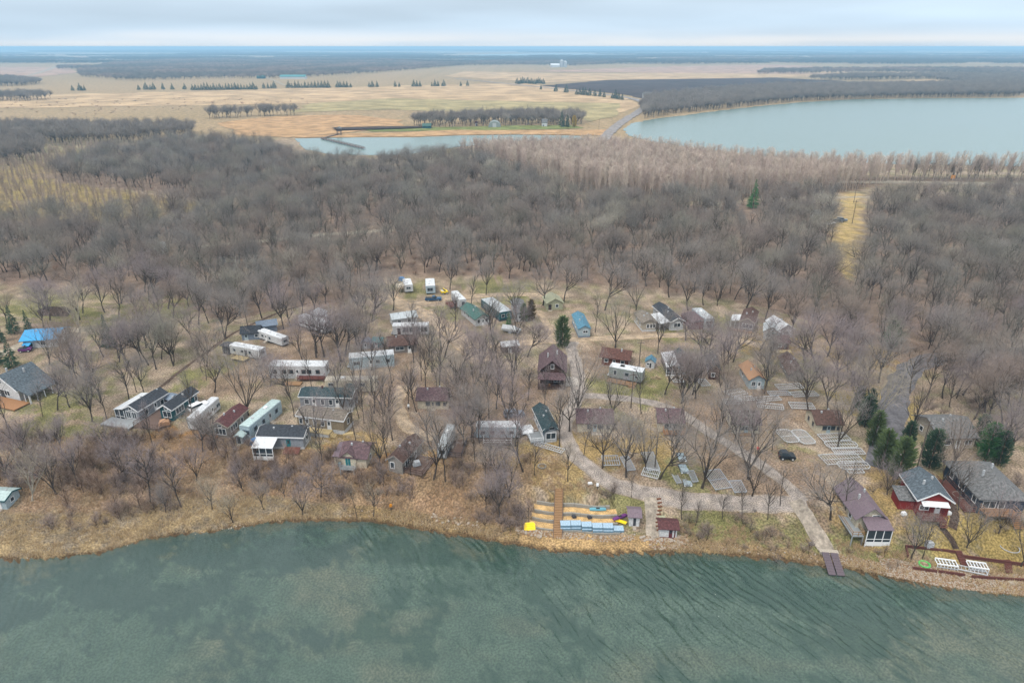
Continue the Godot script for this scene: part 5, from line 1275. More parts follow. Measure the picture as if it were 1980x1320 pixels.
	for q in [[1110, 1002, "black covered grill on the middle sand terrace"], [1140, 1003, "dark folded chair on the middle sand terrace"]]:
		o = thing("patio_item", q[2], "furniture", gp(q[0], q[1]), 0.3)
		part(o, "cover", Soup.new().hexa4(0.4, 0.4, 0.7), M("dark_wall"))
		part(o, "leg_frame", Soup.new().box(-0.3, 0.3, -0.3, 0.1, -0.3, 0.3), M("black"))

func build_docks() -> void:
	var d := "dock_white"
	var me := "dock_metal"
	for q in [
		[[1521, 859], [1549, 857], 6.4, 7, d, true, "rounded white lift frame nearest the black jeep"], [[1552, 862], [1580, 860], 7.0, 9, d, true, "rounded white lift frame with a centre rail"],
		[[1594, 857], [1646, 853], 3.6, 10, d, false, "white dock frame closest to the dock-yard cottage"], [[1602, 869], [1662, 868], 3.2, 11, d, true, "second white dock frame down from the dock-yard cottage"], [[1617, 882], [1674, 881], 2.8, 12, d, false, "third dock frame from the cottage with reddish slats"], [[1600, 902], [1672, 896], 4.4, 13, d, false, "long dock frame fourth from the dock-yard cottage"], [[1627, 911], [1686, 909], 3.4, 10, d, true, "lowest rounded white dock frame beside the cedars"], [[1641, 918], [1672, 917], 1.4, 4, d, false, "short white dock piece below the lowest rounded frame"],
		[[1405, 785], [1440, 783], 3.2, 10, d, false, "white dock frame west of the oak-side cottage's big oak"], [[1414, 770], [1446, 764], 3.6, 8, d, false, "pale ramp frame behind the oak-side cottage"], [[1426, 778], [1460, 776], 2.4, 8, d, false, "pale dock frame between two others behind the oak-side cottage"], [[1468, 780], [1512, 776], 2.8, 11, d, false, "white slatted dock frame behind the large oak crown"], [[1465, 790], [1516, 795], 3.0, 12, d, false, "bright white dock frame with square openings"], [[1531, 792], [1577, 794], 3.6, 13, d, false, "bright white slatted dock behind the dock-yard cottage"], [[1507, 756], [1555, 753], 3.2, 12, d, false, "upper dock frame by the dull plum cottage"], [[1536, 770], [1584, 768], 3.0, 12, d, false, "dock frame second from the dull plum cottage"], [[1490, 768], [1530, 766], 2.6, 9, me, false, "grey dock frame before the dull plum cottage porch"],
		[[1303, 742], [1323, 741], 4.6, 5, d, false, "white walkway frame before the sky blue cottage"], [[1357, 749], [1374, 748], 4.4, 4, d, false, "white walkway frame before the dark plank cabin"],
		[[1032, 862], [1086, 880], 2.0, 12, d, false, "white slatted walkway beside the white-bay park home"],
		[[1852, 1103], [1909, 1117], 1.4, 6, d, false, "white walkway frame on the timber shore terrace"]]:
		dock(q[6], q[0], q[1], q[2], 0.45, q[3], q[4], q[5])
	for q in [
		[[1167, 904], [1199, 903], 3.6, 6, me, "grey dock section with white tubes under the first road-side tree", 0.12], [[1212, 914], [1229, 912], 6.0, 7, me, "narrow grey dock section between two road-side trees", 0.0], [[1252, 914], [1276, 912], 6.2, 12, me, "large grey dock section leaning by the middle road-side tree", 0.2], [[1240, 921], [1271, 931], 2.6, 8, d, "slanted white dock section lying at the gravel road bend", 0.25],
		[[1308, 938], [1318, 937], 4.4, 4, me, "narrow ladder-like frame beside the pontoon frames", 0.0], [[1383, 953], [1416, 944], 6.4, 9, me, "large tilted grey dock section by the gravel lane", 0.15], [[1420, 957], [1444, 954], 4.0, 7, me, "smaller grey dock section next to the large tilted one", 0.1], [[1339, 936], [1350, 935], 3.6, 4, me, "thin grey frame standing beside the forked oak", 0.2]]:
		dock(q[5], q[0], q[1], q[2], 0.55, q[3], q[4], false, q[6], "grey dock sections by the gravel road")
	for q in [[[1312, 890], [1325, 889], "topmost pale paddle boat in the column by the gravel road"], [[1316, 913], [1330, 912], "middle pale paddle boat in the column by the gravel road"], [[1322, 938], [1335, 937], "lowest pale paddle boat in the column by the gravel road"]]:
		var g := gp(q[0][0], q[0][1])
		var o := thing("paddle_boat", q[2], "boat", g, 0.0, "paddle boats by the gravel road")
		part(o, "hull", Soup.new().box(0, 1.6, 0.15, 0.5, -0.6, 0.5), M("pale_blue"))
		for k in 4:
			part(o, "slat", Soup.new().box(0.05, 1.55, 0.3, 0.42 + 0.01 * (k % 2), -0.95 - k * 0.42, -0.7 - k * 0.42), M("pale_blue"))
		for x in [0.15, 1.35]:
			part(o, "pontoon", Soup.new().tube(Vector3(x, 0.2, 0.55), Vector3(x, 0.2, -2.3), 0.18, 0.18, 8, true), M("teal_roof"))
			part(o, "float_cap", Soup.new().tube(Vector3(x, 0.2, 0.55), Vector3(x, 0.2, 0.7), 0.2, 0.05, 8, true), M("frame_white"))
	# the two boats under white rails on the right-hand timber terraces
	for q in [[[1812, 1098], [1852, 1104], "white boat lift lying beside the maroon timber steps"], [[1873, 1103], [1911, 1109], "white boat lift at the shore steps"]]:
		var g := gp(q[0][0], q[0][1])
		var g2 := gp(q[1][0], q[1][1])
		var dd := g2 - g
		var L := Vector2(dd.x, dd.z).length()
		var o := thing("boat_lift", q[2], "boat lift", g, atan2(-dd.z, dd.x), "boat lifts on the timber terrace")
		for z in [0.0, -1.5]:
			part(o, "rail", Soup.new().bar(Vector3(0, 0.9, z), Vector3(L, 0.9, z), 0.16, 0.22), M("frame_white"))
			part(o, "rail", Soup.new().bar(Vector3(0, 0.3, z), Vector3(L, 0.3, z), 0.12, 0.16), M("dock_metal"))
		for k in 7:
			part(o, "upright", Soup.new().bar(Vector3(L * k / 6.0, -0.3, 0), Vector3(L * k / 6.0, 0.9, 0), 0.09, 0.09), M("frame_white"))
			part(o, "crossbar", Soup.new().bar(Vector3(L * k / 6.0, 0.78, 0), Vector3(L * k / 6.0, 0.78, -1.5), 0.12, 0.08), M("frame_white"))
	# steel ramp at the right-hand boat ramp
	var ra := gp(1604, 1072)
	var o := thing("launch_ramp", "plum brown two-lane launch ramp dipping into the lake", "ramp", Vector3(ra.x, ra.y + 0.35, ra.z), -0.12)
	marks.append(["the plum launch ramp", ra])
	for x in [-1.35, 0.1]:
		var lane_ := part(o, "tread", Soup.new().hexa2([x, x + 1.25, 0.0, -0.95, 0.0, 4.6]), M("dock_plum"))
		for k in 8:
			part(lane_, "plank", Soup.new().hexa2([x + 0.03, x + 1.22, 0.02 - 0.95 * k / 8.0, 0.02 - 0.95 * (k + 0.9) / 8.0, 4.6 * k / 8.0, 4.6 * (k + 0.9) / 8.0]), M("dock_plum"))
	part(o, "abutment", Soup.new().box(-1.6, 1.6, -0.6, 0.05, -0.9, -0.02), M("concrete"))
	# timber terraces at the right
	var walls := [[[1751, 1058], [1847, 1069]], [[1859, 1077], [1985, 1094]], [[1764, 1100], [1812, 1107]], [[1815, 1107], [1866, 1114]], [[1879, 1117], [1985, 1124]], [[1752, 1058], [1756, 1078]]]
	var says := ["upper timber wall below the red cabin", "upper timber wall below the large grey house", "low timber edging beside the grass slope", "low timber box at the foot of the maroon steps", "long low timber wall above the riprap", "short timber return wall at the grass slope"]
	for i in walls.size():
		var a := gp(walls[i][0][0], walls[i][0][1])
		var b := gp(walls[i][1][0], walls[i][1][1])
		o = thing("timber_wall", says[i], "wall", a, 0.0, "maroon timber walls")
		var n := maxi(2, int(a.distance_to(b) / 1.9))
		for k in n:
			var p := (b - a) * (float(k) / n)
			var q := (b - a) * (float(k + 1) / n)
			for c in 3:
				part(o, "beam", Soup.new().bar(p + Vector3(0, -0.12 + c * 0.27, 0), q + Vector3(-0.03, -0.12 + c * 0.27, 0), 0.2 + 0.02 * ((k + c) % 2), 0.25), M("timber_red"))
	for q in [[[1853, 1066], [1866, 1095], "maroon timber steps between the two boat lifts"], [[1948, 1084], [1952, 1108], "maroon timber steps at the east end of the shore terrace"]]:
		var a := gp(q[0][0], q[0][1])
		var b := gp(q[1][0], q[1][1])
		o = thing("timber_steps", q[2], "steps", b, 0.0, "timber shore steps")
		for k in 9:
			part(o, "step", Soup.new().box(-0.55, 0.55, -0.1, 0.14, -0.2, 0.2).turned(Transform3D(Basis.IDENTITY, (a - b) * (k + 0.5) / 9.0 + Vector3(0, 0.1, 0))), M("timber_red"))
	# ring things
	for q in [[1788, 1092, 0.85, 0.16, "lime", "lime green swim ring on the grass near the timber wall", "swim_ring"], [1953, 1058, 1.5, 0.07, "dock_metal", "grey trampoline hoop on the lawn below the large grey house", "trampoline_ring"], [1048, 902, 0.8, 0.14, "block", "stone fire ring beside the gravel road", "fire_ring"], [1855, 958, 1.1, 0.12, "block", "stone fire ring beside the large grey house", "fire_ring"], [1100, 1003, 0.75, 0.14, "block", "stone ring around the tree on the sand terrace", "fire_ring"]]:
		var g := gp(q[0], q[1])
		var s := Soup.new()
		for k in 14:
			var a0 := TAU * k / 14.0
			var a1 := TAU * (k + 1) / 14.0
			s.tube(Vector3(cos(a0), 0, sin(a0)) * q[2] + Vector3(0, q[3], 0), Vector3(cos(a1), 0, sin(a1)) * q[2] + Vector3(0, q[3], 0), q[3], q[3], 6)
		whole(q[6], s, M(q[4]), q[5], "ring", g)
	# small things on the lawns
	for q in [[1141, 936, 0.9, 0.45, 0.45, "frame_white", "white cooler box on the grass above the beach stairs", "cooler_box"], [1438, 990, 1.6, 0.4, 0.4, "concrete", "pale bench on the grass by the shore road", "bench"], [224, 841, 0.9, 0.35, 0.6, "concrete", "pale stone block below the grey sunroom park home", "stone_block"], [453, 868, 0.8, 0.3, 0.5, "concrete", "pale flat stone below the pale teal trailer", "stone_block"], [1797, 1057, 1.3, 1.1, 1.0, "pale_grey", "grey covered box above the timber wall", "covered_box"], [1748, 995, 0.9, 0.6, 0.7, "frame_white", "white tank beside the red cabin", "tank"], [1835, 994, 0.8, 0.6, 0.6, "frame_white", "white box at the red cabin's deck corner", "box"], [1960, 1126, 1.5, 0.15, 1.0, "concrete", "pale slab step at the riprap", "slab"], [1280, 1003, 1.5, 0.5, 0.8, "yellow_green", "pale yellow hatch cover beside the maroon beach shed", "hatch"], [1460, 988, 0.5, 0.4, 0.4, "stone", "small grey boulder on the shore lawn", "boulder"], [1570, 1053, 0.9, 0.5, 0.7, "stone", "dark boulder beside the launch ramp", "boulder"], [1210, 732, 2.4, 0.1, 1.0, "concrete", "pale slab path before the railed-deck trailer", "slab"]]:
		var g := gp(q[0], q[1])
		var o2 := thing(q[7], q[6], q[7].replace("_", " "), g, 0.15)
		part(o2, "main_block", Soup.new().hexa4(q[2] / 2, q[4] / 2, q[3]), M(q[5]))
		part(o2, "foot", Soup.new().box(-q[2] * 0.4, q[2] * 0.4, -0.2, 0.03, -q[4] * 0.4, q[4] * 0.4), M("stone"))
	for q in [[1155, 946, "white electric pedestal on the lawn above the boathouse", "frame_white"], [790, 792, "white electric pedestal beside the dirt track", "frame_white"], [1062, 752, "orange bird feeder post before the plum-roofed lodge", "deck_orange"], [756, 986, "orange ball float on the bluff foot", "tree_orange"], [1465, 875, "red water hydrant beside the gravel lane", "red"]]:
		var g := gp(q[0], q[1])
		var o2 := thing("utility_pedestal", q[2], "pedestal", g)
		part(o2, "post", Soup.new().box(-0.09, 0.09, -0.3, 0.9, -0.09, 0.09), M("pole_wood"))
		part(o2, "head_box", Soup.new().hexa4(0.26, 0.24, 0.5).turned(Transform3D(Basis.IDENTITY, Vector3(0, 0.85, 0))), M(q[3]))
	for q in [[1220, 789, 9.5, "utility pole standing by the gravel lane"], [1235, 719, 9.0, "utility pole behind the railed-deck trailer"], [1648, 432, 11.0, "utility pole in the cut forest corridor"], [1651, 392, 11.0, "utility pole at the far end of the cut corridor"], [1768, 926, 13.0, "tall utility pole behind the red cabin"], [1440, 252, 10.0, ""], [1158, 253, 11.0, "utility pole by the causeway road"], [1266, 908, 8.5, "thin utility pole beside the orange-deck cottage lawn"]]:
		if q[3] == "":
			continue
		var g := gp(q[0], q[1])
		var o2 := thing("utility_pole", q[3], "utility pole", g)
		solid.append([Vector2(g.x, g.z), 1.5])
		part(o2, "shaft", Soup.new().tube(Vector3(0, -0.5, 0), Vector3(0, q[2], 0), 0.15, 0.1, 8, true), M("pole_wood"))
		part(o2, "crossarm", Soup.new().box(-0.9, 0.9, q[2] - 0.9, q[2] - 0.78, -0.06, 0.06), M("pole_wood"))
		for x in [-0.8, 0.0, 0.8]:
			part(o2, "insulator", Soup.new().tube(Vector3(x, q[2] - 0.78, 0), Vector3(x, q[2] - 0.6, 0), 0.05, 0.04, 6), M("pale_grey"))
	var wp := thing("firewood_pile", "loose pile of pale split firewood by the railed-deck trailer", "firewood", gp(1268, 732))
	for k in 16:
		var a := rng.randf() * TAU
		var p := Vector3(rng.randf_range(-1.4, 1.4), 0.1 + 0.15 * (k % 3), rng.randf_range(-0.5, 0.5))
		part(wp, "log", Soup.new().tube(p, p + Vector3(cos(a), 0.1, sin(a)) * 0.7, 0.11, 0.1, 6, true), M("firewood"))
	var lw := thing("log_edging", "curved edging of brown logs beside the concrete boat ramp", "edging", gp(1276, 1000))
	for k in 9:
		var p := gp(1275.0 + 2.0 * sin(k * 0.8), 966.0 + k * 7.5) - lw.position
		part(lw, "log", Soup.new().tube(p + Vector3(-0.5, 0.15, 0), p + Vector3(0.35, 0.2, -0.15), 0.17, 0.15, 7, true), M("rust"))

func build_far_things() -> void:
	for q in [["quonset_barn", "grey arched barn beside the grove across the pond", 944, 246, 968, 246, 16.0], ["farm_barn", "white barn with teal roof below the distant wood", 541, 152, 563, 150, 20.0]]:
		var a := flat_at(q[2], q[3], 6.3)
		var b := flat_at(q[4], q[5], 6.3)
		var L := a.distance_to(b)
		var o := thing(q[0], q[1], "barn", a, 0.0)
		var prof := PackedVector2Array()
		if q[0] == "quonset_barn":
			for k in 9:
				prof.append(Vector2(L / 2 - L / 2 * cos(PI * k / 8.0), 6.0 * sin(PI * k / 8.0)))
			part(o, "arched_shell", Soup.new().prism(prof, -q[6], 0), M("sage"))
			part(o, "door", Soup.new().box(L * 0.35, L * 0.65, 0, 4.2, 0, 0.1), M("pale_grey"))
		else:
			part(o, "wall", gable_walls(L, q[6], 5.0, 4.0, "x"), M("white"))
			part(o, "roof", gable_roof(L, q[6], 5.0, 4.0, "x", 0.8, 0.4), M("kayak_roof"))
	var far := [["shelter", "green roofed open shelter at the grove's edge", 817, 249, 833, 249, 6.0, 3.0, 2.0, "teal", "green_roof"], ["farmhouse", "small white farmhouse half hidden in the grove", 1048, 245, 1058, 245, 7.0, 4.5, 3.0, "white", "grey_roof"], ["farmhouse", "grey farmhouse by the shore wood beyond the causeway", 1244, 191, 1258, 191, 10.0, 6.0, 4.0, "pale_grey", "grey_roof"], ["farm_shed", "dark green shed below the distant wood", 496, 152, 510, 152, 14.0, 5.0, 3.0, "teal", "green_roof"], ["farm_shed", "white shed by the distant silos", 1065, 130, 1082, 130, 40.0, 8.0, 6.0, "white", "white_roof"], ["garden_shed", "small white shed beside the arched barn", 919, 243.5, 923, 243.5, 4.0, 3.0, 1.5, "white", "maroon_roof"], ["cabin", "dull cabin roof showing among the oaks near the woodland road", 272, 486, 300, 484, 8.0, 3.0, 2.2, "pale_grey", "grey_roof"], ["cabin", "small white cabin beside the dull cabin in the oaks", 303, 492, 318, 491, 6.0, 2.6, 1.6, "white", "pale_grey"], ["cabin", "cream cabin seen through the oaks below the woodland road", 425, 508, 455, 506, 7.0, 2.6, 1.8, "cream", "tan_roof"], ["farmhouse", "pale hut at the clearing on the cut corridor", 1576, 425, 1590, 425, 6.0, 2.5, 1.5, "white", "grey_roof"]]
	for q in far:
		house(q[0], q[1], "", "building", [q[2], q[3]], [q[4], q[5]], q[6], q[7], q[8], "x", q[9], q[10], [["d", 1.5, 0, 1.0, 2.0, "dark_wall"]], [])
	for k in 2:
		var g := flat_at(1086.0 + k * 7.0, 129.5, 6.3)
		var o := thing("silo", ["taller pale silo at the distant farm", "shorter pale silo at the distant farm"][k], "silo", g, 0.0, "distant farm silos")
		part(o, "cylinder_wall", Soup.new().tube(Vector3.ZERO, Vector3(0, 24.0 - 4.0 * k, 0), 7.0, 7.0, 12), M("pale_grey"))
		part(o, "dome", Soup.new().tube(Vector3(0, 24.0 - 4.0 * k, 0), Vector3(0, 28.0 - 4.0 * k, 0), 7.0, 2.0, 12, true), M("metal_roof"))
	var g := gp(656, 262)
	var o := thing("observation_tower", "wooden lookout tower with a small roof at the pond boardwalk", "tower", g)
	for x in [-1.8, 1.8]:
		for z in [-1.8, 1.8]:
			part(o, "leg", Soup.new().bar(Vector3(x, -0.5, z), Vector3(x * 0.8, 6.6, z * 0.8), 0.3, 0.3), M("pole_wood"))
	part(o, "platform", Soup.new().box(-2.4, 2.4, 4.0, 4.3, -2.4, 2.4), M("deck_brown"))
	part(o, "railing", Soup.new().box(-2.4, 2.4, 5.1, 5.3, 2.25, 2.4).box(-2.4, 2.4, 5.1, 5.3, -2.4, -2.25).box(-2.4, -2.25, 5.1, 5.3, -2.4, 2.4).box(2.25, 2.4, 5.1, 5.3, -2.4, 2.4), M("deck_brown"))
	part(o, "roof", Soup.new().prism(PackedVector2Array([Vector2(-2.8, 6.5), Vector2(2.8, 6.5), Vector2(0, 8.2)]), -2.8, 2.8), M("grey_roof"))
	var a := gp(622, 269)
	var b := gp(705, 289)
	o = thing("boardwalk", "long dark boardwalk with rails crossing the pond", "boardwalk", a)
	var n := 16
	for k in n:
		var p := (b - a) * (float(k) / n)
		var q := (b - a) * (k + 0.97) / n
		part(o, "deck_panel", Soup.new().bar(p + Vector3(0, 1.0, 0), q + Vector3(0, 1.0, 0), 2.4, 0.25), M("deck_brown"))
		part(o, "post", Soup.new().box(-0.15, 0.15, -1.0, 2.0, -0.15, 0.15).turned(Transform3D(Basis.IDENTITY, p + Vector3(0, 0, 1.1))), M("deck_brown"))
	for z in [-1.2, 1.2]:
		part(o, "handrail", Soup.new().bar(Vector3(0, 2.1, z), b - a + Vector3(0, 2.1, z), 0.15, 0.2), M("deck_brown"))
	var c := gp(656, 260)
	part(o, "approach", Soup.new().bar(Vector3(0, 1.0, 0), c - a + Vector3(0, 0.8, 0), 2.2, 0.25), M("deck_brown"))
	o = thing("road_sign", "orange warning sign beside the highway at the far lake", "sign", gp(1842, 349))
	part(o, "board", Soup.new().box(-1.3, 1.3, 1.2, 3.4, -0.06, 0.06), M("tree_orange"))
	part(o, "post", Soup.new().box(-0.1, 0.1, -0.4, 1.2, -0.1, 0.1), M("pole_wood"))
	for q in [[1605, 434, 0.4, "white parked boat trailer at the cut corridor clearing", "car_white"], [1621, 430, 0.1, "dark pickup at the cut corridor clearing", "car_black"], [1628, 427, -0.4, "silver car at the cut corridor clearing", "car_grey"]]:
		car("parked_vehicle", q[3], "vehicle", [q[0], q[1]], q[2], q[4], 5.0)

# ---------------------------------------------------------------- trees
func bent(d: Vector3, amount: float) -> Vector3:
	return (d + Vector3(rng.randf_range(-1, 1), rng.randf_range(-1, 1), rng.randf_range(-1, 1)) * amount).normalized()

func blade(s: Soup, p: Vector3, q: Vector3, w: float) -> void:
	var d := (q - p).normalized()
	var side := d.cross(Vector3(rng.randf_range(-1, 1), rng.randf_range(-1, 1), rng.randf_range(-1, 1))).normalized() * w
	s.v.append(p - side); s.v.append(p + side); s.v.append(q)
	var n := d.cross(side).normalized()
	if (q - (p - side)).cross(side).dot(n) < 0.0:
		n = -n
	for i in 3:
		s.n.append(n)

# a leafless crown grown branch by branch; c: kids per level, lens per level (share of H), out: how far branches lean away, w: twig width
func grow(wood: Soup, twig: Soup, p: Vector3, d: Vector3, r: float, lvl: int, c: Dictionary) -> void:
	var len: float = c.lens[lvl] * c.H * rng.randf_range(0.75, 1.2)
	var last: int = c.kids.size()
	if lvl >= last - 1 and lvl > 2:
		blade(twig, p, p + bent(d, 0.1) * len, c.w)
		if lvl == last:
			return
	var segs := 3 if lvl == 0 else (2 if lvl <= 2 else 1)
	var nodes := [p]
	var dirs := [d]
	var q := p
	var dd := d
	for i in segs:
		var nd := bent(dd, c.crook * (0.6 if lvl == 0 else 1.0))
		nd = (nd + Vector3.UP * (c.up if lvl > 0 else 0.0)).normalized()
		var e := q + nd * len / segs
		var r0 := r * (1.0 - 0.55 * i / segs)
		var r1 := r * (1.0 - 0.55 * (i + 1.0) / segs)
		if lvl <= 2:
			wood.tube(q, e, r0, r1, 6 if lvl == 0 else (4 if lvl == 1 else 3))
		elif lvl < last - 1:
			blade(twig, q, e, maxf(c.w * 1.5, r))
		q = e
		dd = nd
		nodes.append(q)
		dirs.append(dd)
	if lvl >= last:
		return
	var n: int = c.kids[lvl]
	for k in n:
		var lo: float = c.bare if lvl == 0 else 0.35
		var t := lerpf(lo, 1.0, (k + rng.randf()) / n)
		if lvl == 0 and c.fork:
			t = lerpf(0.72, 1.0, rng.randf())
		var f := t * segs
		var i := mini(int(f), segs - 1)
		var at: Vector3 = nodes[i].lerp(nodes[i + 1], f - i)
		var ax: Vector3 = dirs[i + 1]
		var a := TAU * (k * 0.381966 + rng.randf() * 0.25)
		var s1 := ax.cross(Vector3(0.3, 0.2, 0.93)).normalized()
		var s2 := s1.cross(ax)
		var lean: float = c.out[lvl] * rng.randf_range(0.6, 1.25)
		var nd := (ax * cos(lean) + (s1 * cos(a) + s2 * sin(a)) * sin(lean)).normalized()
		grow(wood, twig, at, nd, r * (0.5 if lvl > 0 else 0.58) * rng.randf_range(0.8, 1.1), lvl + 1, c)
	if lvl == 0 and not c.fork:
		grow(wood, twig, q, dd, r * 0.4, 1, c)

const OAK := {"H": 13.0, "kids": [6, 5, 5, 4, 3], "lens": [0.36, 0.44, 0.3, 0.2, 0.13, 0.1], "out": [0.58, 0.68, 0.7, 0.75, 0.7], "up": 0.17, "crook": 0.34, "bare": 0.5, "fork": true, "w": 0.018, "r": 0.25}
const ELM := {"H": 14.0, "kids": [5, 4, 5, 4, 3], "lens": [0.16, 0.54, 0.36, 0.22, 0.14, 0.1], "out": [0.42, 0.42, 0.55, 0.6, 0.6], "up": 0.12, "crook": 0.22, "bare": 0.3, "fork": true, "w": 0.018, "r": 0.27}
const SLIM := {"H": 14.0, "kids": [10, 4, 4, 3], "lens": [0.82, 0.28, 0.17, 0.12, 0.1], "out": [0.6, 0.6, 0.65, 0.6], "up": 0.14, "crook": 0.18, "bare": 0.36, "fork": false, "w": 0.018, "r": 0.18}
const ASPEN := {"H": 15.0, "kids": [16, 4, 4], "lens": [0.88, 0.17, 0.09, 0.07], "out": [0.6, 0.55, 0.6], "up": 0.3, "crook": 0.05, "bare": 0.3, "fork": false, "w": 0.034, "r": 0.13}
const SHRUB := {"H": 3.2, "kids": [12, 4, 3, 3], "lens": [0.06, 0.62, 0.36, 0.24, 0.16], "out": [0.75, 0.5, 0.6, 0.6], "up": 0.1, "crook": 0.25, "bare": 0.1, "fork": true, "w": 0.014, "r": 0.05}

func bare_shape(c: Dictionary, seed_: int, widen := 1.0, fewer := 0) -> Array:
	rng.seed = seed_
	var cc := c.duplicate(true)
	cc.w = c.w * widen
	if fewer > 0:
		cc.kids[cc.kids.size() - 1] = maxi(1, cc.kids[cc.kids.size() - 1] - fewer)
		cc.kids[cc.kids.size() - 2] = maxi(2, cc.kids[cc.kids.size() - 2] - fewer)
	var wood := Soup.new()
	var twig := Soup.new()
	wood.tube(Vector3(0, -0.6, 0), Vector3(0, 0.15, 0), cc.r * 1.6, cc.r * 1.05, 6)
	grow(wood, twig, Vector3(0, 0.1, 0), Vector3(rng.randf_range(-0.08, 0.08), 1, rng.randf_range(-0.08, 0.08)).normalized(), cc.r, 0, cc)
	var top := 0.1
	for q in twig.v:
		top = maxf(top, q.y)
	var k: float = cc.H / top
	for so in [wood, twig]:
		for i in so.v.size():
			so.v[i] = so.v[i] * k
	return [wood, twig]

func conifer_shape(seed_: int, H: float, R: float, tiers: int, columnar := false) -> Array:
	rng.seed = seed_
	var wood := Soup.new()
	var leaf := Soup.new()
	wood.tube(Vector3(0, -0.5, 0), Vector3(0, H * 0.95, 0), 0.16, 0.03, 6)
	for i in tiers:
		var t := (i + 0.3) / tiers
		var y := H * (0.06 + 0.94 * t)
		var rr := R * ((1.0 - pow(t, 1.3)) if not columnar else sqrt(maxf(0.02, 1.0 - pow(absf(t * 2.0 - 0.75) / 1.26, 2.0))))
		var n := int(lerpf(18, 6, t)) if not columnar else 22
		for k in n:
			var a := rng.randf() * TAU
			var o := Vector3(cos(a), 0, sin(a))
			var reach := rr * rng.randf_range(0.7, 1.15)
			for j in 7:
				var b := o.rotated(Vector3.UP, rng.randf_range(-0.25, 0.25))
				var p := o * reach * rng.randf_range(0.15, 0.8) + Vector3(0, y + rng.randf_range(-0.2, 0.3), 0)
				var droop := 0.25 if not columnar else -0.8
				var q := p + (b + Vector3(0, -droop + rng.randf_range(-0.25, 0.2), 0)).normalized() * maxf(0.25, reach * 0.42)
				blade(leaf, p, q, rng.randf_range(0.07, 0.13))
	return [wood, leaf]

func bark(called: String, r: float, g: float, b: float, tint := false) -> StandardMaterial3D:
	if mats.has(called):
		return mats[called]
	var m := StandardMaterial3D.new()
	m.resource_name = called
	m.albedo_color = lin(r, g, b)
	m.roughness = 0.95
	m.metallic_specular = 0.1
	m.vertex_color_use_as_albedo = tint
	mats[called] = m
	return m

func two(shape: Array, wood: Material, twig: Material) -> ArrayMesh:
	var am: ArrayMesh = shape[0].mesh(wood)
	var a := []
	a.resize(Mesh.ARRAY_MAX)
	a[Mesh.ARRAY_VERTEX] = shape[1].v
	a[Mesh.ARRAY_NORMAL] = shape[1].n
	am.add_surface_from_arrays(Mesh.PRIMITIVE_TRIANGLES, a)
	am.surface_set_material(1, twig)
	return am

# many copies of one mesh as one mass; rows: [Transform3D, Color]
func mass(called: String, label: String, cat: String, mesh: Mesh, rows: Array) -> void:
	if rows.is_empty():
		return
	var mm := MultiMesh.new()
	mm.transform_format = MultiMesh.TRANSFORM_3D
	mm.use_colors = true
	mm.mesh = mesh
	mm.instance_count = rows.size()
	for i in rows.size():
		mm.set_instance_transform(i, rows[i][0])
		mm.set_instance_color(i, rows[i][1])
	var o := MultiMeshInstance3D.new()
	o.name = numbered(called)
	o.multimesh = mm
	add_child(o)
	tag(o, label, cat, "", "stuff")

func blocked(x: float, z: float, margin := 0.0) -> bool:
	var p := Vector2(x, z)
	for q in solid:
		if p.distance_squared_to(q[0]) < (q[1] + margin) * (q[1] + margin):
			return true
	for q in lanes:
		var line: PackedVector2Array = q[0]
		if line.size() > 400:
			continue
		for i in range(0, line.size(), 2):
			if p.distance_squared_to(line[i]) < (q[1] + 0.6 + margin) * (q[1] + 0.6 + margin):
				return true
	return false

func scatter(poly: PackedVector2Array, spacing: float, seed_: int, keep := 1.0) -> PackedVector2Array:
	rng.seed = seed_
	var lo := poly[0]
	var hi := poly[0]
	for p in poly:
		lo = lo.min(p)
		hi = hi.max(p)
	var out := PackedVector2Array()
	var z := hi.y
	while z > lo.y:
		var x := lo.x
		while x < hi.x:
			var p := Vector2(x + rng.randf_range(-0.48, 0.48) * spacing, z + rng.randf_range(-0.48, 0.48) * spacing)
			if rng.randf() < keep and absf(p.x) < -p.y * 0.8 + 60.0 and Geometry2D.is_point_in_polygon(p, poly):
				out.append(p)
			x += spacing
		z -= spacing
	return out

func planted(p: Vector2, s: float, wide := 1.0) -> Transform3D:
	var b := Basis(Vector3.UP, rng.randf() * TAU) * Basis(Vector3(1, 0, 0), rng.randf_range(-0.06, 0.06))
	return Transform3D(b.scaled_local(Vector3(s * wide, s, s * wide)), Vector3(p.x, terr(p.x, p.y) - 0.05, p.y))

func nth(n: int) -> String:
	var small := ["first", "second", "third", "fourth", "fifth", "sixth", "seventh", "eighth", "ninth", "tenth", "eleventh", "twelfth", "thirteenth", "fourteenth", "fifteenth", "sixteenth", "seventeenth", "eighteenth", "nineteenth"]
	var tens := ["", "", "twenty", "thirty", "forty"]
	n += 1
	if n < 20:
		return small[n - 1] + " "
	return (["", "", "twentieth", "thirtieth", "fortieth"][n / 10] if n % 10 == 0 else tens[n / 10] + "-" + small[n % 10 - 1]) + " "

var said := {}

func tree_label(kind: String, at: Vector3) -> String:
	var best := ""
	var bd := 1e9
	var bm := Vector3.ZERO
	for m in marks:
		var e: float = m[1].distance_to(at)
		if e < bd:
			bd = e
			best = m[0]
			bm = m[1]
	if bd > 400.0:
		return ""
	var d := at - bm
	var rel := "beside"
	if absf(d.z) > absf(d.x):
		rel = "in front of" if d.z > 0.0 else "behind"
	else:
		rel = "to the east of" if d.x > 0.0 else "to the west of"
	var key := "%s %s %s" % [kind, rel, best]
	said[key] = said.get(key, -1) + 1
	var n: int = said[key]
	return ("%sclosest " % nth(n) if n > 0 else "") + key

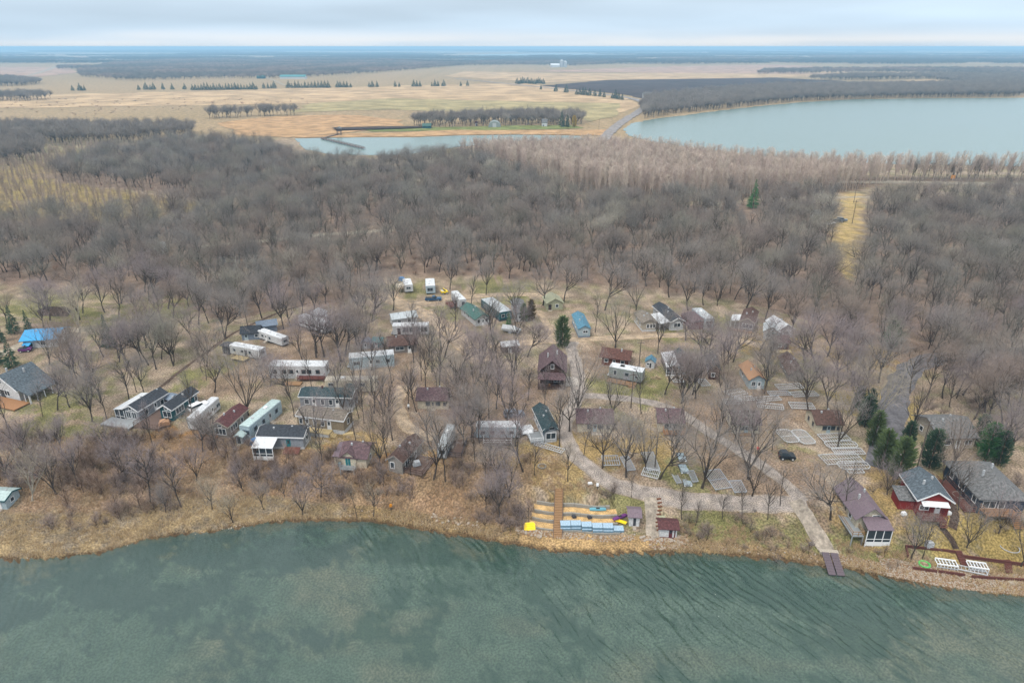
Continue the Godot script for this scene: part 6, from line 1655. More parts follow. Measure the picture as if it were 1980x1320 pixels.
func build_trees() -> void:
	var wood_dark := bark("bark", 0.06, 0.048, 0.04)
	var wood_pale := bark("pale_bark", 0.3, 0.27, 0.22)
	var tones := {"grey": bark("twig_grey", 0.225, 0.2, 0.185), "brown": bark("twig_brown", 0.235, 0.185, 0.155), "mauve": bark("twig_mauve", 0.24, 0.2, 0.2), "olive": bark("twig_olive", 0.225, 0.21, 0.165), "pale": bark("twig_pale", 0.34, 0.29, 0.22)}
	var shapes := {"oak": [], "elm": [], "slim": [], "pale": [], "bush": []}
	for i in 5:
		shapes.oak.append(bare_shape(OAK, 100 + i))
	for i in 3:
		shapes.elm.append(bare_shape(ELM, 200 + i))
		shapes.slim.append(bare_shape(SLIM, 300 + i))
		shapes.bush.append(bare_shape(SHRUB, 500 + i))
	for i in 2:
		shapes.pale.append(bare_shape(ELM, 400 + i))
	var made := {}
	for k in shapes:
		made[k] = []
		for s in shapes[k]:
			made[k].append([s[0].mesh(wood_pale if k == "pale" else wood_dark), s[1].mesh(null)])
	# trees one can pick out: survey point of the trunk's foot, height in metres, kind, tone
	var list := []
	for q in [
		[155, 643, 13, "pale", "pale"], [294, 691, 12, "oak", "grey"], [312, 694, 11, "oak", "grey"], [335, 707, 12, "oak", "olive"], [384, 628, 13, "oak", "grey"], [435, 655, 12, "oak", "grey"], [277, 757, 10, "oak", "grey"], [249, 772, 10, "slim", "mauve"], [206, 811, 10, "slim", "grey"], [178, 815, 11, "oak", "grey"], [195, 780, 9, "slim", "mauve"], [111, 793, 10, "oak", "grey"], [82, 806, 7, "slim", "grey"], [17, 834, 10, "slim", "grey"], [372, 806, 10, "slim", "grey"], [392, 873, 9, "oak", "grey"], [423, 875, 9, "slim", "grey"], [294, 860, 9, "slim", "mauve"], [479, 803, 14, "elm", "grey"], [382, 700, 9, "elm", "brown"], [139, 733, 11, "oak", "grey"], [263, 758, 9, "slim", "mauve"], [399, 736, 9, "slim", "olive"], [95, 705, 11, "elm", "mauve"], [120, 690, 10, "slim", "mauve"], [200, 690, 9, "oak", "olive"], [230, 700, 9, "oak", "grey"], [170, 715, 8, "slim", "grey"],
		[434, 652, 12, "oak", "grey"], [478, 629, 12, "slim", "grey"], [506, 615, 13, "oak", "grey"], [543, 596, 12, "slim", "grey"], [587, 585, 12, "oak", "brown"], [666, 590, 12, "oak", "grey"], [694, 612, 11, "oak", "grey"], [674, 676, 11, "slim", "grey"], [656, 690, 12, "slim", "grey"], [627, 690, 11, "oak", "mauve"], [613, 682, 11, "slim", "grey"], [557, 763, 10, "oak", "mauve"], [602, 748, 10, "slim", "grey"], [523, 745, 9, "oak", "mauve"], [654, 766, 11, "oak", "mauve"], [694, 764, 12, "elm", "grey"], [758, 748, 12, "slim", "grey"], [723, 799, 11, "oak", "grey"], [744, 803, 10, "slim", "grey"], [664, 797, 10, "elm", "grey"], [694, 809, 9, "slim", "grey"], [789, 789, 9, "slim", "grey"], [586, 702, 10, "oak", "mauve"], [511, 738, 9, "slim", "mauve"], [610, 846, 9, "elm", "mauve"], [700, 690, 11, "oak", "grey"], [730, 700, 10, "oak", "mauve"], [800, 700, 11, "oak", "mauve"], [830, 690, 11, "elm", "grey"],
		[603, 866, 9, "slim", "grey"], [623, 900, 9, "slim", "grey"], [823, 756, 12, "slim", "brown"], [849, 752, 12, "slim", "grey"], [805, 796, 9, "slim", "mauve"], [734, 898, 11, "elm", "brown"], [748, 884, 10, "slim", "brown"], [831, 868, 10, "slim", "grey"], [839, 926, 12, "oak", "grey"], [861, 932, 13, "slim", "grey"], [898, 864, 10, "oak", "mauve"], [912, 845, 10, "oak", "grey"], [793, 918, 9, "slim", "mauve"], [918, 892, 8, "slim", "mauve"], [880, 770, 11, "oak", "grey"], [915, 760, 11, "elm", "mauve"], [890, 720, 11, "oak", "mauve"], [860, 790, 10, "oak", "mauve"], [930, 730, 12, "oak", "mauve"],
		[949, 706, 12, "elm", "mauve"], [990, 740, 12, "oak", "mauve"], [1021, 774, 8, "slim", "grey"], [1051, 795, 10, "slim", "mauve"], [988, 800, 11, "elm", "mauve"], [996, 862, 11, "slim", "mauve"], [1011, 912, 10, "oak", "mauve"], [1082, 864, 10, "slim", "grey"], [1101, 834, 10, "oak", "grey"], [1118, 800, 15, "elm", "grey"], [1129, 881, 8, "slim", "grey"], [1165, 905, 11, "oak", "grey"], [1211, 922, 11, "oak", "grey"], [1248, 909, 11, "elm", "grey"], [1276, 926, 10, "oak", "grey"], [1098, 930, 9, "slim", "pale"], [927, 856, 10, "oak", "grey"], [961, 932, 9, "oak", "grey"], [938, 932, 7, "slim", "grey"], [949, 890, 8, "oak", "mauve"], [1033, 920, 7, "slim", "mauve"], [1184, 803, 9, "elm", "grey"], [960, 790, 11, "oak", "mauve"], [930, 815, 10, "oak", "brown"],
		[1190, 672, 16, "elm", "olive"], [1151, 643, 11, "slim", "grey"], [1272, 684, 12, "oak", "grey"], [1326, 658, 10, "oak", "mauve"], [1359, 706, 11, "oak", "mauve"], [1387, 591, 12, "elm", "grey"], [1421, 579, 12, "oak", "grey"], [1444, 595, 12, "oak", "grey"], [1294, 575, 12, "oak", "grey"], [1470, 677, 10, "oak", "mauve"], [1318, 780, 12, "elm", "mauve"], [1179, 782, 6, "slim", "grey"], [1418, 700, 11, "oak", "mauve"], [1400, 735, 12, "oak", "mauve"], [1345, 770, 12, "elm", "grey"],
		[1300, 901, 9, "slim", "grey"], [1358, 943, 14, "elm", "grey"], [1308, 866, 12, "elm", "grey"], [1383, 871, 13, "oak", "grey"], [1447, 926, 15, "elm", "grey"], [1455, 958, 11, "elm", "grey"], [1397, 1003, 6, "slim", "grey"], [1485, 1004, 9, "slim", "brown"], [1435, 1000, 6, "slim", "grey"], [1318, 1004, 7, "slim", "grey"], [1348, 1010, 5, "slim", "grey"], [1221, 962, 6, "slim", "grey"],
		[1606, 1004, 11, "oak", "grey"], [1636, 985, 10, "slim", "grey"], [1509, 978, 7, "slim", "grey"], [1493, 872, 9, "slim", "grey"], [1688, 826, 14, "pale", "pale"], [1754, 862, 13, "slim", "brown"], [1716, 956, 7, "elm", "mauve"], [1616, 853, 12, "elm", "grey"], [1447, 820, 13, "elm", "grey"], [1421, 852, 11, "oak", "mauve"], [1602, 800, 12, "oak", "mauve"], [1564, 800, 11, "oak", "grey"],
		[1762, 1082, 9, "oak", "grey"], [1784, 1080, 9, "slim", "grey"], [1870, 1058, 9, "elm", "grey"], [1888, 1040, 7, "slim", "grey"], [1854, 986, 9, "slim", "grey"], [1975, 1094, 10, "elm", "grey"], [1932, 1030, 7, "elm", "mauve"], [1820, 940, 11, "elm", "brown"], [1845, 900, 12, "elm", "brown"], [1930, 890, 11, "oak", "mauve"], [1960, 860, 12, "oak", "grey"], [1560, 770, 12, "oak", "mauve"], [1620, 740, 12, "oak", "mauve"], [1650, 780, 11, "oak", "grey"], [1580, 720, 12, "oak", "mauve"], [1600, 690, 12, "oak", "mauve"], [1680, 760, 12, "oak", "grey"], [1640, 720, 12, "oak", "mauve"], [1700, 740, 12, "oak", "grey"], [1796, 700, 13, "oak", "grey"], [1836, 702, 13, "oak", "grey"], [1898, 690, 12, "oak", "mauve"], [1790, 780, 13, "slim", "brown"], [1850, 770, 13, "slim", "grey"], [1900, 790, 12, "oak", "brown"], [1950, 760, 12, "oak", "grey"], [1970, 800, 12, "slim", "mauve"], [1760, 760, 12, "slim", "brown"],
		[1530, 650, 12, "oak", "brown"], [1570, 650, 12, "elm", "grey"], [1620, 660, 12, "oak", "brown"], [1480, 620, 12, "oak", "grey"], [1540, 610, 12, "oak", "grey"], [1010, 610, 11, "oak", "grey"], [870, 560, 11, "oak", "grey"], [720, 580, 12, "oak", "grey"], [760, 600, 11, "oak", "grey"], [910, 600, 11, "slim", "grey"], [940, 570, 12, "oak", "grey"], [1050, 590, 11, "oak", "grey"], [1020, 690, 10, "oak", "mauve"], [1000, 650, 11, "elm", "mauve"], [950, 650, 11, "elm", "grey"], [860, 690, 11, "oak", "mauve"], [880, 640, 11, "slim", "grey"], [1090, 585, 12, "oak", "grey"], [1170, 600, 13, "oak", "grey"], [1230, 600, 12, "elm", "grey"], [1330, 600, 12, "oak", "grey"], [1360, 590, 12, "oak", "grey"], [1240, 800, 9, "slim", "grey"], [800, 660, 10, "slim", "grey"],
		[108, 955, 11, "elm", "mauve"], [62, 968, 10, "pale", "pale"], [20, 930, 9, "oak", "mauve"], [150, 940, 9, "oak", "mauve"], [290, 972, 11, "slim", "mauve"], [350, 980, 10, "slim", "mauve"], [320, 990, 6, "oak", "grey"], [410, 985, 7, "oak", "pale"], [450, 1010, 6, "elm", "pale"], [585, 995, 7, "elm", "mauve"], [620, 960, 7, "oak", "mauve"], [240, 930, 8, "oak", "mauve"], [380, 930, 8, "elm", "mauve"], [470, 950, 7, "elm", "mauve"], [550, 960, 6, "elm", "mauve"], [690, 1000, 6, "slim", "pale"], [722, 998, 7, "slim", "pale"], [965, 1000, 9, "oak", "mauve"], [985, 960, 9, "elm", "mauve"], [940, 985, 7, "oak", "brown"], [215, 880, 8, "oak", "mauve"], [120, 880, 8, "oak", "mauve"], [45, 880, 9, "elm", "mauve"], [510, 985, 6, "oak", "grey"]]:
		list.append(q)
	var rows := {}
	var count := 0
	rng.seed = 4242
	for q in list:
		var g := gp(q[0], q[1])
		for tries in 12:      # a trunk never stands inside a wall
			var stuck := false
			for so in solid:
				if Vector2(g.x, g.z).distance_to(so[0]) < minf(so[1] - 0.7, 2.6):
					stuck = true
			if not stuck:
				break
			g += Vector3(0.5 if tries % 2 == 0 else -0.9, 0, 0.7)
			g.y = terr(g.x, g.z)
		bare_tree(made, tones, Vector2(g.x, g.z), q[2], q[3], q[4], "")
		count += 1
	for q in [[0, 330, 548, 640, 14, "oak"], [110, 470, 590, 800, 20, "oak"], [500, 760, 600, 720, 14, "oak"], [780, 1010, 640, 840, 16, "slim"], [1280, 1560, 690, 810, 12, "oak"], [560, 800, 760, 860, 8, "slim"], [1640, 1980, 640, 900, 14, "oak"]]:
		var done := 0
		for tries in 200:
			var g := gp(rng.randf_range(q[0], q[1]), rng.randf_range(q[2], q[3]))
			if done >= q[4] or blocked(g.x, g.z, 1.0) or blocked(g.x * 1.04, g.z - 5.0) or blocked(g.x * 1.07, g.z - 9.0):
				continue
			solid.append([Vector2(g.x, g.z), 2.0])
			bare_tree(made, tones, Vector2(g.x, g.z), rng.randf_range(9.0, 12.5), q[5], ["grey", "mauve", "brown"][rng.randi() % 3], "")
			done += 1
			count += 1
	# the woods
	for q in [[1456, 402, 6.0], [1456, 414, 8.0], [1456, 428, 8.0], [1456, 440, 6.0], [1722, 674, 4.0], [1720, 684, 4.0], [1640, 535, 3.0]]:
		var g := gp(q[0], q[1])
		solid.append([Vector2(g.x, g.z), q[2]])
	var oak_poly := world_poly(OAK_WOOD)
	var pts := Array(scatter(oak_poly, 7.2, 31))
	pts = pts.filter(func(p): return not blocked(p.x, p.y))
	pts.sort_custom(func(a, b): return a.length_squared() < b.length_squared())
	var lite := []
	var tint_wood := bark("bark_tinted", 0.3, 0.26, 0.24, true)
	var tint_twig := bark("twig_tinted", 1.0, 1.0, 1.0, true)
	for i in 5:
		lite.append(two(shapes.oak[i], tint_wood, tint_twig))
	for i in 2:
		lite.append(two(shapes.elm[i], tint_wood, tint_twig))
	for i in 2:
		lite.append(two(shapes.slim[i], tint_wood, tint_twig))
	var bins := []
	for i in lite.size():
		bins.append([])
	rng.seed = 77
	for p in pts:
		var n1 := nz.get_noise_2d(p.x * 2.2, p.y * 2.2)
		if count < 325:
			bare_tree(made, tones, p, rng.randf_range(10.0, 13.5), ["oak", "oak", "elm", "slim"][rng.randi() % 4], ["grey", "grey", "mauve", "olive"][rng.randi() % 4], "edge")
			count += 1
			continue
		var hue := Color(0.208, 0.192, 0.176).lerp(Color(0.228, 0.185, 0.16), clampf(0.5 + n1 * 1.6, 0, 1)).lerp(Color(0.24, 0.225, 0.18), clampf(nz2.get_noise_2d(p.x * 6.0, p.y * 6.0) * 2.0, 0, 0.8))
		if rng.randf() < 0.02:
			hue = Color(0.36, 0.33, 0.27)
		hue = hue * rng.randf_range(0.7, 1.06)
		hue.a = 1.0
		var which := (rng.randi() % 5) if rng.randf() < 0.62 else 5 + rng.randi() % 4
		bins[which].append([planted(p, rng.randf_range(0.72, 1.3), rng.randf_range(0.9, 1.25)), hue])
	for i in lite.size():
		mass("oak_woods", "dense leafless oak wood filling the land behind the cottages", "woods", lite[i], bins[i])
	# brush under the trees, thickets on the bluff
	var brush := []
	for i in 3:
		brush.append(two(shapes.bush[i], tint_wood, tint_twig))
	bins = [[], [], []]
	for p in scatter(oak_poly, 6.0, 61, 0.6):
		if blocked(p.x, p.y):
			continue
		bins[rng.randi() % 3].append([planted(p, rng.randf_range(0.5, 1.0)), Color(0.26, 0.16, 0.11) * rng.randf_range(0.8, 1.2) if rng.randf() < 0.6 else Color(0.22, 0.18, 0.15)])
	for i in 3:
		mass("forest_brush", "reddish brown leafless brush under the oaks", "brush", brush[i], bins[i])
	bins = [[], [], []]
	rng.seed = 900
	for k in 9000:
		var x := rng.randf_range(-118.0, 3.0)
		var d := rng.randf_range(2.0, 36.0)
		var a := table(d1_table, x)
		var b := table(d2_table, x)
		if d < a * 0.6 or d > b + 3.0:
			continue
		var open := nz2.get_noise_2d(x * 7.0, d * 9.0)
		var thick := 0.13 if x < -32.0 else 0.03
		if x < -32.0 and d < a + 1.0:
			thick = 0.05
		if rng.randf() > thick + open * 0.32 or blocked(x, table(zs_table, x) - d):
			continue
		var hue := Color(0.25, 0.2, 0.185).lerp(Color(0.28, 0.2, 0.15), clampf(0.4 + nz.get_noise_2d(x * 6.0, d * 6.0) * 2.0, 0, 1)) * rng.randf_range(0.8, 1.2)
		bins[rng.randi() % 3].append([planted(Vector2(x, table(zs_table, x) - d), rng.randf_range(0.45, 1.15)), hue])
	for q in [[640, 880, 4], [730, 930, 6], [900, 880, 6], [980, 930, 9], [960, 990, 12], [985, 1000, 8], [1180, 965, 4], [1660, 1040, 6], [1690, 1050, 6], [1430, 1030, 5], [1690, 880, 6], [1400, 740, 8], [1350, 1035, 10], [1500, 1055, 8], [950, 840, 8], [1000, 830, 5], [1860, 1000, 4], [1960, 1010, 8], [640, 890, 3], [540, 900, 4], [480, 890, 5], [1170, 850, 6], [1560, 690, 5], [900, 720, 8], [940, 690, 8], [1020, 720, 6], [870, 760, 5], [700, 760, 5], [560, 800, 4], [470, 830, 4], [1050, 640, 6], [1020, 640, 6], [1440, 790, 5], [1330, 820, 4], [1700, 950, 6], [1930, 940, 6], [1970, 940, 8], [1880, 780, 10], [1800, 790, 10]]:
		var g := gp(q[0], q[1])
		for k in q[2]:
			var p := Vector2(g.x + rng.randfn(0, 2.0), g.z + rng.randfn(0, 2.0))
			if not blocked(p.x, p.y):
				bins[rng.randi() % 3].append([planted(p, rng.randf_range(0.4, 0.9)), Color(0.24, 0.19, 0.165) * rng.randf_range(0.8, 1.2)])
	var sap := []
	for b in bins:
		for k in range(0, b.size(), 3):
			var t: Transform3D = b[k][0]
			sap.append([Transform3D(t.basis.scaled(Vector3.ONE * 0.42), t.origin + Vector3(0.8, 0, 0.5)), b[k][1]])
	mass("bluff_saplings", "wispy bare saplings rising from the bluff brush", "brush", lite[7], sap)
	for i in 3:
		mass("bluff_brush", "tangled leafless brush on the bluff and between the homes", "brush", brush[i], bins[i])
	build_grass()
	# aspens: the tall belt before the far lake, and the young ones in the clearing
	var asp := []
	for i in 3:
		asp.append(two(bare_shape(ASPEN, 600 + i, 1.3), bark("aspen_bark", 0.8, 0.8, 0.8, true), tint_twig))
	bins = [[], [], []]
	for p in scatter(world_poly(ASPEN_BELT), 3.7, 71):
		var hue := Color(0.46, 0.36, 0.31).lerp(Color(0.52, 0.44, 0.36), rng.randf()) * rng.randf_range(0.8, 1.15)
		bins[rng.randi() % 3].append([planted(p, rng.randf_range(0.95, 1.25)), hue])
	for i in 3:
		mass("aspen_belt", "tall slender tan aspens in a belt before the far lake", "woods", asp[i], bins[i])
	bins = [[], [], []]
	for p in scatter(world_poly(ASPEN_CLEARING), 5.0, 72, 0.8):
		bins[rng.randi() % 3].append([planted(p, rng.randf_range(0.4, 0.75)), Color(0.33, 0.26, 0.21) * rng.randf_range(0.85, 1.2)])
	for i in 3:
		mass("aspen_clearing", "thin young aspens in the tan clearing west of the oak wood", "woods", asp[i], bins[i])
	bins = [[], [], []]
	for q in [[1700, 352, 60], [1780, 348, 40]]:
		pass
	var line := []
	for k in 34:
		line.append(flat_at(1745.0 + k * 9.0 + rng.randf_range(-5, 5), 344.0 + rng.randf_range(-3, 4)))
	var far_oak := []
	for i in 3:
		far_oak.append(two(bare_shape(OAK, 700 + i, 4.2, 2), tint_wood, tint_twig))
	var airy := [[], [], []]
	var slim_tint := two(shapes.slim[0], tint_wood, tint_twig)
	for p in line:
		airy[rng.randi() % 3].append([planted(Vector2(p.x, p.z), rng.randf_range(0.7, 1.25)), Color(0.16, 0.13, 0.11)])
	for i in 3:
		mass("lakeside_trees", "dark bare trees in a line before the far lake", "trees", [lite[1], lite[5], slim_tint][i], airy[i])
	for poly in [
		[[-150, 256], [0, 253], [200, 255], [370, 255], [372, 268], [200, 280], [60, 284], [-150, 292]], [[-200, 290], [60, 285], [98, 300], [60, 315], [0, 325], [-200, 332]], [[398, 227], [480, 223], [574, 220.5], [576, 223.5], [480, 227], [400, 230]], [[783, 241], [900, 233], [1040, 230], [1135, 233], [1142, 240], [1085, 244], [1000, 243], [860, 245.5], [800, 246]],
		[[1243, 230], [1300, 221], [1400, 211], [1480, 202], [1560, 195.5], [1700, 190.5], [1960, 187.5], [1990, 180], [2200, 180], [2200, 158], [1900, 160], [1840, 168], [1700, 170], [1500, 172], [1400, 180], [1290, 190], [1250, 196], [1240, 210]], [[-200, 202], [60, 196], [110, 190], [60, 189], [-200, 194]], [[-200, 170], [50, 166], [85, 161], [20, 155], [-200, 158]], [[1562, 156], [1640, 150], [1800, 149], [2200, 152], [2200, 162], [1850, 160], [1800, 153], [1640, 155]]]:
		var wp := world_poly(poly)
		var dist := -wp[0].y
		for p in scatter(wp, 8.0 if dist < 900.0 else 12.0, 81 + int(dist)):
			bins[rng.randi() % 3].append([planted(p, rng.randf_range(0.85, 1.15) * (1.2 if dist < 900.0 else 1.25), 1.0 if dist < 900.0 else 1.35), Color(0.19, 0.16, 0.14).lerp(Color(0.23, 0.2, 0.17), rng.randf()) * rng.randf_range(0.85, 1.15)])
	for i in 3:
		mass("distant_woods", "leafless groves and shore woods beyond the pond and far lake", "woods", far_oak[i], bins[i])
	# farthest woods: wide clumps
	bins = [[], [], []]
	var broad := [[], [], []]
	for q in [
		[[[155, 148], [250, 157], [420, 152], [560, 152], [720, 142], [850, 131], [900, 126], [800, 117], [560, 113], [380, 116], [230, 120], [150, 138]], 17.0, 1.5], [[[860, 128], [1000, 126], [1110, 128], [1180, 124], [1250, 118], [1000, 118], [880, 122]], 20.0, 1.7], [[[1460, 144], [1560, 143], [1700, 141], [1980, 147], [2200, 147], [2200, 136], [1760, 134], [1480, 137]], 18.0, 1.5], [[[110, 134], [195, 133], [200, 130], [110, 130]], 15.0, 1.3], [[[240, 130], [330, 128], [300, 124], [230, 126]], 20.0, 1.5], [[[1280, 120], [1560, 118], [1560, 113], [1280, 113]], 24.0, 1.8], [[[1600, 117], [2200, 117], [2200, 108], [1560, 109]], 30.0, 2.2]]:
		for p in scatter(world_poly(q[0]), q[1], 91):
			bins[rng.randi() % 3].append([planted(p, rng.randf_range(0.8, 1.3), q[2]), Color(0.17, 0.15, 0.13).lerp(Color(0.27, 0.2, 0.17), clampf(0.4 + nz.get_noise_2d(p.x * 0.35, p.y * 0.2) * 2.2, 0.0, 1.0)) * rng.randf_range(0.75, 1.25)])
	rng.seed = 1234
	for k in 150:
		var y := lerpf(97.0, 124.0, pow(rng.randf(), 1.4))
		var x := rng.randf_range(-250, 2250)
		var w := rng.randf_range(60, 420)
		var th := 0.5 + minf(y - 95.0, 14.0) * rng.randf_range(0.03, 0.1)
		if absf(x + w / 2 - 1030) < 260 and absf(y - 106) < 3.5:
			continue
		var poly := world_poly([[x, y - th], [x + w * 0.6, y - th * 1.2], [x + w, y], [x + w * 0.5, y + th * 0.3], [x, y + th * 0.1]])
		var dist := -poly[0].y
		var sp := clampf(dist / 110.0, 34.0, 90.0)
		for p in scatter(poly, sp, 2000 + k):
			broad[rng.randi() % 3].append([Transform3D(Basis.from_scale(Vector3(1, 1, 1) * rng.randf_range(0.85, 1.2) * clampf(dist / 9000.0, 1.0, 1.5)), Vector3(p.x, 6.0, p.y)), Color(0.13, 0.115, 0.1) * rng.randf_range(0.8, 1.2)])
	var clump := []
	for i in 3:
		var cs := bare_shape(OAK, 800 + i, 14.0, 4)
		for so in cs:
			for j in so.v.size():
				so.v[j] = Vector3(so.v[j].x * 6.0, so.v[j].y, so.v[j].z * 3.0)
		clump.append(two(cs, tint_wood, tint_twig))
	for i in 3:
		mass("horizon_woods", "blue hazy woods scattered towards the horizon", "woods", clump[i], broad[i])
		mass("far_oak_woods", "broad grey woods beyond the tan fields", "woods", far_oak[i], bins[i])
	bins = [[], [], []]
	for p in scatter(world_poly([[-100, 192], [250, 190], [620, 192], [600, 206], [420, 212], [250, 218], [-100, 236]]), 15.0, 55, 0.35):
		if nz2.get_noise_2d(p.x * 1.5, p.y * 1.5) > -0.12:
			bins[rng.randi() % 3].append([planted(p, rng.randf_range(0.5, 0.9), 2.2), Color(0.22, 0.13, 0.11) * rng.randf_range(0.7, 1.2)])
	for i in 3:
		mass("field_scrub", "dark reddish scrub dotted over the tan slope beyond the wood", "scrub", brush[i], bins[i])
	build_conifers(tones)

func bare_tree(made: Dictionary, tones: Dictionary, p: Vector2, h: float, kind: String, tone: String, label: String) -> void:
	var base := {"oak": 13.0, "elm": 14.0, "slim": 14.0, "pale": 14.0, "bush": 3.2}
	var at := Vector3(p.x, terr(p.x, p.y) - 0.05, p.y)
	var says := label
	var group := "bare trees around the homes"
	var word: String = {"oak": "bare spreading tree", "elm": "bare fan-shaped tree", "slim": "slender bare tree", "pale": "pale bare tree", "bush": "bare shrub"}[kind]
	if label == "":
		says = tree_label(word, at)
		if says == "":
			says = "%s standing on the open ground by the lake bluff" % word
	elif label == "edge":
		group = "front oaks of the wood"
		says = tree_label("wood-edge oak", at)
	var o := thing("bare_tree", says, "tree", at, rng.randf() * TAU, group)
	var s: float = 1.36 * h / base[kind] * rng.randf_range(0.88, 1.1)
	o.rotate_object_local(Vector3.RIGHT, rng.randfn(0, 0.05))
	o.scale = Vector3(s * rng.randf_range(0.75, 1.05), s, s * rng.randf_range(0.75, 1.05))
	var pick: Array = made[kind][rng.randi() % made[kind].size()]
	for k in 2:
		var mi := MeshInstance3D.new()
		mi.name = ["trunk", "crown"][k]
		mi.mesh = pick[k]
		if k == 1:
			mi.material_override = tones[tone]
		o.add_child(mi)

func build_grass() -> void:
	rng.seed = 321
	var s := Soup.new()
	for k in 16:
		var p := Vector3(rng.randfn(0, 0.16), -0.05, rng.randfn(0, 0.16))
		blade(s, p, p + Vector3(rng.randfn(0, 0.22), rng.randf_range(0.3, 0.75), rng.randfn(0, 0.22)), 0.035)
	var tuft := s.mesh(bark("straw_blade", 1.0, 1.0, 1.0, true))
	var rows := []
	for k in 42000:
		var x := rng.randf_range(-112.0, 100.0)
		var d := rng.randf_range(0.7, 34.0)
		var a := table(d1_table, x)
		var b := table(d2_table, x)
		if d > b + 4.0 or (x > -2.0 and x < 27.0 and d < 14.0) or (x > 27.0 and d > 7.0):
			continue
		var keep := 0.55 + nz.get_noise_2d(x * 8.0, d * 8.0) * 1.2
		if rng.randf() > keep or blocked(x, table(zs_table, x) - d):
			continue
		var hue := Color(0.52, 0.4, 0.23).lerp(Color(0.38, 0.28, 0.18), rng.randf())
		if d > a:
			hue = hue.lerp(Color(0.37, 0.25, 0.16), 0.6)
		rows.append([planted(Vector2(x, table(zs_table, x) - d), rng.randf_range(0.5, 1.25)), hue])
	mass("dry_grass", "dry tan grass and reeds along the shore and bluff", "grass", tuft, rows)
	# riprap and shore stones
	var kinds := []
	for i in 3:
		var st := Soup.new()
		var ring := []
		for j in 3:
			var row := []
			for k in 6:
				var aa := TAU * (k + 0.5 * (j % 2)) / 6.0
				var rr: float = [0.75, 1.0, 0.6][j] * rng.randf_range(0.8, 1.15)
				row.append(Vector3(cos(aa) * rr, [-0.35, 0.15, 0.6][j] * rng.randf_range(0.85, 1.15), sin(aa) * rr * 0.8))
			ring.append(row)
		for j in 2:
			for k in 6:
				st.quad(ring[j][k], ring[j][(k + 1) % 6], ring[j + 1][(k + 1) % 6], ring[j + 1][k], Vector3.ZERO)
		for k in 6:
			st.tri(Vector3(0, 0.72, 0), ring[2][k], ring[2][(k + 1) % 6], Vector3.ZERO)
		kinds.append(st.mesh(bark("stone_face", 1.0, 1.0, 1.0, true)))
	var bins := [[], [], []]
	for q in [[995, 1240, 3.4, 4.9, 520, 0.2], [1265, 1340, 1.2, 3.8, 260, 0.24], [1590, 1760, 1.0, 3.6, 900, 0.15], [1700, 1990, 0.9, 5.2, 4200, 0.16], [600, 1000, 1.2, 3.0, 90, 0.16], [1340, 1600, 1.0, 2.6, 160, 0.15], [1000, 1050, 3.0, 5.0, 90, 0.3], [820, 920, 2.5, 4.5, 60, 0.3], [0, 560, 0.2, 1.4, 30, 0.18], [1250, 1345, 3.0, 4.2, 110, 0.35]]:
		var xa := flat_at(q[0], 1085, 0.5).x
		var xb := flat_at(q[1], 1085, 0.5).x
		for k in q[4]:
			var x := rng.randf_range(xa, xb)
			var d := rng.randf_range(q[2], q[3])
			var z := table(zs_table, x) - d
			if absf(x - flat_at(1604, 1085, 0.5).x) < 1.8:
				continue
			var tone := rng.randf()
			var hue := Color(0.26, 0.18, 0.11).lerp(Color(0.31, 0.275, 0.235), tone)
			if rng.randf() < 0.3:
				hue = Color(0.2, 0.125, 0.075)
			var t := planted(Vector2(x, z), q[5] * rng.randf_range(0.45, 1.35))
			t.origin.y += 0.05
			bins[rng.randi() % 3].append([t, hue])
	for i in 3:
		mass("riprap_stones", "loose tan and grey stones along the water's edge", "stones", kinds[i], bins[i])

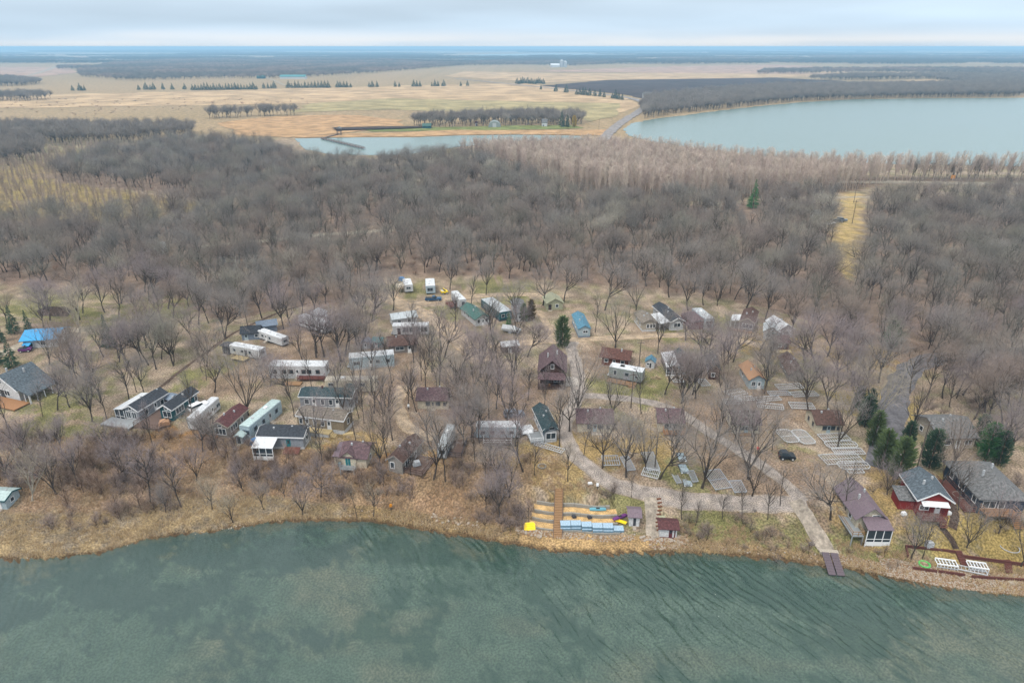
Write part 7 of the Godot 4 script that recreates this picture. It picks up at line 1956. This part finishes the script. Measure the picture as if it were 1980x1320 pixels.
func build_conifers(tones: Dictionary) -> void:
	var trunk := bark("conifer_bark", 0.09, 0.06, 0.045)
	var green := {"spruce": bark("needles_spruce", 0.05, 0.085, 0.05), "cedar": bark("needles_cedar", 0.09, 0.125, 0.05), "bright": bark("needles_bright", 0.06, 0.155, 0.055), "brown": bark("needles_brown", 0.12, 0.085, 0.04), "gold": bark("needles_gold", 0.42, 0.3, 0.06)}
	var sh := []
	for q in [[1, 9.0, 2.6, 15, false], [2, 9.0, 2.3, 16, false], [3, 8.0, 2.5, 15, true], [4, 8.0, 2.2, 14, true]]:
		var c := conifer_shape(q[0] + 50, q[1], q[2], q[3], q[4])
		sh.append([c[0].mesh(trunk), c[1].mesh(null), q[1]])
	var k := 0
	for q in [
		[28, 645, 9, 0, "spruce", "dark spruce west of the blue-roofed pavilion"], [57, 645, 7.5, 1, "spruce", "broad pine by the garden plot"], [25, 712, 9, 0, "spruce", "large spruce behind the white slate-roofed house"], [0, 662, 8, 1, "spruce", "spruce cut by the west edge near the driveway"], [93, 660, 5, 1, "cedar", "small cedar before the blue-roofed pavilion"], [212, 672, 10, 1, "spruce", "slim spruce among bare trees east of the pavilion"], [-5, 705, 9, 0, "spruce", "spruce behind the slate-roofed house at the picture edge"],
		[1087, 672, 9.5, 2, "cedar", "large round green cedar by the lane crossing"], [1456, 403, 15, 0, "bright", "lone bright green spruce in the oak wood"], [1722, 672, 8, 2, "bright", "irregular green pine behind the asphalt road"], [1728, 640, 6, 1, "spruce", "small dark spruce behind the irregular pine"], [1027, 620, 7, 3, "brown", "rusty brown cedar beside the weathered grey home"], [984, 628, 4.5, 1, "bright", "small green spruce by the pale-roofed green trailer"], [1013, 622, 6, 3, "cedar", "green cedar leaning on the rusty brown cedar"],
		[1672, 826, 8, 2, "spruce", "northernmost cedar of the row along the asphalt road"], [1688, 862, 8.5, 3, "cedar", "second cedar of the row along the asphalt road"], [1704, 905, 9, 2, "cedar", "stout cedar of the row above the red cabin"], [1736, 926, 9.5, 2, "cedar", "southern tall cedar of the row above the red cabin"], [1680, 800, 6.5, 3, "spruce", "small cedar at the north end of the row"], [1797, 905, 9, 2, "spruce", "dark cedar in front of the cedar-screened grey house"], [1905, 892, 9, 2, "bright", "bright cedar between the two grey houses"], [1892, 862, 7.5, 3, "spruce", "cedar behind the bright one by the grey house"], [1930, 900, 8, 3, "spruce", "dark cedar behind the large grey house"], [1945, 726, 6.5, 3, "cedar", "yellowish green cedar at the east wood edge"], [1752, 870, 7, 3, "spruce", "small dark cedar beside the asphalt road"], [1660, 790, 6, 3, "spruce", "cedar half hidden behind the stored docks"],
		[1086, 246, 17, 0, "spruce", "tall dark spruce at the grove's east end"], [1097, 246, 14, 1, "spruce", "shorter dark spruce at the grove's east end"], [1110, 246, 12, 3, "gold", "golden yellow willow at the end of the grove"]]:
		conifer(sh[q[3]], green[q[4]], gp(q[0], q[1]), q[2], q[5], "", 0.82)
		k += 1
	rng.seed = 17
	var sets := {"scattered windbreak line": [], "long dense windbreak row": [], "short dense windbreak row": [], "farmstead clump": [], "line along the causeway road": []}
	for q in [140, 154, 158, 163, 268, 282, 291, 297, 315, 333, 357, 510, 518, 524, 530, 653, 658, 665, 671, 678, 714, 720, 729, 764, 772, 800, 806, 812, 835, 841, 847, 858, 891, 904]:
		sets["scattered windbreak line"].append([q, 177.0 - q * 0.012])
	for i in 22:
		sets["long dense windbreak row"].append([372.0 + i * 5.9, 174.5 - i * 0.06])
	for i in 13:
		sets["short dense windbreak row"].append([558.0 + i * 6.4, 170.0])
	for i in 16:
		sets["farmstead clump"].append([1000.0 + i * 3.4, 163.0 - rng.randf() * 3.0])
	for q in [[1046, 173], [1075, 177], [1095, 179], [1115, 183], [1121, 183], [1127, 184], [1132, 184], [1140, 185], [1150, 186], [1160, 187], [1168, 188], [1184, 190], [1190, 191], [1196, 192], [1203, 193]]:
		sets["line along the causeway road"].append(q)
	for name_ in sets:
		var i := 0
		for q in sets[name_]:
			conifer(sh[rng.randi() % 2], green.spruce, flat_at(q[0], q[1], 6.3), rng.randf_range(9.0, 15.0), "%sspruce from the west in the %s" % [nth(i), name_], "windbreak spruces across the fields", rng.randf_range(1.2, 1.6))
			i += 1

func conifer(shape: Array, m: Material, at: Vector3, h: float, label: String, group: String, wide := 1.0) -> void:
	var o := thing("conifer_tree", label, "tree", at, rng.randf() * TAU, group)
	var s: float = h / shape[2]
	o.scale = Vector3(s * wide, s, s * wide)
	for k in 2:
		var mi := MeshInstance3D.new()
		mi.name = ["trunk", "crown"][k]
		mi.mesh = shape[k]
		if k == 1:
			mi.material_override = m
		o.add_child(mi)

# ---------------------------------------------------------------- camera, sky, light
func build_sky() -> Sky:
	var w := 2048
	var h := 1024
	var b := PackedFloat32Array()
	b.resize(w * h * 3)
	var f := FastNoiseLite.new()
	f.seed = 9
	f.frequency = 1.1
	f.fractal_octaves = 4
	var below := Color(0.42, 0.44, 0.46)
	for j in h:
		var el := (0.5 - (j + 0.5) / h) * PI
		if el < -0.03:
			for i in w:
				var k0 := (j * w + i) * 3
				b[k0] = below.r; b[k0 + 1] = below.g; b[k0 + 2] = below.b
			continue
		var s := maxf(sin(el), 0.0)
		var base := Color(0.335, 0.43, 0.52).lerp(Color(1.06, 1.09, 1.12), 1.0 - pow(1.0 - s, 1.6))
		for i in w:
			var az := TAU * (i + 0.5) / w
			var st := f.get_noise_3d(cos(az) * 1.4, el * 26.0 / (1.0 + el * 10.0), sin(az) * 1.4)
			var st2 := f.get_noise_3d(cos(az) * 2.0 + 9.0, el * 60.0 / (1.0 + el * 12.0), sin(az) * 2.0)
			var c := base * (1.0 + 0.22 * st + 0.08 * st2)
			var glow := exp(-pow((el - 0.006) / 0.011, 2.0)) * clampf(0.62 + st2 * 1.3 + 0.25 * sin(az), 0.1, 1.0)
			c = c.lerp(Color(0.54, 0.54, 0.54), glow * 0.8)
			var k := (j * w + i) * 3
			b[k] = c.r; b[k + 1] = c.g; b[k + 2] = c.b
	var im := Image.create_from_data(w, h, false, Image.FORMAT_RGBF, b.to_byte_array())
	var pm := PanoramaSkyMaterial.new()
	pm.panorama = ImageTexture.create_from_image(im)
	var sky := Sky.new()
	sky.sky_material = pm
	return sky

func _ready() -> void:
	var cam := Camera3D.new()
	cam.name = "camera"
	cam.position = Vector3(0, CAM_Y, 0)
	cam.rotation_degrees = Vector3(-PITCH, 0, 0)
	cam.fov = rad_to_deg(2.0 * atan(660.0 / FOCAL))
	cam.near = 0.5
	cam.far = 120000.0
	add_child(cam)
	cam.current = true
	var we := WorldEnvironment.new()
	we.name = "environment"
	var env := Environment.new()
	env.background_mode = Environment.BG_SKY
	env.sky = build_sky()
	env.background_energy_multiplier = 1.0
	env.tonemap_mode = Environment.TONE_MAPPER_LINEAR
	env.tonemap_exposure = 1.7
	env.fog_enabled = true
	env.fog_density = 0.00017
	env.fog_light_color = Color(0.7, 0.88, 1.0)
	env.sdfgi_enabled = true
	env.ssao_enabled = true
	env.ssil_enabled = true
	we.environment = env
	add_child(we)
	var sun := DirectionalLight3D.new()
	sun.name = "sun"
	sun.rotation_degrees = Vector3(-58, -35, 0)
	sun.light_energy = 0.48
	sun.light_angular_distance = 12.0
	sun.light_color = Color(1.0, 0.97, 0.93)
	sun.shadow_enabled = true
	add_child(sun)

	rng.seed = 1
	nz.seed = 3
	nz.frequency = 0.01
	nz.fractal_octaves = 4
	nz2.seed = 8
	nz2.frequency = 0.01
	nz2.fractal_octaves = 2
	survey_shore()
	ter_a = Vector2(flat_at(1022, 1000, 2.5).x, flat_at(1199, 1000, 2.5).x)
	ter_ok = true
	build_ground()
	build_water()
	build_fields()
	build_roads()
	build_left()
	build_back()
	build_middle()
	build_right()
	build_terraces()
	build_docks()
	build_far_things()
	build_trees()
